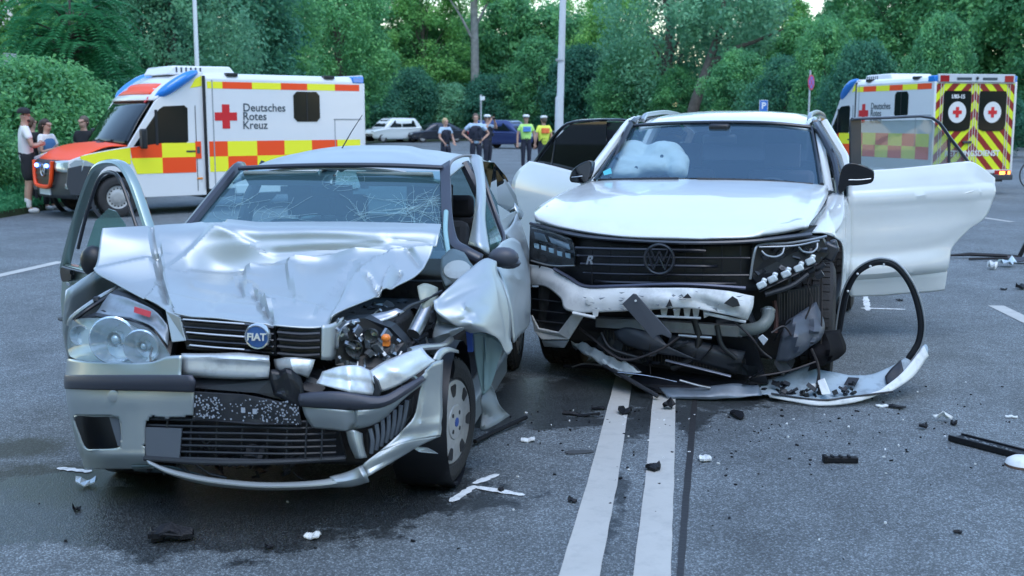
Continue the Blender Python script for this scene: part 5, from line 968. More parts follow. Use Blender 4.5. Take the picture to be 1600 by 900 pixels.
pipe('module_rail', TF, [(1186, 455, -.76), (1225, 437, -.70), (1275, 412, -.58)], .016, black_plastic, hb2, 3, 8, flat=.5); pipe('module_rail', TF, [(1195, 460, -.72), (1235, 447, -.66), (1262, 428, -.6)], .016, dark_plastic, hb2, 3, 8)
rnd = random.Random(31); b_ = MB()
for _ in range(46):
    x = rnd.uniform(1178, 1300); y = rnd.uniform(380, 440) - (x - 1178) * .1
    b_.box(TF.q(x, y, -.70 + (x - 1178) * .002 + rnd.uniform(-.05, .03)), (rnd.uniform(.01, .06), rnd.uniform(.01, .03), rnd.uniform(.008, .05)), 0, rnd.uniform(-1, 1), rnd.uniform(-1, 1))
b_.build('lamp_shard', mat('shard_dark', (.05, .055, .065), .3, .3, dirt=.3), hb2, smooth=False)['kind'] = 'stuff'
MB().box(TF.q(1296, 393, -.40), (.09, .06, .10), ry=.4).box(TF.q(1303, 385, -.38), (.05, .05, .08), ry=-.3).build('washer_unit', mat('shard_dark', (.05, .05, .06)), tc_, bevel=.015)
# white bumper beam, dented and scratched
panel('bumper', TF, [[(828, 413, -.48), (862, 420, -.64), (890, 436, -.735), (915, 449, -.80), (1000, 450, -.87), (1070, 450, -.90), (1130, 454, -.88), (1178, 463, -.80)],
    [(827, 430, -.50), (858, 436, -.66), (884, 452, -.76), (905, 468, -.83), (1000, 468, -.905), (1070, 466, -.93), (1132, 472, -.91), (1176, 480, -.83)],
    [(828, 446, -.49), (853, 448, -.64), (876, 466, -.75), (893, 487, -.83), (1000, 485, -.895), (1070, 481, -.92), (1132, 491, -.90), (1168, 500, -.82)]], white_raw, tc_, 6, 6, ((1095, 470, 1130, 486, 12, -.035, 1), (1040, 455, 1075, 470, 10, -.016, 1), (960, 455, 975, 484, 8, -.012, 1), (1140, 460, 1165, 490, 10, .02, 1)), (0, -1, .2), .004, 1, .006)
dk = mat('hole_dark', (.02, .022, .026), .6)
for j, pl_ in enumerate(([(1131, 474, -.945), (1144, 463, -.93), (1152, 468, -.925), (1156, 478, -.92), (1145, 480, -.93)], [(1066, 466, -.955), (1074, 459, -.955), (1080, 466, -.953)], [(1040, 480, -.95), (1046, 468, -.95), (1050, 478, -.95)])): plate('hole', TF, pl_, dk, tc_, .012)
for i in range(40):
    x, y = rnd.uniform(900, 1165), rnd.uniform(455, 484); dd = -.90 - .045 * (1 - abs(x - 1060) / 150 if abs(x - 1060) < 150 else 0)
    plate('scratch', TF, [(x, y, dd), (x + rnd.uniform(3, 12), y + rnd.uniform(-3, 3), dd), (x + rnd.uniform(2, 8), y + rnd.uniform(1, 3), dd)], mat('scratch_grey', (.22, .25, .28), .6), tc_, .006)
for x in (925, 1008, 1032, 1052, 1068, 1082, 1098): plate('clip_tab', TF, [(x, 482, -.87), (x + 11, 482, -.87), (x + 9, 494, -.865), (x + 2, 497, -.865)], white_raw, tc_, .006)
pipe('clip_rail', TF, [(895, 489, -.84), (930, 496, -.865)], .01, white_raw, tc_, 1); pipe('clip_rail', TF, [(1004, 493, -.875), (1095, 497, -.885)], .007, white_raw, tc_, 1); pipe('clip_rail', TF, [(1100, 489, -.885), (1165, 503, -.83)], .010, white_raw, tc_, 2)
MB().lathe([(.026, 0), (.026, -.005), (.02, -.007), (.001, -.007)], TF.q(921, 470, -.853), (-.1, 1, 0), 18).build('tow_cover', white_raw, tc_)
# left intake and its white blade
plate('air_intake', TF, [(829, 449, -.42), (862, 448, -.58), (884, 466, -.69), (892, 490, -.74), (874, 520, -.70), (836, 518, -.52), (829, 490, -.44)], black_plastic, tc_, .05)
for y in (470, 487, 503): pipe('intake_slat', TF, [(832, y - 3, -.50), (860, y, -.64), (886, y + 3, -.74)], .008, dark_plastic, tc_, 2, 6, flat=.5)
plate('bumper_blade', TF, [(830, 492, -.54), (841, 513, -.58), (872, 519, -.70), (893, 491, -.79), (914, 490, -.80), (888, 531, -.73), (846, 531, -.60), (835, 518, -.55)], white_raw, tc_, .03, bevel=.006)
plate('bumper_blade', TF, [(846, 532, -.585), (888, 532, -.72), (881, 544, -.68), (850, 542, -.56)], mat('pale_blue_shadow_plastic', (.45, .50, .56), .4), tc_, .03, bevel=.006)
# broken things below the beam
shards(MB(), random.Random(41), (-.55, .75, -.78, -.52, .12, .48), 20, .04, .11).build('undertray_debris', dark_plastic, tc_, smooth=False)['kind'] = 'stuff'
plate('undertray', TF, [(905, 500, -.60), (1170, 512, -.66), (1200, 600, -.55), (1050, 600, -.7), (930, 560, -.6), (890, 545, -.5)], black_plastic, tc_, .05)
cb = plate('crash_beam', TF, [(930, 497, -.70), (1000, 499, -.74), (1160, 510, -.70), (1160, 528, -.70), (1000, 516, -.74), (930, 512, -.70)], mat('beam_aluminium', (.22, .24, .26), .45, .7, bump=.3, bscale=20, dirt=.6), tc_, .06, bevel=.006)
rd2 = plate('radiator', TF, [(940, 514, -.60), (1165, 530, -.60), (1165, 585, -.60), (940, 560, -.60)], dark_metal, tc_, .04)
for i in range(44): x = 944 + i * 5; pipe('cooling_fin', TF, [(x, 516 + i * .35, -.605), (x, 558 + i * .55, -.605)], .003, mat('fin_grey', (.13, .12, .12), .5, .5), rd2, 1, 4)
for pts, r in (([(1085, 500, -.70), (1092, 530, -.72), (1080, 560, -.72), (1050, 575, -.7)], .022), ([(1120, 508, -.72), (1128, 540, -.74), (1150, 560, -.72)], .016), ([(940, 520, -.7), (955, 545, -.74), (1000, 560, -.76)], .014)): pipe('hose', TF, pts, r, mat('hose_black', (.014, .015, .018), .4), tc_, 5, 10)
panel('air_guide', TF, [[(960, 520, -.72), (985, 512, -.75), (1030, 525, -.76)], [(965, 530, -.74), (1000, 530, -.78), (1050, 545, -.78)], [(975, 538, -.72), (1020, 550, -.76), (1090, 562, -.74)]], mat('guide_slate', (.055, .065, .085), .4), tc_, 4, 4, rough=.012, th=.006)
panel('air_guide', TF, [[(1040, 520, -.70), (1100, 535, -.70), (1165, 550, -.66)], [(1045, 532, -.74), (1100, 548, -.74), (1160, 562, -.7)], [(1030, 545, -.72), (1090, 566, -.72), (1150, 585, -.68)]], dark_plastic, tc_, 4, 4, rough=.015, th=.006)
pipe('support_strut', TF, [(1040, 563, -.74), (1090, 575, -.74), (1142, 588, -.72)], .016, mat('strut_slate', (.20, .23, .30), .35, .5), tc_, 3, 8, flat=.5); pipe('support_strut', TF, [(1060, 524, -.74), (1112, 528, -.72)], .010, steel, tc_, 1)
plate('number_plate_bracket', TF, [(972, 475, -.985), (989, 459, -.985), (994, 460, -.985), (1049, 522, -1.0), (1048, 529, -1.0), (1034, 523, -1.0), (1027, 524, -1.0), (1021, 531, -1.0)], mat('bracket_slate', (.060, .068, .085), .5, bump=.1, bscale=200), tc_, .014, bevel=.003)
MB().lathe([(.001, 0), (.007, 0), (.007, .004)], TF.q(993, 470, -.995), (0, 1, 0), 10).build('screw', white_raw, tc_)
wire_m = mat('wire_dark', (.03, .025, .028), .5)
for pts, r in (([(905, 512, -.66), (930, 532, -.72), (958, 555, -.78), (985, 562, -.80), (1030, 547, -.80), (1064, 525, -.74)], .008), ([(1148, 503, -.80), (1172, 525, -.78), (1190, 548, -.76), (1205, 560, -.74)], .007), ([(1283, 400, -.45), (1284, 480, -.46), (1282, 560, -.48), (1276, 600, -.5)], .005), ([(1170, 590, -.66), (1230, 580, -.6), (1275, 565, -.55)], .006), ([(1268, 545, -.55), (1278, 570, -.55), (1280, 596, -.55)], .008), ([(1016, 530, -.78), (1015, 560, -.78), (1017, 590, -.76)], .003), ([(1000, 580, -.74), (985, 570, -.74), (975, 588, -.72)], .006), ([(1205, 520, -.7), (1225, 510, -.66), (1240, 530, -.62)], .006), ([(1276, 420, -.50), (1262, 440, -.52), (1268, 470, -.5), (1258, 500, -.5)], .005)): pipe('wire', TF, pts, r, wire_m, tc_, 6, 6)
plate('connector', TF, [(1184, 528, -.80), (1191, 523, -.80), (1200, 531, -.80), (1193, 540, -.80)], mat('connector_pale', (.45, .50, .55), .4), tc_, .02, bevel=.003)
pipe('coolant_hose', TF, [(1200, 484, -.62), (1200, 496, -.66), (1192, 508, -.70), (1178, 514, -.70), (1160, 516, -.68)], .038, mat('hose_grey_green', (.16, .19, .19), .45, dirt=.4), tc_, 5, 12); MB().lathe([(.043, -.012), (.045, 0), (.043, .012)], TF.q(1200, 485, -.62), (0, .2, 1), 16).build('hose_clamp', steel, tc_)
pipe('rusty_pipe', TF, [(1210, 470, -.5), (1213, 500, -.52), (1211, 520, -.54)], .014, mat('rust_pipe', (.10, .05, .045), .7, .3), tc_, 3)
rad_ = plate('radiator', TF, [(1214, 458, -.46), (1280, 445, -.36), (1282, 490, -.36), (1215, 505, -.46)], dark_metal, tc_, .03)
for i in range(15): x = 1217 + i * 4.4; pipe('cooling_fin', TF, [(x, 460 - i * .9, -.47 + i * .006), (x, 502 - i, -.47 + i * .006)], .003, mat('fin_grey', (.13, .12, .12), .5, .5), rad_, 1, 4)
panel('wheel_liner', TF, [[(1230, 500, -.52), (1250, 488, -.48), (1275, 472, -.42)], [(1222, 520, -.58), (1250, 508, -.56), (1288, 506, -.44)], [(1216, 545, -.6), (1245, 535, -.62), (1282, 530, -.5)], [(1212, 566, -.58), (1235, 562, -.6), (1262, 545, -.54)]], mat('liner_slate', (.085, .10, .13), .45, dirt=.3), tc_, 5, 5, ((1240, 495, 1250, 550, 8, .05, 1), (1262, 500, 1268, 540, 7, -.04, 1), (1225, 525, 1280, 515, 6, .03, 1)), (0, -1, 0), rough=.02, th=.005)
panel('wheel_liner', TF, [[(1262, 545, -.5), (1285, 520, -.42), (1312, 515, -.3)], [(1268, 560, -.52), (1292, 545, -.48), (1322, 545, -.34)], [(1262, 580, -.5), (1285, 572, -.5), (1310, 560, -.4)]], mat('matt_black', (.006, .006, .008), .8, spec=.15), tc_, 5, 5, ((1290, 520, 1300, 560, 6, .06, 1),), (0, -1, 0), rough=.03, th=.005)
# torn bumper skin lying in front of the wheel
skin_in = mat('skin_inside_blue_grey', (.34, .43, .50), .45, dirt=.6, dscale=7, dcol=(.08, .09, .10))
panel('torn_bumper', TF, [[(1165, 598, -.46), (1215, 588, -.42), (1258, 576, -.38), (1310, 584, -.36), (1360, 586, -.32), (1405, 566, -.22), (1446, 537, -.06)], [(1170, 607, -.60), (1220, 609, -.57), (1270, 607, -.53), (1320, 604, -.47), (1368, 599, -.40), (1412, 584, -.27), (1450, 543, -.08)], [(1178, 613, -.68), (1225, 621, -.70), (1282, 629, -.72), (1330, 625, -.64), (1378, 611, -.50), (1418, 590, -.33), (1449, 557, -.12)]], skin_in, tc_, 6, 5, ((1262, 576, 1280, 620, 8, .03, 1), (1200, 590, 1225, 615, 8, -.02, 1)), (0, -.3, 1), rough=.012, seed=3, th=.006)
panel('torn_bumper_edge', TF, [[(1200, 616, -.69), (1240, 622, -.73), (1282, 627, -.745), (1335, 621, -.66), (1388, 606, -.5)], [(1203, 621, -.70), (1240, 628, -.74), (1282, 634, -.755), (1335, 629, -.67), (1390, 611, -.51)]], white_raw, tc_, 5, 3, th=.010)
panel('torn_bumper_edge', TF, [[(1375, 610, -.53), (1410, 582, -.36), (1443, 541, -.12)], [(1386, 616, -.53), (1425, 590, -.34), (1450, 556, -.12)]], white_raw, tc_, 5, 3, th=.012)
pipe('seal_strip', TF, [(1205, 615, -.71), (1280, 625, -.75), (1330, 620, -.67), (1395, 612, -.53)], .006, black_plastic, tc_, 4, 6)
rnd = random.Random(44); b_ = MB()
for _ in range(50):
    x = rnd.uniform(1170, 1340); y = rnd.uniform(600, 621) - abs(x - 1270) * .03
    b_.box(TF.q(x, y, -.66 + abs(x - 1270) * .0012), (rnd.uniform(.01, .07), rnd.uniform(.01, .03), rnd.uniform(.008, .03)), rnd.uniform(0, 3), rnd.uniform(-.7, .7), rnd.uniform(-.7, .7))
b_.build('clip_debris', black_plastic, tc_, smooth=False)['kind'] = 'stuff'
plate('sensor', TF, [(1277, 596, -.66), (1288, 592, -.66), (1298, 616, -.72), (1284, 617, -.72)], white_raw, tc_, .03, bevel=.004); plate('sensor', TF, [(1260, 601, -.65), (1274, 600, -.65), (1276, 608, -.66), (1262, 609, -.66)], white_raw, tc_, .02, bevel=.004)
plate('parking_sensor', TF, [(1325, 590, -.46), (1343, 591, -.45), (1336, 604, -.52), (1318, 602, -.52)], black_plastic, tc_, .02, bevel=.003)
panel('mount', TF, [[(1383, 588, -.36), (1395, 575, -.30), (1408, 562, -.24)], [(1385, 597, -.42), (1400, 590, -.38), (1410, 572, -.30)], [(1390, 602, -.44), (1402, 598, -.42), (1412, 582, -.34)]], dark_plastic, tc_, 4, 4, rough=.02, th=.01)
panel('torn_skirt', TF, [[(892, 533, -.58), (930, 547, -.66), (965, 565, -.74), (1002, 580, -.78)], [(894, 538, -.59), (925, 556, -.68), (958, 574, -.76), (985, 586, -.80)], [(900, 545, -.58), (925, 560, -.67), (950, 576, -.74), (970, 588, -.78)]], mat('ragged_pale', (.50, .56, .60), .4, dirt=.7, dscale=14, dcol=(.1, .1, .11)), tc_, 6, 5, ((910, 540, 980, 575, 5, .03, 1),), (0, -.5, .8), rough=.035, seed=7, th=.006, fq=22)
pipe('bright_strip', TF, [(966, 581, -.79), (1010, 586, -.82), (1058, 596, -.84)], [.012, .014, .010], chrome, tc_, 4, 8, flat=.5); pipe('bright_strip', TF, [(1062, 594, -.82), (1090, 602, -.80), (1110, 606, -.78)], .007, steel, tc_, 3)
pipe('black_strip', TF, [(943, 570, -.72), (975, 588, -.80), (1005, 606, -.86), (1028, 619, -.90)], .014, dark_plastic, tc_, 4, 8)
panel('torn_skirt', TF, [[(1030, 606, -.78), (1090, 606, -.76), (1150, 600, -.70), (1185, 602, -.66)], [(1040, 617, -.84), (1100, 618, -.82), (1150, 615, -.76), (1190, 614, -.70)], [(1042, 622, -.84), (1100, 624, -.82), (1150, 621, -.77), (1190, 618, -.71)]], mat('slate_skirt', (.16, .20, .25), .35, .2, dirt=.5), tc_, 6, 4, rough=.014, seed=5, th=.006)
plate('undertray_flap', TF, [(880, 570, -.48), (935, 566, -.60), (960, 580, -.7), (1000, 600, -.78), (1040, 612, -.8), (1170, 606, -.66), (1170, 590, -.5), (1000, 575, -.6)], black_plastic, tc_, .02, d=(0, .3, -1))
pipe('undertray_rim', TF, [(894, 573, -.50), (915, 568, -.56), (940, 571, -.64)], .006, steel, tc_)
# the sprung wheel-arch trim standing up as a hoop
def hoop(r, off, m, name, dx=0):
    pts = [(1311, 520, -.10), (1315, 492, -.12), (1323, 455, -.16), (1338, 428, -.20), (1357, 414, -.22), (1378, 409, -.24), (1400, 416, -.24), (1420, 440, -.24), (1433, 472, -.22), (1439, 505, -.20), (1436, 532, -.18), (1428, 548, -.18), (1418, 562, -.18)]
    P = spline([TF.q(x, y, d) + V(0, off, 0) for x, y, d in pts], 6); cen = TF.q(1375, 500, -.2)
    rows = []
    for k in (-1, 1): rows.append([p + (p - cen).normalized() * (k * r + dx) for p in P])
    return MB().grid(rows).build(name, m, tc_, solid=.018, weld=False)
hoop(.019, 0, black_plastic, 'arch_trim'); hoop(.005, -.003, mat('hoop_edge', (.30, .33, .36), .4), 'arch_trim_edge', .022)
for x, y in ((1360, 413), (1381, 410), (1340, 425), (1325, 452)): MB().ball(TF.q(x, y + 3, -.245), .008, 8).build('clip', white_raw, tc_)
# left front wing, dark gap by the bonnet
panel('front_wing', TF, [[(1294, 306, .80), (1304, 302, .88), (1318, 300, .95)], [(1287, 325, .35), (1303, 322, .45), (1319, 318, .6)], [(1277, 344, -.05), (1298, 342, .05), (1318, 345, .25)], [(1266, 364, -.38), (1285, 364, -.30), (1302, 370, -.12)]], white_paint, tc_, 5, 5, ((1290, 330, 1305, 362, 8, .012, 0),), (.3, -.5, .8), th=.008)
panel('front_wing', TF, [[(1302, 344, .1), (1312, 340, .25), (1321, 335, .45)], [(1302, 368, -.14), (1313, 370, .10), (1321, 370, .42)], [(1316, 385, .18), (1318, 385, .28), (1322, 385, .45)], [(1315, 440, .36), (1317, 440, .40), (1321, 440, .46)], [(1308, 505, .40), (1311, 505, .43), (1316, 505, .46)]], white_paint, tc_, 4, 6, th=.01)
plate('gap_cover', TF, [(1281, 323, .28), (1293, 318, .32), (1276, 352, -.12), (1264, 352, -.28)], mat('gap_grey', (.30, .33, .35), .5, dirt=.6, dscale=20), tc_, .01)
plate('lamp_gap', TF, [(1195, 372, -.66), (1262, 354, -.44), (1277, 352, -.36), (1266, 366, -.45), (1235, 373, -.58)], black_plastic, tc_, .03)
# mirrors
def mirror(pts, w, label=None):
    o = plate('door_mirror', TF, pts, gloss_black, tc_, w, (0, 1, 0), k=3, smooth=True, bevel=.02); return o
m1 = mirror([(1309, 296, .80), (1313, 270, .78), (1321, 257, .78), (1338, 256, .78), (1362, 265, .80), (1366, 275, .80), (1361, 286, .80), (1338, 290, .79), (1324, 291, .79), (1314, 303, .82)], .12)
pipe('mirror_line', TF, [(1326, 281, .772), (1345, 281, .775), (1361, 279, .785)], .004, mat('rail_anodised', (.4, .4, .4)), m1, 3, 6)
m2 = mirror([(890, 283, .80), (892, 269, .79), (903, 258, .78), (919, 251, .78), (924, 256, .80), (921, 272, .82), (914, 285, .82), (902, 286, .81)], .12)
pipe('mirror_line', TF, [(893, 277, .785), (903, 276, .785), (910, 275, .79)], .004, mat('rail_anodised', (.4, .4, .4)), m2, 3, 6)
# rear left door, swung wide open and seen full on
D1 = Frame(TF.w((.99, 1.47, 0)), -7); t1 = lambda p: TF.loc(D1.w(p))
rows = [[(1324, 271, .0), (1390, 268, -.01), (1450, 262, -.01), (1495, 257.5, .0), (1514, 257, .0), (1546, 281, .0)],
        [(1323, 290, -.03), (1390, 287, -.045), (1450, 282, -.045), (1495, 278, -.04), (1519, 280, -.03), (1546, 293, -.02)],
        [(1322, 318, -.06), (1390, 314, -.075), (1448, 308, -.075), (1495, 303, -.07), (1522, 304, -.06), (1544, 308, -.04)],
        [(1322, 360, -.055), (1385, 357, -.07), (1435, 352, -.07), (1475, 346, -.065), (1505, 341, -.055), (1533, 336, -.04)],
        [(1322, 380, -.052), (1380, 378, -.065), (1426, 373, -.065), (1462, 367, -.06), (1486, 361, -.05), (1509, 354, -.04)],
        [(1322, 400, -.05), (1375, 398, -.06), (1415, 393, -.06), (1445, 389, -.055), (1463, 386, -.05), (1483, 382, -.04)],
        [(1323, 424, -.075), (1373, 421, -.085), (1410, 417, -.085), (1440, 413, -.08), (1458, 411, -.07), (1475, 409, -.05)],
        [(1323, 436, -.03), (1373, 433, -.04), (1410, 429, -.04), (1440, 427, -.04), (1456, 426, -.035), (1472, 425, -.02)],
        [(1325, 459, .0), (1373, 457, .0), (1410, 454, .0), (1440, 452, .0), (1455, 451, .0), (1470, 450, .0)]]
dr = panel('rear_door', D1, rows, white_paint, tc_, 8, 8, ((1320, 312, 1545, 299, 9, .014, 1), (1320, 430, 1473, 419, 5, -.020, 1), (1340, 345, 1500, 330, 30, -.008, 0)), (0, -1, 0), th=.06, tr=t1)
dr.modifiers['solid'].offset = 1
P_ = lambda pts, d: [(x, y, d) for x, y in pts]
frm = mat('door_frame_slate', (.05, .056, .068), .3, coat=.3)
def dbar(name, pts, r, m=frm, flat=.5): return pipe(name, D1, pts, r, m, dr, 3, 8, tr=t1, flat=flat)
plate('window_frame', D1, P_([(1329, 186), (1346, 185), (1346, 268), (1329, 270)], .01), frm, dr, .03, tr=t1, bevel=.004)
dbar('window_frame', [(1331, 186, .0), (1395, 183.5, 0), (1456, 184, 0), (1485, 216, 0), (1516, 257, 0)], .022)
dbar('window_frame', [(1329, 270, .0), (1400, 266.5, 0), (1460, 261, 0), (1516, 257, 0)], .012, trim)
dbar('window_divider', [(1483, 216, .005), (1483, 259, .005)], .010, trim)
plate('window_glass', D1, P_([(1343, 189), (1455, 187), (1483, 217), (1483, 259), (1343, 268)], .015), glass('door_glass_smoked', (.76, .80, .80), .95, ior=1.5, hazec=(.38, .50, .58), haze=.17), dr, .004, tr=t1)
plate('quarter_glass', D1, P_([(1483, 217), (1514, 256), (1483, 259)], .015), glass('door_glass_smoked', (.6, .6, .6)), dr, .004, tr=t1)
dbar('handle', [(1486, 301, -.10), (1500, 303, -.125), (1518, 299, -.125), (1532, 294, -.095)], .012, white_paint, .7); dbar('handle_shade_bar', [(1490, 306, -.086), (1508, 307, -.09), (1526, 302, -.086)], .014, mat('recess_shade_grey', (.25, .28, .30), .5))  # grey bar on the white door paints the shade behind the handle
MB().box(TF.loc(D1.w((.05, .1, .6))), (.08, .2, .05)).build('hinge', black_plastic, dr); 
# rear right door, behind the windscreen on the left
D2 = Frame(TF.w((-.99, 1.47, 0)), -125); t2 = lambda p: TF.loc(D2.w(p))
rows = [[(836, 254, .0), (860, 260, .01), (890, 268, .01), (930, 279, .01), (955, 286, 0)], [(815, 273, .02), (850, 280, .05), (885, 287, .05), (928, 296, .04), (955, 300, .02)], [(808, 298, .03), (845, 305, .07), (885, 313, .07), (925, 322, .05), (955, 330, .03)], [(813, 340, .02), (840, 345, .05), (885, 355, .06), (925, 370, .05), (955, 385, .03)], [(835, 400, .0), (850, 410, .01), (885, 425, .02), (925, 440, .01), (955, 450, 0)]]
dl = panel('rear_door', D2, rows, white_paint, tc_, 5, 5, th=.06, tr=t2); dl.modifiers['solid'].offset = -1
plate('window_glass', D2, P_([(842, 252), (866, 219), (893, 194), (935, 190), (948, 190), (948, 283), (930, 277), (880, 265)], .0), glass('privacy_black', (.10, .11, .12), .5, ior=1.6), dl, .006, tr=t2)
plate('door_pillar_trim', TF, [(938, 191, 1.66), (986, 191, 1.66), (962, 250, 1.60), (944, 286, 1.58), (936, 286, 1.58)], tband, tc_, .03)
pipe('window_frame', D2, [(836, 254, .01), (862, 219, .01), (888, 193, .01), (930, 188, -.01), (962, 187, -.3), (985, 189, -.5)], .022, tband, dl, 4, 8, tr=t2, flat=.6); pipe('window_frame', D2, [(836, 254, .012), (880, 267, .012), (930, 279, .012), (948, 284, -.1)], .013, tband, dl, 3, 8, tr=t2)
pipe('window_divider', D2, [(862, 258, .006), (868, 219, .006)], .008, frm, dl, 1, 6, tr=t2)
pipe('handle', D2, [(822, 286, .08), (832, 290, .10), (844, 293, .10), (852, 294, .08)], .012, white_paint, dl, 4, 8, tr=t2)
# wheels
wheel(tc_, (.80, 0, .38), .385, .285, 1, rad(4), 'spokes', .68); wheel(tc_, (-.80, 0, .38), .38, .275, -1, rad(4), 'spokes', .68)
wheel(tc_, (.84, 2.9, .38), .38, .275, 1, 0, 'spokes', .68); wheel(tc_, (-.84, 2.9, .38), .38, .275, -1, 0, 'spokes', .68)
# ---------------------------------------------------------------- ambulances
AF = Frame((-7.32, 20.14), 50)
fl_yel = mat('fluorescent_yellow', (.92, .88, .03), .4); fl_red = mat('fluorescent_red', (.95, .075, .008), .4)
amb_white = mat('ambulance_white', (.73, .74, .76), .28, coat=.5, dirt=.12, dscale=2, dcol=(.5, .5, .5)); blue_lamp = mat('blue_beacon', (.02, .22, .70), .12, coat=.6); lit_blue = mat('lit_blue_flasher', (.05, .12, .8), .2, emit=(.08, .22, 1.0), estr=6)
van_grey = mat('bumper_grey', (.040, .045, .055), .5); amb_glass = mat('dark_window', (.008, .012, .014), .12, spec=.25); red_print = mat('red_cross_red', (.62, .015, .025), .4); dark_print = mat('print_slate', (.05, .07, .09), .5)
chev_y = (.70, .80, .02); chev_r = (.26, .012, .012)
def chevron_mat():
    m = bpy.data.materials.new('chevron_film'); m.use_nodes = True; nt = m.node_tree; N = nt.nodes; L = nt.links; b = N['Principled BSDF']
    tc = N.new('ShaderNodeTexCoord'); s = N.new('ShaderNodeSeparateXYZ'); L.new(tc.outputs['Object'], s.inputs[0])
    def mth(op, a, c=None):
        k = N.new('ShaderNodeMath'); k.operation = op
        for i, v in enumerate((a, c)):
            if v is None: continue
            if isinstance(v, (int, float)): k.inputs[i].default_value = v
            else: L.new(v, k.inputs[i])
        return k.outputs[0]
    f = mth('FRACT', mth('DIVIDE', mth('ADD', s.outputs[2], mth('MULTIPLY', mth('ABSOLUTE', s.outputs[0]), 1.0)), .36))
    mx = N.new('ShaderNodeMix'); mx.data_type = 'RGBA'; L.new(mth('GREATER_THAN', f, .5), mx.inputs[0]); mx.inputs[6].default_value = (*chev_y, 1); mx.inputs[7].default_value = (*chev_r, 1)
    L.new(mx.outputs[2], b.inputs['Base Color']); b.inputs['Roughness'].default_value = .4; return m
CHEV = chevron_mat()
def make_ambulance():
    t = thing('ambulance', 'red and yellow checkered ambulance with its nose beside the round bush at the left', 'ambulance', AF.o, -AF.a, 'ambulances at the crash site')
    Y0, Y1, X, ZT, ZB = 1.60, 4.92, 1.02, 2.47, .42
    b = MB(); sec = [(-X, ZB), (-X, ZT - .10), (-X + .05, ZT - .03), (-X + .16, ZT), (0, ZT + .035), (X - .16, ZT), (X - .05, ZT - .03), (X, ZT - .10), (X, ZB)]
    b.prism([V(x, Y0, z) for x, z in sec], (0, Y1 - Y0, 0)); b.build('box_body', amb_white, t, smooth=False, bevel=.015)
    MB().box((0, (Y0 + Y1) / 2, .36), (1.7, Y1 - Y0 - .1, .2)).build('chassis', black_plastic, t)
    for sx in (1, -1):
        for y in (2.6, 4.4): MB().box((sx * 1.0, y, .40), (.08, .9 if y < 3 else .8, .16)).build('side_skirt', amb_white, t, bevel=.015)
    # cab: two pressed sides, bonnet, roof fairing
    arch = [(.42 * math.cos(a), .36 + .42 * math.sin(a)) for a in [math.pi * i / 10 for i in range(11)]]
    prof = [(-.82, .62), (-.80, .98), (-.48, 1.09), (.2, 1.20), (.72, 1.97), (1.0, 2.19), (1.3, 2.36), (1.60, 2.46), (1.60, .32), (.46, .32)] + arch + [(-.46, .40), (-.78, .42)]
    for sx in (1, -1):
        k = MB().prism([V(sx * .985, y, z) for y, z in prof], (-sx * .05, 0, 0)).build('cab_side', amb_white, t, smooth=False, bevel=.012)
        win = [(.30, 1.20), (.78, 1.83), (.86, 1.88), (1.24, 1.90), (1.30, 1.85), (1.29, 1.28), (1.25, 1.25)]
        MB().prism([V(sx * .990, y, z) for y, z in win], (-sx * .02, 0, 0)).build('side_window', amb_glass, k, smooth=False)
        MB().box((sx * .992, .72, 1.52), (.01, .05, .6)).build('window_post', black_plastic, k)
        MB().box((sx * .995, 1.33, 1.10), (.012, .17, .03)).build('handle', van_grey, k, bevel=.004)
        MB().box((sx * .99, 1.44, 1.15), (.006, .01, 1.5)).build('door_seam', van_grey, k)
        MB().box((sx * .992, 1.48, .62), (.012, .10, .03)).build('marker_lamp', mat('amber', (.8, .25, .02), .3), k)
        MB().lathe([(.46, 0), (.49, .02), (.43, .03), (.43, -.1)], (sx * .95, 0, .36), (sx, 0, 0), 28).build('arch_flare', van_grey, k)
        m_ = MB(); m_.box((sx * 1.14, .42, 1.33), (.14, .10, .34)); m_.box((sx * 1.04, .44, 1.22), (.16, .06, .06)); m_.build('door_mirror', black_plastic, t, bevel=.025)
    MB().grid(net([[V(x, -.80 + .16 * x * x, .97) for x in (-.98, -.6, 0, .6, .98)], [V(x, -.5 + .06 * x * x, 1.10 + .03 * (1 - x * x)) for x in (-.98, -.6, 0, .6, .98)], [V(x, -.14, 1.20 + .04 * (1 - x * x)) for x in (-.985, -.6, 0, .6, .985)], [V(x, .20 - .14 * (1 - x * x), 1.205 + .06 * (1 - x * x)) for x in (-.985, -.6, 0, .6, .985)]], 4, 4)).build('bonnet', fl_red, t, solid=.02)
    MB().box((.2, -.02, 1.262), (.35, .10, .01), rx=.15).build('bonnet_vent', van_grey, t)
    MB().grid(net([[V(x, .20 - .14 * (1 - x * x), 1.21 + .05 * (1 - x * x)) for x in (-.95, -.5, 0, .5, .95)], [V(x, .46 - .12 * (1 - x * x), 1.62) for x in (-.90, -.5, 0, .5, .90)], [V(x, .74 - .10 * (1 - x * x), 1.98) for x in (-.84, -.5, 0, .5, .84)]], 4, 4)).build('windscreen', glass('ambulance_windscreen', (.3, .36, .36), .22, ior=1.55), t, solid=.01)
    MB().box((0, 1.1, 1.15), (1.7, .9, 1.3)).build('cab_interior', mat('cab_dark', (.02, .024, .026), .8), t)
    MB().grid(net([[V(x, .72 - .10 * (1 - x * x), 1.98) for x in (-.97, -.6, 0, .6, .97)], [V(x, .92 - .10 * (1 - x * x), 2.16 + .02 * (1 - x * x)) for x in (-.97, -.6, 0, .6, .97)], [V(x, 1.25 - .08 * (1 - x * x), 2.36 + .03 * (1 - x * x)) for x in (-.97, -.6, 0, .6, .97)], [V(x, 1.62, 2.47 + .03 * (1 - x * x)) for x in (-.97, -.6, 0, .6, .97)]], 4, 4)).build('roof_fairing', amb_white, t, solid=.03)
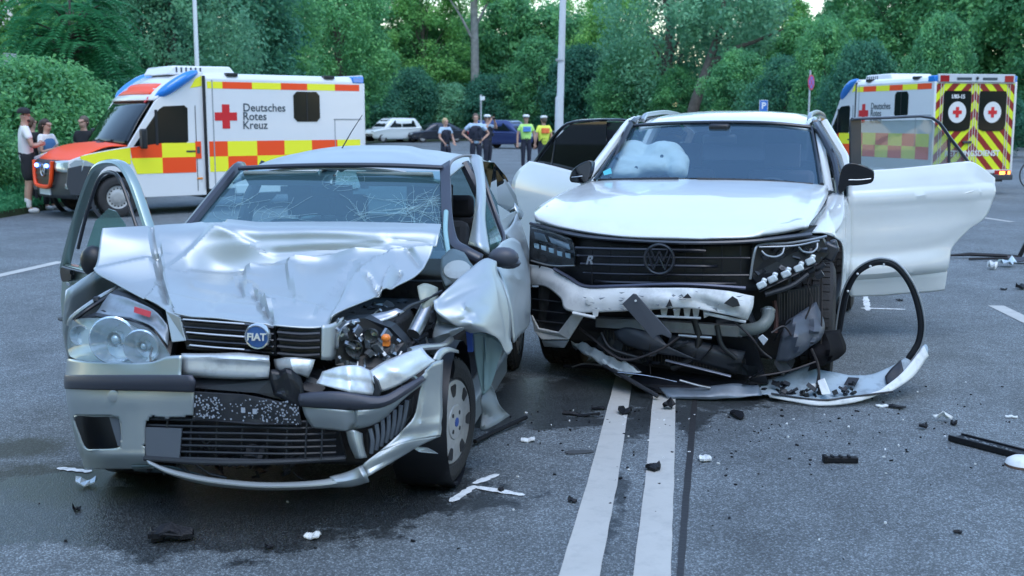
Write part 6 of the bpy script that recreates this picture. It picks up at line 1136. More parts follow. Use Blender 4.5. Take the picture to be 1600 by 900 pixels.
    MB().grid(net([[V(x, .80 - .10 * (1 - x * x), 2.075 + .02 * (1 - x * x)) for x in (-.75, -.4, 0, .4, .72)], [V(x, 1.04 - .09 * (1 - x * x), 2.255 + .025 * (1 - x * x)) for x in (-.75, -.4, 0, .4, .66)]], 4, 3)).build('fairing_panel', fl_red, t, solid=.012, off=1)
    for sx in (1, -1):
        P = spline([V(sx * .86, .78, 2.02), V(sx * .93, .90, 2.12), V(sx * .96, 1.12, 2.27), V(sx * .96, 1.34, 2.40), V(sx * .93, 1.52, 2.48)], 5)
        MB().tube(P, [.02 + .115 * math.sin(math.pi * min(1, (i + .6) / (len(P) + .2))) ** .6 for i in range(len(P))], 12, flat=.75).build('blue_light', blue_lamp, t)
        MB().prism([V(sx * .995, y, z) for y, z in ((-.80, .42), (-.86, .60), (-.82, .86), (-.62, .90), (-.30, .86), (-.44, .66), (-.47, .42))], (-sx * .04, 0, 0)).build('bumper_corner', van_grey, t, smooth=False)
        MB().box((sx * .96, Y1 - .12, ZT - .06), (.14, .26, .13)).build('rear_blue_light', blue_lamp, t, bevel=.02)
    cross = lambda c, s, ax: [c + ax[0] * u * s + ax[1] * v * s for u, v in ((-.17, .5), (-.17, .17), (-.5, .17), (-.5, -.17), (-.17, -.17), (-.17, -.5), (.17, -.5), (.17, -.17), (.5, -.17), (.5, .17), (.17, .17), (.17, .5))]
    MB().prism(cross(V(.72, .68, 1.99), .12, (V(1, .1, 0), V(0, .6, .8))), (0, -.01, .008)).build('cross_mark', red_print, t, smooth=False)
    # nose
    MB().grid(net([[V(x, -.80 + .16 * x * x, .97) for x in (-.97, -.5, 0, .5, .97)], [V(x, -.86 + .18 * x * x, .78) for x in (-.97, -.5, 0, .5, .97)], [V(x, -.88 + .18 * x * x, .55) for x in (-.97, -.5, 0, .5, .97)], [V(x, -.86 + .18 * x * x, .34) for x in (-.97, -.5, 0, .5, .97)]], 4, 3)).build('bumper', van_grey, t, solid=.03)
    gr = MB().prism([V(x, -.90, z) for x, z in ((-.44, .95), (.44, .95), (.36, .62), (.26, .56), (-.26, .56), (-.36, .62))], (0, .06, 0)).build('grille', black_plastic, t, smooth=False)
    for z in (.66, .74, .82, .90): MB().box((0, -.905, z), (.72, .02, .02)).build('slat', van_grey, gr)
    MB().tube([V(.10 * math.cos(a), -.915, .80 + .10 * math.sin(a)) for a in [i * math.pi / 10 for i in range(20)]], .012, 6, closed=True).tube([V(0, -.915, .80), V(0, -.915, .89)], .008, 5).tube([V(0, -.915, .80), V(.08, -.915, .75)], .008, 5).tube([V(0, -.915, .80), V(-.08, -.915, .75)], .008, 5).build('star_emblem', mat('satin_chrome', (.6, .6, .6)), gr)
    MB().tube(spline([V(-.46, -.90, .96), V(-.40, -.92, .62), V(-.26, -.92, .53), V(.26, -.92, .53), V(.40, -.92, .62), V(.46, -.90, .96)], 4), .035, 6).build('grille_surround', fl_red, gr)
    for x in (-.25, .25): MB().ball((x, -.93, .88), (.07, .03, .035), 10).build('grille_flasher', lit_blue, gr)
    for sx in (1, -1):
        MB().grid(net([[V(sx * .52, -.86, .96), V(sx * .75, -.78, .98), V(sx * .99, -.56, .99)], [V(sx * .52, -.88, .86), V(sx * .76, -.80, .86), V(sx * 1.0, -.58, .86)], [V(sx * .56, -.87, .80), V(sx * .76, -.80, .78), V(sx * .99, -.60, .80)]], 4, 3)).build('headlight', mat('van_headlamp', (.55, .62, .66), .1, .5, .8), t, solid=.02)
        MB().prism([V(sx * .994, y, z) for y, z in ((-.70, .99), (-.80, .92), (-.78, .86), (-.58, .88), (-.36, .90), (-.52, .98))], (-sx * .03, 0, 0)).build('headlight_side', mat('van_headlamp', (.5, .5, .5)), t, smooth=False)
        MB().box((sx * .72, -.78, .55), (.18, .04, .10)).build('fog_light', mat('van_headlamp', (.5, .5, .5)), t, bevel=.02)
    MB().box((0, -.89, .44), (.52, .02, .11)).build('number_plate', mat('plate_white', (.7, .72, .74), .4), t)
    # livery on both flanks: printed film a hair proud of the paint
    ycol = lambda px: AF.qx(px, 180, 1.02).y
    for sx in (1, -1):
        fm = MB(); x = sx * (X + .004)
        def cell(px0, px1, z0, z1, m, xx=x): fm.add([V(xx, ycol(px0), z0), V(xx, ycol(px1), z0), V(xx, ycol(px1), z1), V(xx, ycol(px0), z1)], [(0, 1, 2, 3)], m)
        for i, (a, c) in enumerate(((325, 349), (349, 395), (395, 440), (440, 481), (481, 524), (524, 562))): cell(a, c, 2.20, 2.32, i % 2)
        fm.build('stripe_film', [fl_yel, fl_red], t, smooth=False, weld=False); fm = MB()
        for i, (a, c) in enumerate(((325, 354), (354, 400), (400, 443), (443, 486), (486, 526), (526, 562))): cell(a, c, 1.00, 1.27, (i + 1) % 2); cell(a, c, .73, 1.00, i % 2)
        fm.build('checker_film', [fl_yel, fl_red], t, smooth=False, weld=False); fm = MB(); xc = sx * .9915
        fm.add([V(xc, y, z) for y, z in ((-.62, 1.05), (-.60, 1.0), (-.34, .90), (-.1, .92), (-.1, 1.14))], [(0, 1, 2, 3, 4)], 0)
        for i, (a, c) in enumerate(((.24, .80), (.80, 1.42))):
            fm.add([V(xc, a + (.02 if i == 0 else 0), 1.0), V(xc, c, 1.0), V(xc, c, 1.25), V(xc, a, 1.18 if i == 0 else 1.25)], [(0, 1, 2, 3)], 1 - i)
            fm.add([V(xc, a + (.10 if i == 0 else 0), .73), V(xc, c, .73), V(xc, c, 1.0), V(xc, a, 1.0)], [(0, 1, 2, 3)], i)
        fm.add([V(xc, y, z) for y, z in ((-.1, 1.14), (-.1, .95), (.24, .90), (.24, 1.18))], [(0, 1, 2, 3)], 0)
        fm.add([V(xc, y, z) for y, z in ((.52, 2.02) if 0 else (1.36, 2.20), (1.58, 2.24), (1.58, 2.42), (1.46, 2.36))], [(0, 1, 2, 3)], 0)
        for f_, k_ in zip(fm.f, fm.m): MB().add([fm.v[i] for i in f_], [tuple(range(len(f_)))]).build('film_panel', (fl_yel, fl_red)[k_], t, smooth=False, weld=False)
        ax = (V(0, 1, 0), V(0, 0, 1)); c = AF.qx(353, 182, X); cz = c.z
        MB().prism(cross(V(sx * (X + .006), c.y, cz), .43, ax), (-sx * .004, 0, 0)).build('red_cross', red_print, t, smooth=False)
        for i, wd in enumerate(('Deutsches', 'Rotes', 'Kreuz')):
            p = AF.qx(379, 168.5 + 13.7 * i, X); ox = V(sx * (X + .006), p.y if sx > 0 else p.y + 1.0, p.z)
            text('lettering', wd, .205, dark_print, t, basis(ox, (0, sx, 0), (0, 0, 1)), .001, .002, 'LEFT')
        a, c = AF.qx(458, 143, X), AF.qx(500, 190, X); r = .07
        wp = [(a.y, c.z + r), (a.y, a.z - r), (a.y + r, a.z), (c.y - r, a.z), (c.y, a.z - r), (c.y, c.z + r), (c.y - r, c.z), (a.y + r, c.z)]
        w_ = MB().prism([V(sx * (X + .012), y, z) for y, z in wp], (-sx * .02, 0, 0)).build('side_window', amb_glass, t, smooth=False, bevel=.004); MB().box((sx * (X + .014), (a.y + c.y) / 2, (a.z + c.z) / 2), (.006, .02, a.z - c.z - .04)).build('window_bar', black_plastic, w_)
        MB().box((sx * (X - .01), Y0 + .01, 1.42), (.05, .045, 2.0)).build('edge_seal', black_plastic, t, bevel=.01)
        MB().box((sx * (X + .004), Y0 + .16, 1.4), (.006, .02, 1.9)).build('panel_seam', mat('seam_grey', (.30, .32, .34), .5), t)
        MB().box((sx * (X + .004), 4.55, 1.66), (.008, .62, .02)).build('locker_seam', mat('seam_grey', (.3, .3, .3)), t); MB().box((sx * (X + .004), 4.26, 1.30), (.006, .014, .70)).build('locker_seam', mat('seam_grey', (.3, .3, .3)), t)
        MB().box((sx * (X + .006), 1.505 if 0 else Y0 - .17, 1.12), (.006, .14, .30)).build('info_sticker', fl_red, t) if 0 else None
        for px_ in (365, 516): MB().box((sx * (X - .05), ycol(px_), ZT - .02), (.12, .22, .06)).build('area_lamp', black_plastic, t, bevel=.01)
    MB().box((.992, 1.47, 1.12), (.006, .11, .30)).build('info_sticker', fl_red, t); MB().box((.996, 1.47, 1.12), (.004, .06, .12)).build('info_symbol', dark_print, t)
    # roof unit
    ac = MB(); ac.prism([V(-.55, y, z) for y, z in ((1.15, 2.44), (1.25, 2.60), (2.35, 2.61), (2.5, 2.44))], (1.10, 0, 0)); ro = ac.build('roof_unit', amb_white, t, bevel=.03)
    for i in range(6): MB().box((.552, 1.32 + i * .09, 2.53), (.01, .03, .09)).build('vent_slot', van_grey, ro)
    # rear
    rp = MB(); rp.add([V(x, Y1 + .004, z) for x, z in ((-X + .04, .52), (X - .04, .52), (X - .04, ZT - .16), (-X + .04, ZT - .16))], [(0, 1, 2, 3)]); rp.build('rear_film', CHEV, t, smooth=False)
    for sx in (1, -1):
        MB().box((sx * (X - .02), Y1 + .01, 1.4), (.05, .03, 1.9)).build('rear_post', amb_white, t, bevel=.01)
        for xx in (.03, .10, .80, .86): MB().box((sx * xx, Y1 + .009, 1.41), (.012, .012, 1.78)).build('door_seam', mat('seam_pale', (.6, .58, .6), .5), t)
        wx = sx * .44; wp = [(wx + u, z) for u, z in ((-.31, 1.37), (-.34, 1.45), (-.34, 2.10), (-.31, 2.16), (.31, 2.16), (.34, 2.10), (.34, 1.45), (.31, 1.37), (.2, 1.33), (-.2, 1.33))]
        w_ = MB().prism([V(x, Y1 + .02, z) for x, z in wp], (0, -.02, 0)).build('rear_window', amb_glass, t, smooth=False)
        d_ = MB().lathe([(.22, 0), (.22, -.004), (.001, -.004)], (wx, Y1 + .021, 1.72), (0, -1, 0), 28).build('roundel', amb_white, w_)
        MB().prism(cross(V(wx, Y1 + .032, 1.72), .22, (V(1, 0, 0), V(0, 0, 1))), (0, -.006, 0)).build('red_cross', red_print, w_, smooth=False)
        MB().box((sx * .80, Y1 + .02, ZT - .06), (.22, .05, .13)).build('red_lamp', mat('lamp_red', (.35, .01, .02), .2), t)
        tl = MB().box((sx * .78, Y1 + .02, .44), (.42, .06, .13)).build('tail_lamp', mat('lamp_red', (.3, 0, 0)), t, bevel=.01)
        MB().box((sx * .76, Y1 + .055, .44), (.13, .01, .08)).build('lit_lens', mat('lit_orange', (.9, .3, .05), .3, emit=(1.0, .25, .04), estr=3), tl); MB().box((sx * .93, Y1 + .055, .44), (.05, .01, .09)).build('lit_lens', mat('lit_orange', (.9, .3, .05)), tl)
    hd_ = MB().box((0, Y1 + .01, ZT - .05), (1.9, .06, .17)).build('rear_header', mat('header_grey', (.55, .58, .62), .4), t, bevel=.01); MB().ball((0, Y1 + .05, ZT - .05), .035, 8).build('camera_dome', black_plastic, hd_)
    for sx in (1, -1): MB().box((sx * .32, Y1 + .045, ZT - .06), (.36, .01, .05)).build('header_lamp', dark_print, hd_)
    MB().box((.16, Y1 + .03, 1.10), (.22, .05, .05)).build('door_handle', van_grey, t, bevel=.01)
    MB().box((0, Y1 + .05, .36), (2.0, .12, .12)).build('rear_bumper', van_grey, t, bevel=.02); MB().box((0, Y1 + .02, .48), (1.96, .04, .06)).build('rear_sill', amb_white, t)
    fm = mat('print_white', (.75, .76, .78), .5)
    text('lettering', 'RETTUNGSDIENST', .165, fm, t, basis(V(0, Y1 + .013, .86), (-1, 0, 0), (0, 0, 1)), .001, .004)
    text('lettering', '1/83-15', .11, fm, t, basis(V(.44, Y1 + .026, 2.04), (-1, 0, 0), (0, 0, 1)), .001, .004)
    wheel(t, (.87, 0, .345), .345, .22, 1, 0, 'van', .62); wheel(t, (-.87, 0, .345), .345, .22, -1, 0, 'van', .62); wheel(t, (.87, 3.66, .345), .345, .22, 1, 0, 'van', .62); wheel(t, (-.87, 3.66, .345), .345, .22, -1, 0, 'van', .62)
    return t
amb1 = make_ambulance()
amb2 = copy_tree(amb1); amb2['label'] = 'ambulance showing its striped rear past the open door of the white SUV'
amb2.location = (9.13 - .02, 30.27, 0); amb2.rotation_euler = (0, 0, -rad(167)); amb2.scale = (1.0, 1.0, 1.055)
# ---------------------------------------------------------------- people
skin_m = mat('skin', (.46, .27, .20), .55); 
def skinned(chains, flat=None):
    """chains: list of [(point, radius), ...]; a chain whose first entry is an int continues from that vertex"""
    vs, es, rs, roots = [], [], [], []
    ids = {}
    for ch in chains:
        prev = None
        for it in ch:
            if isinstance(it, str): prev = ids[it]; continue
            p, r = it[0], it[1]
            vs.append(tuple(p)); rs.append(r); i = len(vs) - 1
            if len(it) > 2: ids[it[2]] = i
            if prev is not None: es.append((prev, i))
            else: roots.append(i)
            prev = i
    me = bpy.data.meshes.new('skeleton'); me.from_pydata(vs, es, []); o = bpy.data.objects.new('skeleton', me); COL.objects.link(o)
    o.modifiers.new('skin', 'SKIN').use_smooth_shade = True
    for i, sv in enumerate(me.skin_vertices[0].data): sv.radius = (rs[i], rs[i]); sv.use_root = i in roots
    s = o.modifiers.new('sub', 'SUBSURF'); s.levels = s.render_levels = 2
    out = bpy.data.meshes.new_from_object(o.evaluated_get(bpy.context.evaluated_depsgraph_get())); bpy.data.objects.remove(o); bpy.data.meshes.remove(me)
    if flat:
        for v in out.vertices:
            w = max(0, 1 - max(0, abs(v.co.x) - .15) / .08)
            if flat[0] < v.co.z < flat[1]: v.co.y *= 1 - (1 - flat[2]) * w
    for p in out.polygons: p.use_smooth = True
    return out
def person(label, loc, rz, h=1.78, group=None, elbow=(.25, .03, 1.12), wrist=(.28, -.03, .87), elbow2=None, wrist2=None, shirt=None, vest=None, legs=None, shorts=False, shoes=None, socks=None, hair=None, cap=None, long_hair=False, beard=None, sleeve=.6, vest_band=None, hold=None, thin=1.0):
    t = thing('person', label, 'person', loc, rz, group); k = h / 1.75; t.scale = (k, k, k)
    E = [(elbow[0], elbow[1], elbow[2]), (-(elbow2 or elbow)[0], (elbow2 or elbow)[1], (elbow2 or elbow)[2])]; W = [tuple(wrist), (-(wrist2 or wrist)[0], (wrist2 or wrist)[1], (wrist2 or wrist)[2])]
    ch = [[((0, 0, .95), .10 * thin, 'p'), ((0, .01, 1.12), .10 * thin), ((0, .01, 1.32), .125 * thin, 'c'), ((0, .01, 1.45), .075, 'n0'), ((0, 0, 1.525), .055), ((0, -.012, 1.585), .070, 'jaw'), ((0, -.002, 1.655), .093, 'sk'), ((0, .01, 1.70), .075)],
          ['jaw', ((0, -.085, 1.565), .022)], ['sk', ((0, -.102, 1.625), .016)]]
    for i, s in enumerate((1, -1)):
        e, w = Vector(E[i]), Vector(W[i]); f = (w - e).normalized(); sd = f.cross(Vector((0, 1, 0))); sd = sd.normalized() if sd.length > .1 else Vector((1, 0, 0)); pm = w + f * .055
        ch += [['c', ((s * .17, .01, 1.41), .052), (e.lerp(Vector((s * .19, .01, 1.41)), .45), .050), (e, .042), (e.lerp(w, .5), .038), (w, .027), (pm, .034), (w + f * .09, .028)]]
        for j, (o, L) in enumerate(((-.026, .060), (-.009, .072), (.009, .070), (.026, .052))):
            b = w + f * .085 + sd * o; ch.append([(b, .0095), (b + f * L * .5 + Vector((0, -.006, 0)), .009), (b + f * L + Vector((0, -.022, -.004)), .0075)])
        ch.append([(w + f * .03 + sd * -s * .025, .011), (w + f * .06 + sd * -s * .048, .0105), (w + f * .09 + sd * -s * .052, .0085)])
        ch += [['p', ((s * .095, 0, .88), .08), ((s * .10, -.01, .70), .070), ((s * .10, -.015, .49), .058), ((s * .10, .01, .32), .055), ((s * .10, .02, .10), .038), ((s * .105, -.05, .045), .035), ((s * .11, -.13, .035), .030)]]
        ch.append([((s * .088, .0, 1.615), .016), ((s * .096, .012, 1.635), .017)])
    me = skinned(ch, (.8, 1.47, .74)); me.materials.append(skin_m); b = bpy.data.objects.new('body', me); COL.objects.link(b); b.parent = t
    def wear(name, chains, m, flat=(.8, 1.5, .78), solid=0):
        q = skinned(chains, flat); q.materials.append(m); o = bpy.data.objects.new(name, q); COL.objects.link(o); o.parent = t; return o
    sh = [[((0, 0, .84), .13 * thin), ((0, 0, .95), .150 * thin, 'p'), ((0, .01, 1.10), .148 * thin), ((0, .01, 1.32), .166 * thin, 'c'), ((0, .01, 1.455), .085)]]
    for i, s in enumerate((1, -1)):
        e = Vector(E[i]); a = Vector((s * .19, .01, 1.405)); x = [((s * .165, .01, 1.405), .082), (a.lerp(e, .45), .068), (a.lerp(e, sleeve), .064)]
        if sleeve >= 1: x += [(e, .058), (e.lerp(Vector(W[i]), .8), .046)]
        sh.append(['c'] + x)
    if shirt: wear('shirt', sh, shirt)
    if vest:
        v = wear('vest', [[((0, 0, .93 if vest is navy_m else .86), .172 * thin, 'p'), ((0, .01, 1.12), .186 * thin), ((0, .01, 1.32), .205 * thin, 'c'), ((0, .01, 1.45), .11)], ['c', ((.15, .01, 1.415), .092)], ['c', ((-.15, .01, 1.415), .092)]], vest, (.8, 1.5, .80))
        if vest_band:
            for sy in (-1, 1):
                q = MB()
                for r_ in range(3): q.box((0, sy * (.150 + .006 * r_), 1.36 - .055 * r_), (.26, .07, .05))
                q.build('vest_panel', vest_band, v, bevel=.012)
        if vest is navy_m: MB().box((.07, -.155, 1.32), (.09, .03, .07)).box((-.09, -.155, 1.22), (.08, .04, .11)).box((.10, -.15, 1.14), (.07, .04, .10)).build('pouch', vest, v, bevel=.01)
    lg = [[((0, 0, 1.08), .160 * thin), ((0, 0, .98), .172 * thin, 'p'), ((0, 0, .90), .135)]]
    for s in (1, -1):
        x = [((s * .095, 0, .86), .108), ((s * .10, -.01, .70), .098), ((s * .10, -.012, .52), .088 if shorts else .075)]
        if not shorts: x += [((s * .10, .01, .30), .068), ((s * .10, .02, .10), .062)]
        lg.append(['p'] + x)
    wear('shorts' if shorts else 'trousers', lg, legs, (.8, 1.0, .82)); 
    if not shorts: MB().lathe([(.150 * thin, -.02), (.152 * thin, 0), (.150 * thin, .02)], (0, 0, .975), (0, 0, 1), 18).build('belt', black_plastic, t).scale = (1, .80, 1)
    for s in (1, -1):
        if socks: wear('sock', [[((s * .10, .018, .28), .052), ((s * .10, .02, .08), .046)]], socks, None)
        wear('shoe', [[((s * .10, .045, .055), .052), ((s * .105, -.04, .048), .050), ((s * .112, -.14, .038), .040)]], shoes or black_plastic, None)
    if hair: 
        hm = MB().ball((0, .030, 1.672), (.094, .096, .096), 14).ball((0, .055, 1.63), (.088, .070, .095), 12)
        if long_hair: hm.tube([V(0, .09, 1.70), V(0, .135, 1.62), V(0, .13, 1.50), V(0, .11, 1.40)], [.05, .055, .045, .015], 10)
        hm.build('hair', hair, t)
    if beard: wear('beard', [[((.055, -.03, 1.57), .030), ((0, -.075, 1.545), .034), ((-.055, -.03, 1.57), .030)]], beard, None)
    for s in (1, -1): MB().ball((s * .033, -.088, 1.648), .0105, 8).build('eye', mat('eye_dark', (.03, .025, .02), .2), b)
    if cap:
        c = MB(); c.lathe([(.103, 0), (.112, .035), (.115, .07), (.06, .095), (.001, .10)] if cap != 'ball' else [(.103, 0), (.105, .03), (.092, .07), (.05, .098), (.001, .105)], (0, .005, 1.675), (0, -.06, 1), 18)
        m = mat('cap_white', (.78, .80, .80), .6) if cap == 'white' else mat('cap_black', (.015, .016, .02), .8)
        co = c.build('cap', m, t); MB().prism([V(x, y, 1.685 + (y + .09) * .25) for x, y in ((-.075, -.085), (-.05, -.15), (0, -.172), (.05, -.15), (.075, -.085))], (0, 0, .010)).build('visor', mat('cap_black', (.015, .016, .02), .8), co, bevel=.003)
        if cap == 'white': MB().lathe([(.105, 0), (.107, .03)], (0, .005, 1.678), (0, -.06, 1), 18).build('cap_band', navy_m, co, solid=.004)
    if hold: MB().box(hold, (.12, .07, .08)).lathe([(.03, 0), (.03, .08)], Vector(hold) + V(0, -.03, 0), (0, -1, 0), 10).build('camera', black_plastic, t, bevel=.008)
    return t
navy_m = mat('uniform_navy', (.014, .018, .035), .8); light_blue = mat('uniform_light_blue', (.42, .55, .70), .85); hiviz = mat('hi_viz_lime', (.50, .85, .22), .7); hiviz_y = mat('hi_viz_yellow', (.75, .85, .10), .7); hiviz_o = mat('hi_viz_orange_band', (.85, .18, .05), .6); blue_chk = mat('police_blue_patch', (.08, .24, .62), .6)
white_tee = mat('white_cotton', (.74, .74, .74), .9, bump=.3, bscale=12); black_cloth = mat('black_cotton', (.016, .017, .022), .9); sneaker = mat('white_sneaker', (.7, .72, .74), .6); brown_hair = mat('brown_hair', (.035, .022, .016), .6); blonde = mat('blonde_hair', (.46, .34, .18), .6); grey_hair = mat('short_grey_brown_hair', (.10, .075, .055), .6); jean_blue = mat('blue_waistcoat', (.06, .17, .36), .8)
def gp(px, py): g = gnd(px, py); return (g.x, g.y, 0)
def sp(px, Y): return ((px - 800) / FPX * Y * 1.0, Y, 0)
person('man in white t-shirt, black shorts and black cap standing by the bonnet of the ambulance', gp(47, 333), rad(120), 1.84, 'onlookers beside the left ambulance', elbow=(.27, -.06, 1.13), wrist=(.12, -.27, 1.16), shirt=white_tee, legs=black_cloth, shorts=True, shoes=sneaker, socks=white_tee, cap='ball', beard=brown_hair, thin=1.12)
g = gnd(80, 328); person('dark-haired woman in blue waistcoat and black trousers next to the man in shorts', (g.x, g.y, 0), rad(75), 1.66, 'onlookers beside the left ambulance', elbow=(.24, -.05, 1.12), wrist=(.10, -.26, 1.18), shirt=white_tee, vest=jean_blue, legs=black_cloth, shoes=sneaker, hair=brown_hair, long_hair=True, thin=.9)
g = gnd(39, 330); person('brown-haired person mostly hidden behind the man in the white t-shirt', (g.x - .02, g.y + .55, .0), rad(150), 1.70, 'onlookers beside the left ambulance', shirt=black_cloth, legs=black_cloth, shoes=black_plastic, hair=mat('light_brown_hair', (.12, .07, .045), .6), thin=.9)
person('man in black shirt with receding hair behind the red bonnet of the ambulance', (sp(137, 22.6)[0], 22.6, .0), rad(-20), 1.72, 'onlookers beside the left ambulance', shirt=black_cloth, legs=black_cloth, hair=grey_hair)
person('blonde police officer in dark vest standing left of the officer with hands on hips', sp(697, 36), rad(38), 1.70, 'police officers in the background', elbow=(.25, -.03, 1.13), wrist=(.20, -.22, .98), shirt=light_blue, vest=navy_m, legs=navy_m, hair=blonde, thin=.95)
person('police officer in dark vest with both hands on the hips', sp(744, 36), rad(8), 1.84, 'police officers in the background', elbow=(.40, .08, 1.16), wrist=(.20, -.07, .99), shirt=light_blue, vest=navy_m, legs=navy_m, hair=grey_hair, thin=1.12)
person('police officer in white cap raising a camera to the eye', sp(762, 37.6), rad(55), 1.80, 'police officers in the background', elbow=(.28, -.16, 1.34), wrist=(.10, -.20, 1.58), shirt=light_blue, vest=navy_m, legs=navy_m, cap='white', hair=grey_hair, hold=(0, -.20, 1.645))
person('police officer in white cap and lime vest with blue chest panel facing the wrecks', gp(822, 265), rad(10), 1.80, 'police officers in the background', elbow=(.27, .04, 1.13), wrist=(.29, -.02, .87), shirt=hiviz, vest=hiviz, vest_band=blue_chk, legs=navy_m, cap='white', hair=grey_hair, sleeve=.62)
person('police officer seen from behind in white cap and yellow vest with orange band', sp(849, 36.2), rad(200), 1.76, 'police officers in the background', shirt=hiviz_y, vest=hiviz_y, vest_band=hiviz_o, legs=navy_m, cap='white', hair=grey_hair)
# ---------------------------------------------------------------- parked cars far behind
def parked(label, loc, rz, paint, L=4.4, W=1.8, H=1.55, kind='suv', name='parked_car'):
    t = thing(name, label, 'car', loc, rz, 'cars parked in front of the trees'); h = H / 1.55
    prof = {'suv': [(-.50, .30), (-.50, .62), (-.47, .78), (-.26, .92), (-.22, .94)], }
    X = W / 2
    st = [(-.5, .62, .45, .80), (-.47, .78, .30, .92), (-.30, .90, .26, .98), (-.18, .95, .24, 1.0), (.1, .97, .24, 1.0), (.38, 1.0, .26, .99), (.47, 1.0, .30, .95), (.5, .95, .40, .88)]
    R = []
    for y, zt, zb, w in st: R.append([V(-X * w * .93, y * L, zb * h), V(-X * w, y * L, (zb + .12) * h), V(-X * w, y * L, (zt * .75) * h), V(-X * w * .94, y * L, zt * h), V(0, y * L, (zt + .03) * h), V(X * w * .94, y * L, zt * h), V(X * w, y * L, zt * .75 * h), V(X * w, y * L, (zb + .12) * h), V(X * w * .93, y * L, zb * h)])
    b = MB().grid(net(R, 3, 3)); b.prism(R[0], (0, .02, 0)); b.prism(R[-1], (0, -.02, 0)); b.build('body', paint, t)
    y0, y1, y2, y3 = (-.24, -.06, .36, .47) if kind == 'suv' else (-.26, -.08, .18, .38)
    G = [[V(s * X * .90, y * L, z * h) for s in (-1, 1)] for y, z in ((y0, .95), (y1, 1.48), (y2, 1.49), (y3, 1.0))]
    y0, y1, y2, y3 = (-.27, -.11, .40, .49) if kind == 'suv' else (-.27, -.10, .20, .40)
    base = [(y0, .93, .93), (y1, 1.47, .76), (y1 + .16, 1.54, .77), (y2 - .06, 1.52, .76), (y2, 1.48, .75), (y3, 1.0, .92)]
    MB().grid(net([[V(-X * .94, y * L, .9 * h), V(-X * w, y * L, z * h), V(-X * w * .5, y * L, (z + .025) * h), V(X * w * .5, y * L, (z + .025) * h), V(X * w, y * L, z * h), V(X * .94, y * L, .9 * h)] for y, z, w in base], 2, 3)).build('cabin', paint, t, ang=60)
    def quad(name, pts): MB().prism([V(*p) for p in pts], (0, 0, .004)).build(name, amb_glass, t, smooth=False)
    for k in (-1, 1):
        yc = (y0 + y2) / 2 * L
        for ya, yb, xa, xb in ((y0 * L + .42, yc + .05, y1 * L + .30, yc + .05), (yc + .13, y3 * L - .45, yc + .13, y2 * L - .22)):
            quad('side_window', [(k * X * .955, ya, 1.0 * h), (k * X * .955, yb, 1.0 * h), (k * X * .80, xb, 1.42 * h), (k * X * .80, xa, 1.42 * h)])
    quad('windscreen', [(-X * .80, y0 * L + .06, 1.02 * h), (X * .80, y0 * L + .06, 1.02 * h), (X * .68, y1 * L - .08, 1.46 * h), (-X * .68, y1 * L - .08, 1.46 * h)])
    quad('rear_window', [(-X * .78, y3 * L - .01, 1.08 * h), (X * .78, y3 * L - .01, 1.08 * h), (X * .66, y2 * L + .09, 1.45 * h), (-X * .66, y2 * L + .09, 1.45 * h)])
    for sx in (1, -1):
        MB().box((sx * X * .78, .5 * L - .01, .84 * h), (X * .34, .06, .14)).build('tail_light', mat('lamp_red', (.3, 0, 0)), t, bevel=.02)
        MB().box((sx * X * .70, -.485 * L, .70 * h), (X * .36, .08, .12)).build('headlight', mat('van_headlamp', (.5, .5, .5)), t, bevel=.02)
        for y in (-.31, .30): wheel(t, (sx * (X - .12), y * L, .33), .33, .2, sx, 0, 'spokes', .66)
    MB().box((0, .5 * L, .45), (W * .8, .06, .22)).build('rear_bumper', black_plastic, t, bevel=.02); MB().box((0, .5 * L + .01, .74 * h), (.5, .03, .11)).build('number_plate', mat('plate_white', (.7, .7, .7)), t)
    return t
parked('white estate car parked far behind, just right of the left ambulance', (gx(611, 83), 84, 0), rad(130) + math.pi, mat('white_car_paint', (.8, .8, .8)), 4.25, 1.85, 1.74)
parked('dark parked car half hidden behind the blonde police officer', (gx(680, 84), 85, 0), rad(118) + math.pi, mat('anthracite_paint', (.03, .035, .05), .25, .4, .6), 4.5, 1.8, 1.42, 'saloon')
parked('dark blue parked car between the camera officer and the capped officer', (gx(793, 66), 67, 0), rad(55), mat('dark_blue_paint', (.03, .05, .16), .25, .3, .6), 4.5, 1.8, 1.60)
# ---------------------------------------------------------------- posts, signs
galv = mat('galvanised_steel', (.42, .45, .48), .5, .5, bump=.15, bscale=30, var=.12, vscale=3); conc = mat('pale_mast', (.50, .53, .56), .6, bump=.2, bscale=20, var=.08, vscale=2)
lp = thing('lamp_post', 'thick pale lamp post behind the black window of the white SUV door', 'lamp post', (gx(871.5, 29), 29, 0))
MB().tube([V(0, 0, 0), V(.03, 0, 2.2), V(.05, 0, 2.25), V(.19, 0, 9)], [.115, .105, .09, .06], 14).build('mast', conc, lp); MB().lathe([(.15, 0), (.15, .02), (.12, .04)], (0, 0, 0), (0, 0, 1), 14).build('base_plate', galv, lp); MB().lathe([(.112, 0), (.118, .03), (.112, .06)], (.04, 0, 3.1), (0, 0, 1), 14).build('collar', galv, lp); MB().tube([V(.19, 0, 9), V(.3, -.3, 9.3), V(.4, -1.2, 9.4)], .05, 8).build('arm', conc, lp)
lp = thing('lamp_post', 'slim white pole rising above the roof of the left ambulance', 'lamp post', (gx(316.5, 34), 34, 0))
MB().tube([V(0, 0, 0), V(0, 0, 9)], [.075, .05], 10).build('mast', mat('white_pole', (.66, .70, .72), .5), lp); MB().lathe([(.12, 0), (.12, .02)], (0, 0, 0), (0, 0, 1), 12).build('base_plate', galv, lp)
sg = thing('sign_post', 'blue parking sign on a post above the white SUV roof', 'sign', (gx(1188, 60), 60, 0), 0)
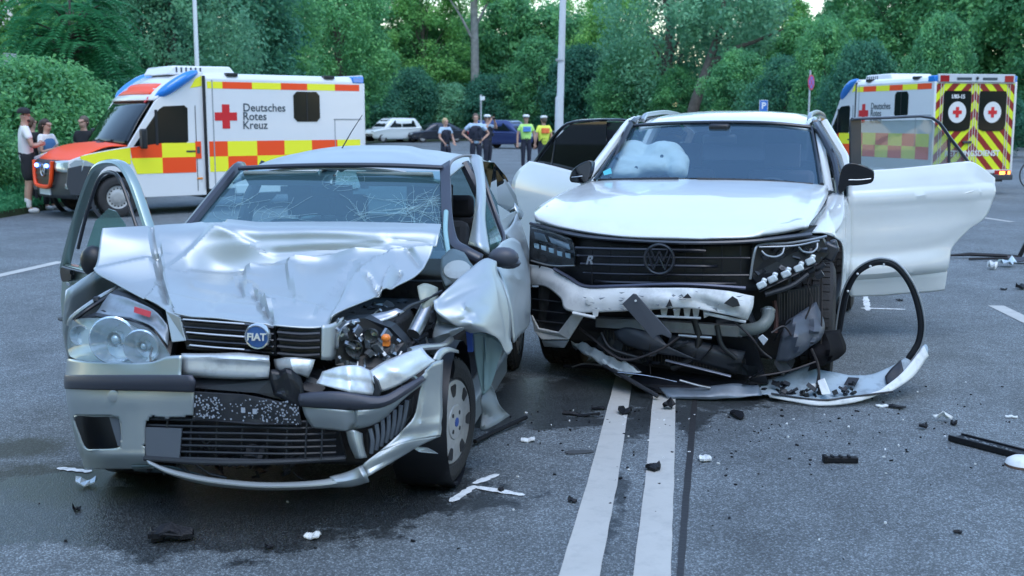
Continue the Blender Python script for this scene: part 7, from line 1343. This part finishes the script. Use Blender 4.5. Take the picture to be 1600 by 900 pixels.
MB().tube([V(0, 0, 0), V(0, 0, 2.7)], .03, 8).build('post', galv, sg); s_ = MB().box((0, -.04, 2.36), (.40, .015, .56)).build('panel', mat('sign_blue', (.03, .16, .55), .35), sg, bevel=.004); text('sign_letter', 'P', .46, mat('sign_white', (.8, .8, .8), .4), s_, basis(V(0, -.052, 2.36), (1, 0, 0), (0, 0, 1)), .002, .012); MB().box((0, -.037, 2.36), (.44, .01, .60)).build('border', mat('sign_white', (.8, .8, .8)), s_)
sg = thing('sign_post', 'round no-stopping sign on a grey post seen at an angle', 'sign', (gx(1258, 46), 46, 0), rad(52))
MB().tube([V(0, 0, 0), V(.02, 0, 3.6)], .038, 10).build('post', galv, sg)
d_ = MB().lathe([(.001, -.0), (.30, 0), (.30, .012), (.001, .012)], (.02, -.05, 3.12), (0, -1, 0), 30).build('disc', mat('sign_red', (.50, .03, .12), .35), sg); MB().lathe([(.235, .0), (.235, .018), (.001, .018)], (.02, -.05, 3.12), (0, -1, 0), 30).build('disc_centre', mat('sign_violet_blue', (.12, .10, .46), .35), d_)
for a in (rad(45), rad(-45)): MB().box((.02, -.07, 3.12), (.50, .006, .05), ry=a).build('bar', mat('sign_red', (.5, .03, .1)), d_)
sg = thing('sign_post', 'narrow sign edge-on above the round bush at the far left', 'sign', (gx(28, 26.5), 26.5, 0), rad(75)); MB().tube([V(0, 0, 0), V(0, 0, 3.15)], .028, 8).build('post', galv, sg); MB().box((0, -.04, 2.85), (.42, .02, .60)).build('panel', galv, sg)
sg = thing('sign_post', 'thin steel post with a small plate behind the officer with hands on hips', 'sign', (gx(752, 58), 58, 0)); MB().tube([V(0, 0, 0), V(0, 0, 2.9)], .045, 8).build('post', galv, sg); MB().box((.08, -.04, 2.72), (.24, .02, .20)).build('panel', mat('white_pole', (.6, .6, .6)), sg)
# low rail along the edge of the wood
rl = thing('guard_rail', 'low grey rail along the edge of the wood behind the parked cars', 'guard rail', (0, 0, 0))
MB().tube([V(gx(650, 91), 91, .75), V(gx(760, 91), 91, .75), V(gx(880, 89), 89, .75), V(gx(1000, 84), 84, .75)], .06, 6).build('beam', galv, rl)
for px_, Y in ((655, 91), (700, 91), (745, 91), (790, 90.6), (835, 89.9), (880, 89), (930, 87), (980, 84.8)): MB().tube([V(gx(px_, Y), Y, 0), V(gx(px_, Y), Y, .78)], .05, 6).build('post', galv, rl)
# pale tower block between the tree crowns
bl = thing('apartment_block', 'pale tower block glimpsed between the trees at the upper left', 'building', (gx(36, 125), 125, 0), rad(-18))
render_m = mat('pale_render', (.62, .58, .56), .85, var=.08, vscale=.5); MB().box((0, 5, 13), (13, 10, 26)).build('wall', render_m, bl, bevel=.05); MB().box((0, 5, 26.2), (13.4, 10.4, .4)).build('roof', mat('roof_grey', (.2, .2, .21), .8), bl)
for fz in range(9):
    for wx in (-4.6, -1.6, 1.6, 4.6):
        f_ = MB().box((wx, -.03, 1.6 + fz * 2.8), (1.5, .1, 1.4)).build('window', mat('window_frame_white', (.7, .7, .7), .5), bl); MB().box((wx, -.09, 1.6 + fz * 2.8), (1.3, .02, 1.2)).build('pane', amb_glass, f_)
# bicycle at the right edge
bk = thing('bicycle', 'bicycle leaning at the right edge beside the striped ambulance rear', 'bicycle', (gx(1640, 27.5), 27.5, 0), rad(12))
for x in (-.53, .53):
    w_ = MB().tube([V(x + .335 * math.cos(a), 0, .345 +   .335 * math.sin(a)) for a in [i * math.pi / 14 for i in range(28)]], .016, 8, closed=True).build('wheel', rubber, bk)
    s_ = MB()
    for i in range(14): a = i * math.pi / 7; s_.tube([V(x, 0, .345), V(x + .32 * math.cos(a), 0, .345 + .32 * math.sin(a))], .0022, 4)
    s_.tube([V(x, -.04, .345), V(x, .04, .345)], .02, 8); s_.build('spokes', steel, w_)
fr_m = mat('bike_frame_dark', (.03, .03, .035), .3, .4)
f_ = MB()
for a, b in (((-.53, .345), (-.12, .30)), ((-.53, .345), (-.22, .78)), ((-.12, .30), (-.24, .88)), ((-.22, .78), (.36, .82)), ((-.12, .30), (.38, .74)), ((.36, .92), (.40, .66)), ((.40, .66), (.53, .345))): f_.tube([V(a[0], 0, a[1]), V(b[0], 0, b[1])], .016, 8)
f_.build('frame', fr_m, bk); MB().tube([V(.30, -.28, 1.0), V(.40, -.1, 1.0), V(.36, 0, .98), V(.40, .1, 1.0), V(.30, .28, 1.0)], .012, 6).tube([V(.36, 0, .9), V(.36, 0, .98)], .012, 6).build('handlebar', fr_m, bk); MB().box((-.25, 0, .93), (.26, .13, .06), taper=.7).build('saddle', black_plastic, bk, bevel=.02); MB().lathe([(.09, -.006), (.09, .006), (.001, .006)], (-.12, -.05, .30), (0, 1, 0), 16).tube([V(-.12, -.09, .30), V(-.02, -.09, .18)], .01, 6).build('crank', steel, bk)
bx = thing('bag', 'blue bag carried on the bicycle at the right edge', 'bag', (gx(1624, 27.3), 27.3, 0)); MB().box((0, 0, 1.28), (.32, .22, .46)).build('body', mat('bag_blue', (.06, .18, .42), .7, bump=.4, bscale=12), bx, bevel=.05); MB().box((-.05, -.12, 1.16), (.2, .03, .12)).build('pocket', mat('bag_red', (.4, .06, .1), .7), bx, bevel=.02)
# ---------------------------------------------------------------- wreckage on the road
black_bit = mat('debris_black', (.007, .008, .011), .55, bump=.5, bscale=60, spec=.3); white_bit = mat('debris_white', (.70, .73, .74), .45, dirt=.3, dscale=20); clear_bit = mat('debris_clear', (.50, .58, .62), .12, .3, .6); grey_bit = mat('debris_grey', (.18, .20, .22), .5)
def flake(mb, c, L, W, rz, rnd, t=.006, lift=.02):
    """bent jagged sheet"""
    ca, sa = math.cos(rz), math.sin(rz); n = 5; top = []
    rows = []
    for i in range(n):
        u = i / (n - 1) - .5; w = W * rnd.uniform(.45, 1) * (.55 if i in (0, n - 1) else 1); z = t + lift * rnd.random() + lift * .6 * abs(u)
        row = []
        for v in (-.5, 0, .5):
            x, y = u * L, v * w + rnd.uniform(-.1, .1) * W; row.append(Vector((c[0] + x * ca - y * sa, c[1] + x * sa + y * ca, c[2] + z + (lift * rnd.uniform(0, 1.2) if v == 0 else 0))))
        rows.append(row)
    lo = [[Vector((p.x, p.y, max(c[2] + .0015, p.z - t))) for p in r] for r in rows]
    mb.grid(rows); mb.grid(lo)
    rim = rows[0] + [r[-1] for r in rows[1:]] + rows[-1][-2::-1] + [r[0] for r in rows[-2:0:-1]]; rlo = lo[0] + [r[-1] for r in lo[1:]] + lo[-1][-2::-1] + [r[0] for r in lo[-2:0:-1]]
    k = len(rim); mb.add(rim + rlo, [(i, (i + 1) % k, (i + 1) % k + k, i + k) for i in range(k)]); return mb
def bit(name, label, px, py, Lp, Wp, rz, m, lift=.02, cat='debris', t=.006, seed=0, z=0.0):
    g = gnd(px, py, z); s = g.y * CP + CAM_H * SP; s /= FPX; rnd = random.Random(int(px * 7 + py) + seed)
    o = flake(MB(), (0, 0, 0), Lp * s, Wp * s * 3.2, rz, rnd, t, lift).build(name, m, smooth=False); o.location = (g.x, g.y, z); return tag(o, label, cat)
g = gnd(268, 845); rnd = random.Random(77); ck = thing('broken_part', 'jagged black plastic chunk lying in front of the silver car', 'debris', (g.x, g.y, 0), .1)
flake(MB(), (0, 0, .0), .17, .10, 0, rnd, .02, .035).build('shell', black_bit, ck, smooth=False); MB().box((-.055, 0, .03), (.05, .06, .05), rz=.3).box((.05, .01, .022), (.05, .05, .035), rz=.5, ry=.2).build('socket', black_bit, ck, bevel=.006); MB().tube([V(-.06, -.03, .03), V(-.02, -.045, .045), V(.05, -.03, .03)], .006, 6).build('rib', black_bit, ck)
g = gnd(1313, 723); ck = thing('broken_part', 'short black ribbed bar lying alone on the asphalt right of the lines', 'debris', (g.x, g.y, 0), -.03); MB().box((0, 0, .016), (.165, .035, .028)).box((-.075, 0, .02), (.02, .045, .036)).build('bar', black_bit, ck, bevel=.004)
for x in (-.04, 0, .04): MB().box((x, 0, .033), (.012, .036, .008)).build('rib', black_bit, ck)
bit('broken_part', 'small black block lying on the right white centre line', 1020, 735, 22, 8, .5, black_bit, .018, t=.014)
bit('broken_part', 'dark shard on the left white centre line near the white SUV', 976, 646, 20, 10, -.3, black_bit, .02, t=.01)
bit('broken_part', 'curled dark shard at the top of the right white centre line', 1043, 640, 18, 10, .8, black_bit, .03)
bit('broken_part', 'round dark grommet on the road below the torn bumper', 1152, 652, 16, 13, .2, black_bit, .012, t=.012)
bit('broken_part', 'long thin black strip on the road between the two wrecks', 908, 650, 60, 5, -.35, black_bit, .012)
bit('broken_part', 'thin black strip near the front wheel of the silver car', 935, 640, 22, 4, -.1, black_bit, .01)
bit('broken_part', 'white round cap lying right of the centre lines', 1101, 720, 19, 8, .1, white_bit, .012, t=.010)
bit('broken_part', 'white paint flake lying in front of the silver car', 489, 841, 24, 9, -.2, white_bit, .012)
bit('broken_part', 'pale flake lying between silver car and centre lines', 825, 690, 22, 7, -.1, white_bit, .01)
bit('broken_part', 'dark sliver beside the silver car front wheel at the sprayed arrow', 783, 768, 9, 5, .4, black_bit, .012)
bit('broken_part', 'small dark splinter left of the left centre line', 895, 785, 14, 5, -.7, black_bit, .01)
bit('broken_part', 'dark splinter below the torn bumper corner', 1402, 638, 26, 6, -.35, black_bit, .012)
bit('broken_part', 'pale strip below the torn bumper corner', 1378, 636, 20, 5, 0, white_bit, .008)
bit('broken_part', 'black nugget right of the torn bumper', 1442, 671, 12, 6, .3, black_bit, .014, t=.012)
bit('broken_part', 'white upright splinter right of the torn bumper', 1473, 659, 8, 8, 1.2, white_bit, .035)
bit('broken_part', 'black crumb right of the white upright splinter', 1490, 664, 10, 6, -.4, black_bit, .012, t=.01)
bit('broken_part', 'thin black sliver at the lower right of the road', 1496, 834, 14, 3, .1, black_bit, .006)
bit('broken_part', 'shiny clear lamp fragment left of the silver bumper', 135, 760, 30, 8, .1, clear_bit, .02)
bit('broken_part', 'dark scrap left of the silver bumper on the wet patch', 120, 798, 12, 7, .3, black_bit, .015)
bit('broken_part', 'black sliver in front of the silver car, right of the white flake', 421, 857, 14, 4, .1, black_bit, .008)
bit('broken_part', 'flat dark rubber patch left of the centre lines', 905, 707, 44, 9, .15, mat('rubber_smear', (.05, .055, .06), .8), .003, t=.003)
bit('broken_part', 'white flake right of the torn bumper near the edge of view', 1580, 653, 18, 4, -.2, white_bit, .008)
# black frame with a lettered strip and a round lamp cap at the right edge
g1, g2 = gnd(1492, 687), gnd(1604, 716); d = (g2 - g1); fr2 = thing('plate_frame', 'black number plate holder lying at the right edge of the road', 'debris', (g1.x, g1.y, 0), math.atan2(d.y, d.x))
L_ = d.length; MB().box((L_ / 2, 0, .012), (L_, .10, .014)).build('back', black_bit, fr2, bevel=.004); MB().box((L_ / 2, -.055, .02), (L_, .014, .03)).box((L_ / 2, .055, .016), (L_, .012, .024)).build('rim', black_bit, fr2, bevel=.003); rnd = random.Random(6)
sp_ = MB()
for i in range(26): sp_.box((L_ * (.12 + .7 * i / 26), .0 + rnd.uniform(-.03, .03), .0205), (rnd.uniform(.004, .012), rnd.uniform(.006, .022), .003))
sp_.build('scuff', grey_bit, fr2, smooth=False)['kind'] = 'stuff'
g = gnd(1597, 728); lc_ = thing('broken_part', 'pale round lamp cap with brown underside at the right edge', 'debris', (g.x, g.y, 0)); MB().lathe([(.001, .05), (.045, .045), (.07, .03), (.078, .012)], (0, 0, 0), (0, 0, 1), 20).build('dome', white_bit, lc_); MB().lathe([(.078, .012), (.080, .002), (.06, .002)], (0, 0, 0), (0, 0, 1), 20).build('rim', mat('rim_brown', (.12, .07, .05), .6), lc_)
# larger pieces behind the open door
g = gnd(1535, 404); pt = thing('bumper_fragment', 'long black bumper bars lying behind the open white door', 'debris', (g.x, g.y, 0), rad(-6)); MB().tube([V(-.40, .02, .03), V(-.15, 0, .05), V(.2, -.01, .04), V(.42, 0, .03)], [.02, .04, .04, .03], 7, flat=.6).build('bar', black_bit, pt); MB().tube([V(-.22, -.22, .02), V(.0, -.24, .03), V(.35, -.2, .03)], .016, 6).build('strip', black_bit, pt); MB().box((.46, 0, .11), (.05, .03, .20), ry=.4).build('bracket', black_bit, pt, bevel=.008)
bit('broken_part', 'white lump of foam behind the open white door', 1551, 421, 14, 7, .2, white_bit, .05, t=.03); bit('broken_part', 'shiny crumpled lamp remains behind the open white door', 1574, 417, 26, 9, .3, clear_bit, .06, t=.01)
bit('broken_part', 'dark curved panel lying at the right edge behind the open door', 1606, 412, 60, 10, -.3, mat('panel_brown_black', (.035, .033, .04), .35), .05, t=.01); bit('broken_part', 'black block at the right edge below the dark panel', 1596, 452, 18, 7, .1, black_bit, .03, t=.02); bit('broken_part', 'small dark chip left of the black block at the right', 1568, 453, 10, 4, 0, black_bit, .01)
bit('broken_part', 'flat dark chip on the road inside the black hoop', 1405, 470, 10, 4, .1, black_bit, .01)
rod = MB().tube([gnd(742, 690, .03), gnd(770, 676, .02), gnd(800, 662, .03), gnd(822, 652, .03)], .012, 8).build('trim_rod', black_bit); tag(rod, 'black trim rod lying behind the silver car front wheel', 'debris')
# crumbs nobody would count
cr_b, cr_w = MB(), MB(); rnd = random.Random(99)
for i in range(260):
    z_ = rnd.random()
    if z_ < .45: px_, py_ = rnd.gauss(1120, 150), 640 + abs(rnd.gauss(0, 55))
    elif z_ < .7: px_, py_ = rnd.gauss(1430, 80), rnd.gauss(650, 40)
    elif z_ < .85: px_, py_ = rnd.gauss(870, 60), 640 + abs(rnd.gauss(0, 50))
    else: px_, py_ = rnd.uniform(60, 1590), rnd.uniform(640, 890)
    if py_ < 560 or py_ > 930: continue
    g = gnd(px_, py_); s = rnd.uniform(.0025, .008); (cr_w if rnd.random() < .22 else cr_b).box((g.x, g.y, s * .5), (s * rnd.uniform(1, 2.4), s * rnd.uniform(.8, 1.5), s), rnd.uniform(0, 6), rnd.uniform(-.4, .4))
tag(cr_b.build('debris_crumbs', black_bit, smooth=False, weld=False), 'tiny dark plastic crumbs strewn over the road', kind='stuff'); tag(cr_w.build('glass_crumbs', white_bit, smooth=False, weld=False), 'tiny pale glass and plastic crumbs strewn over the road', kind='stuff')
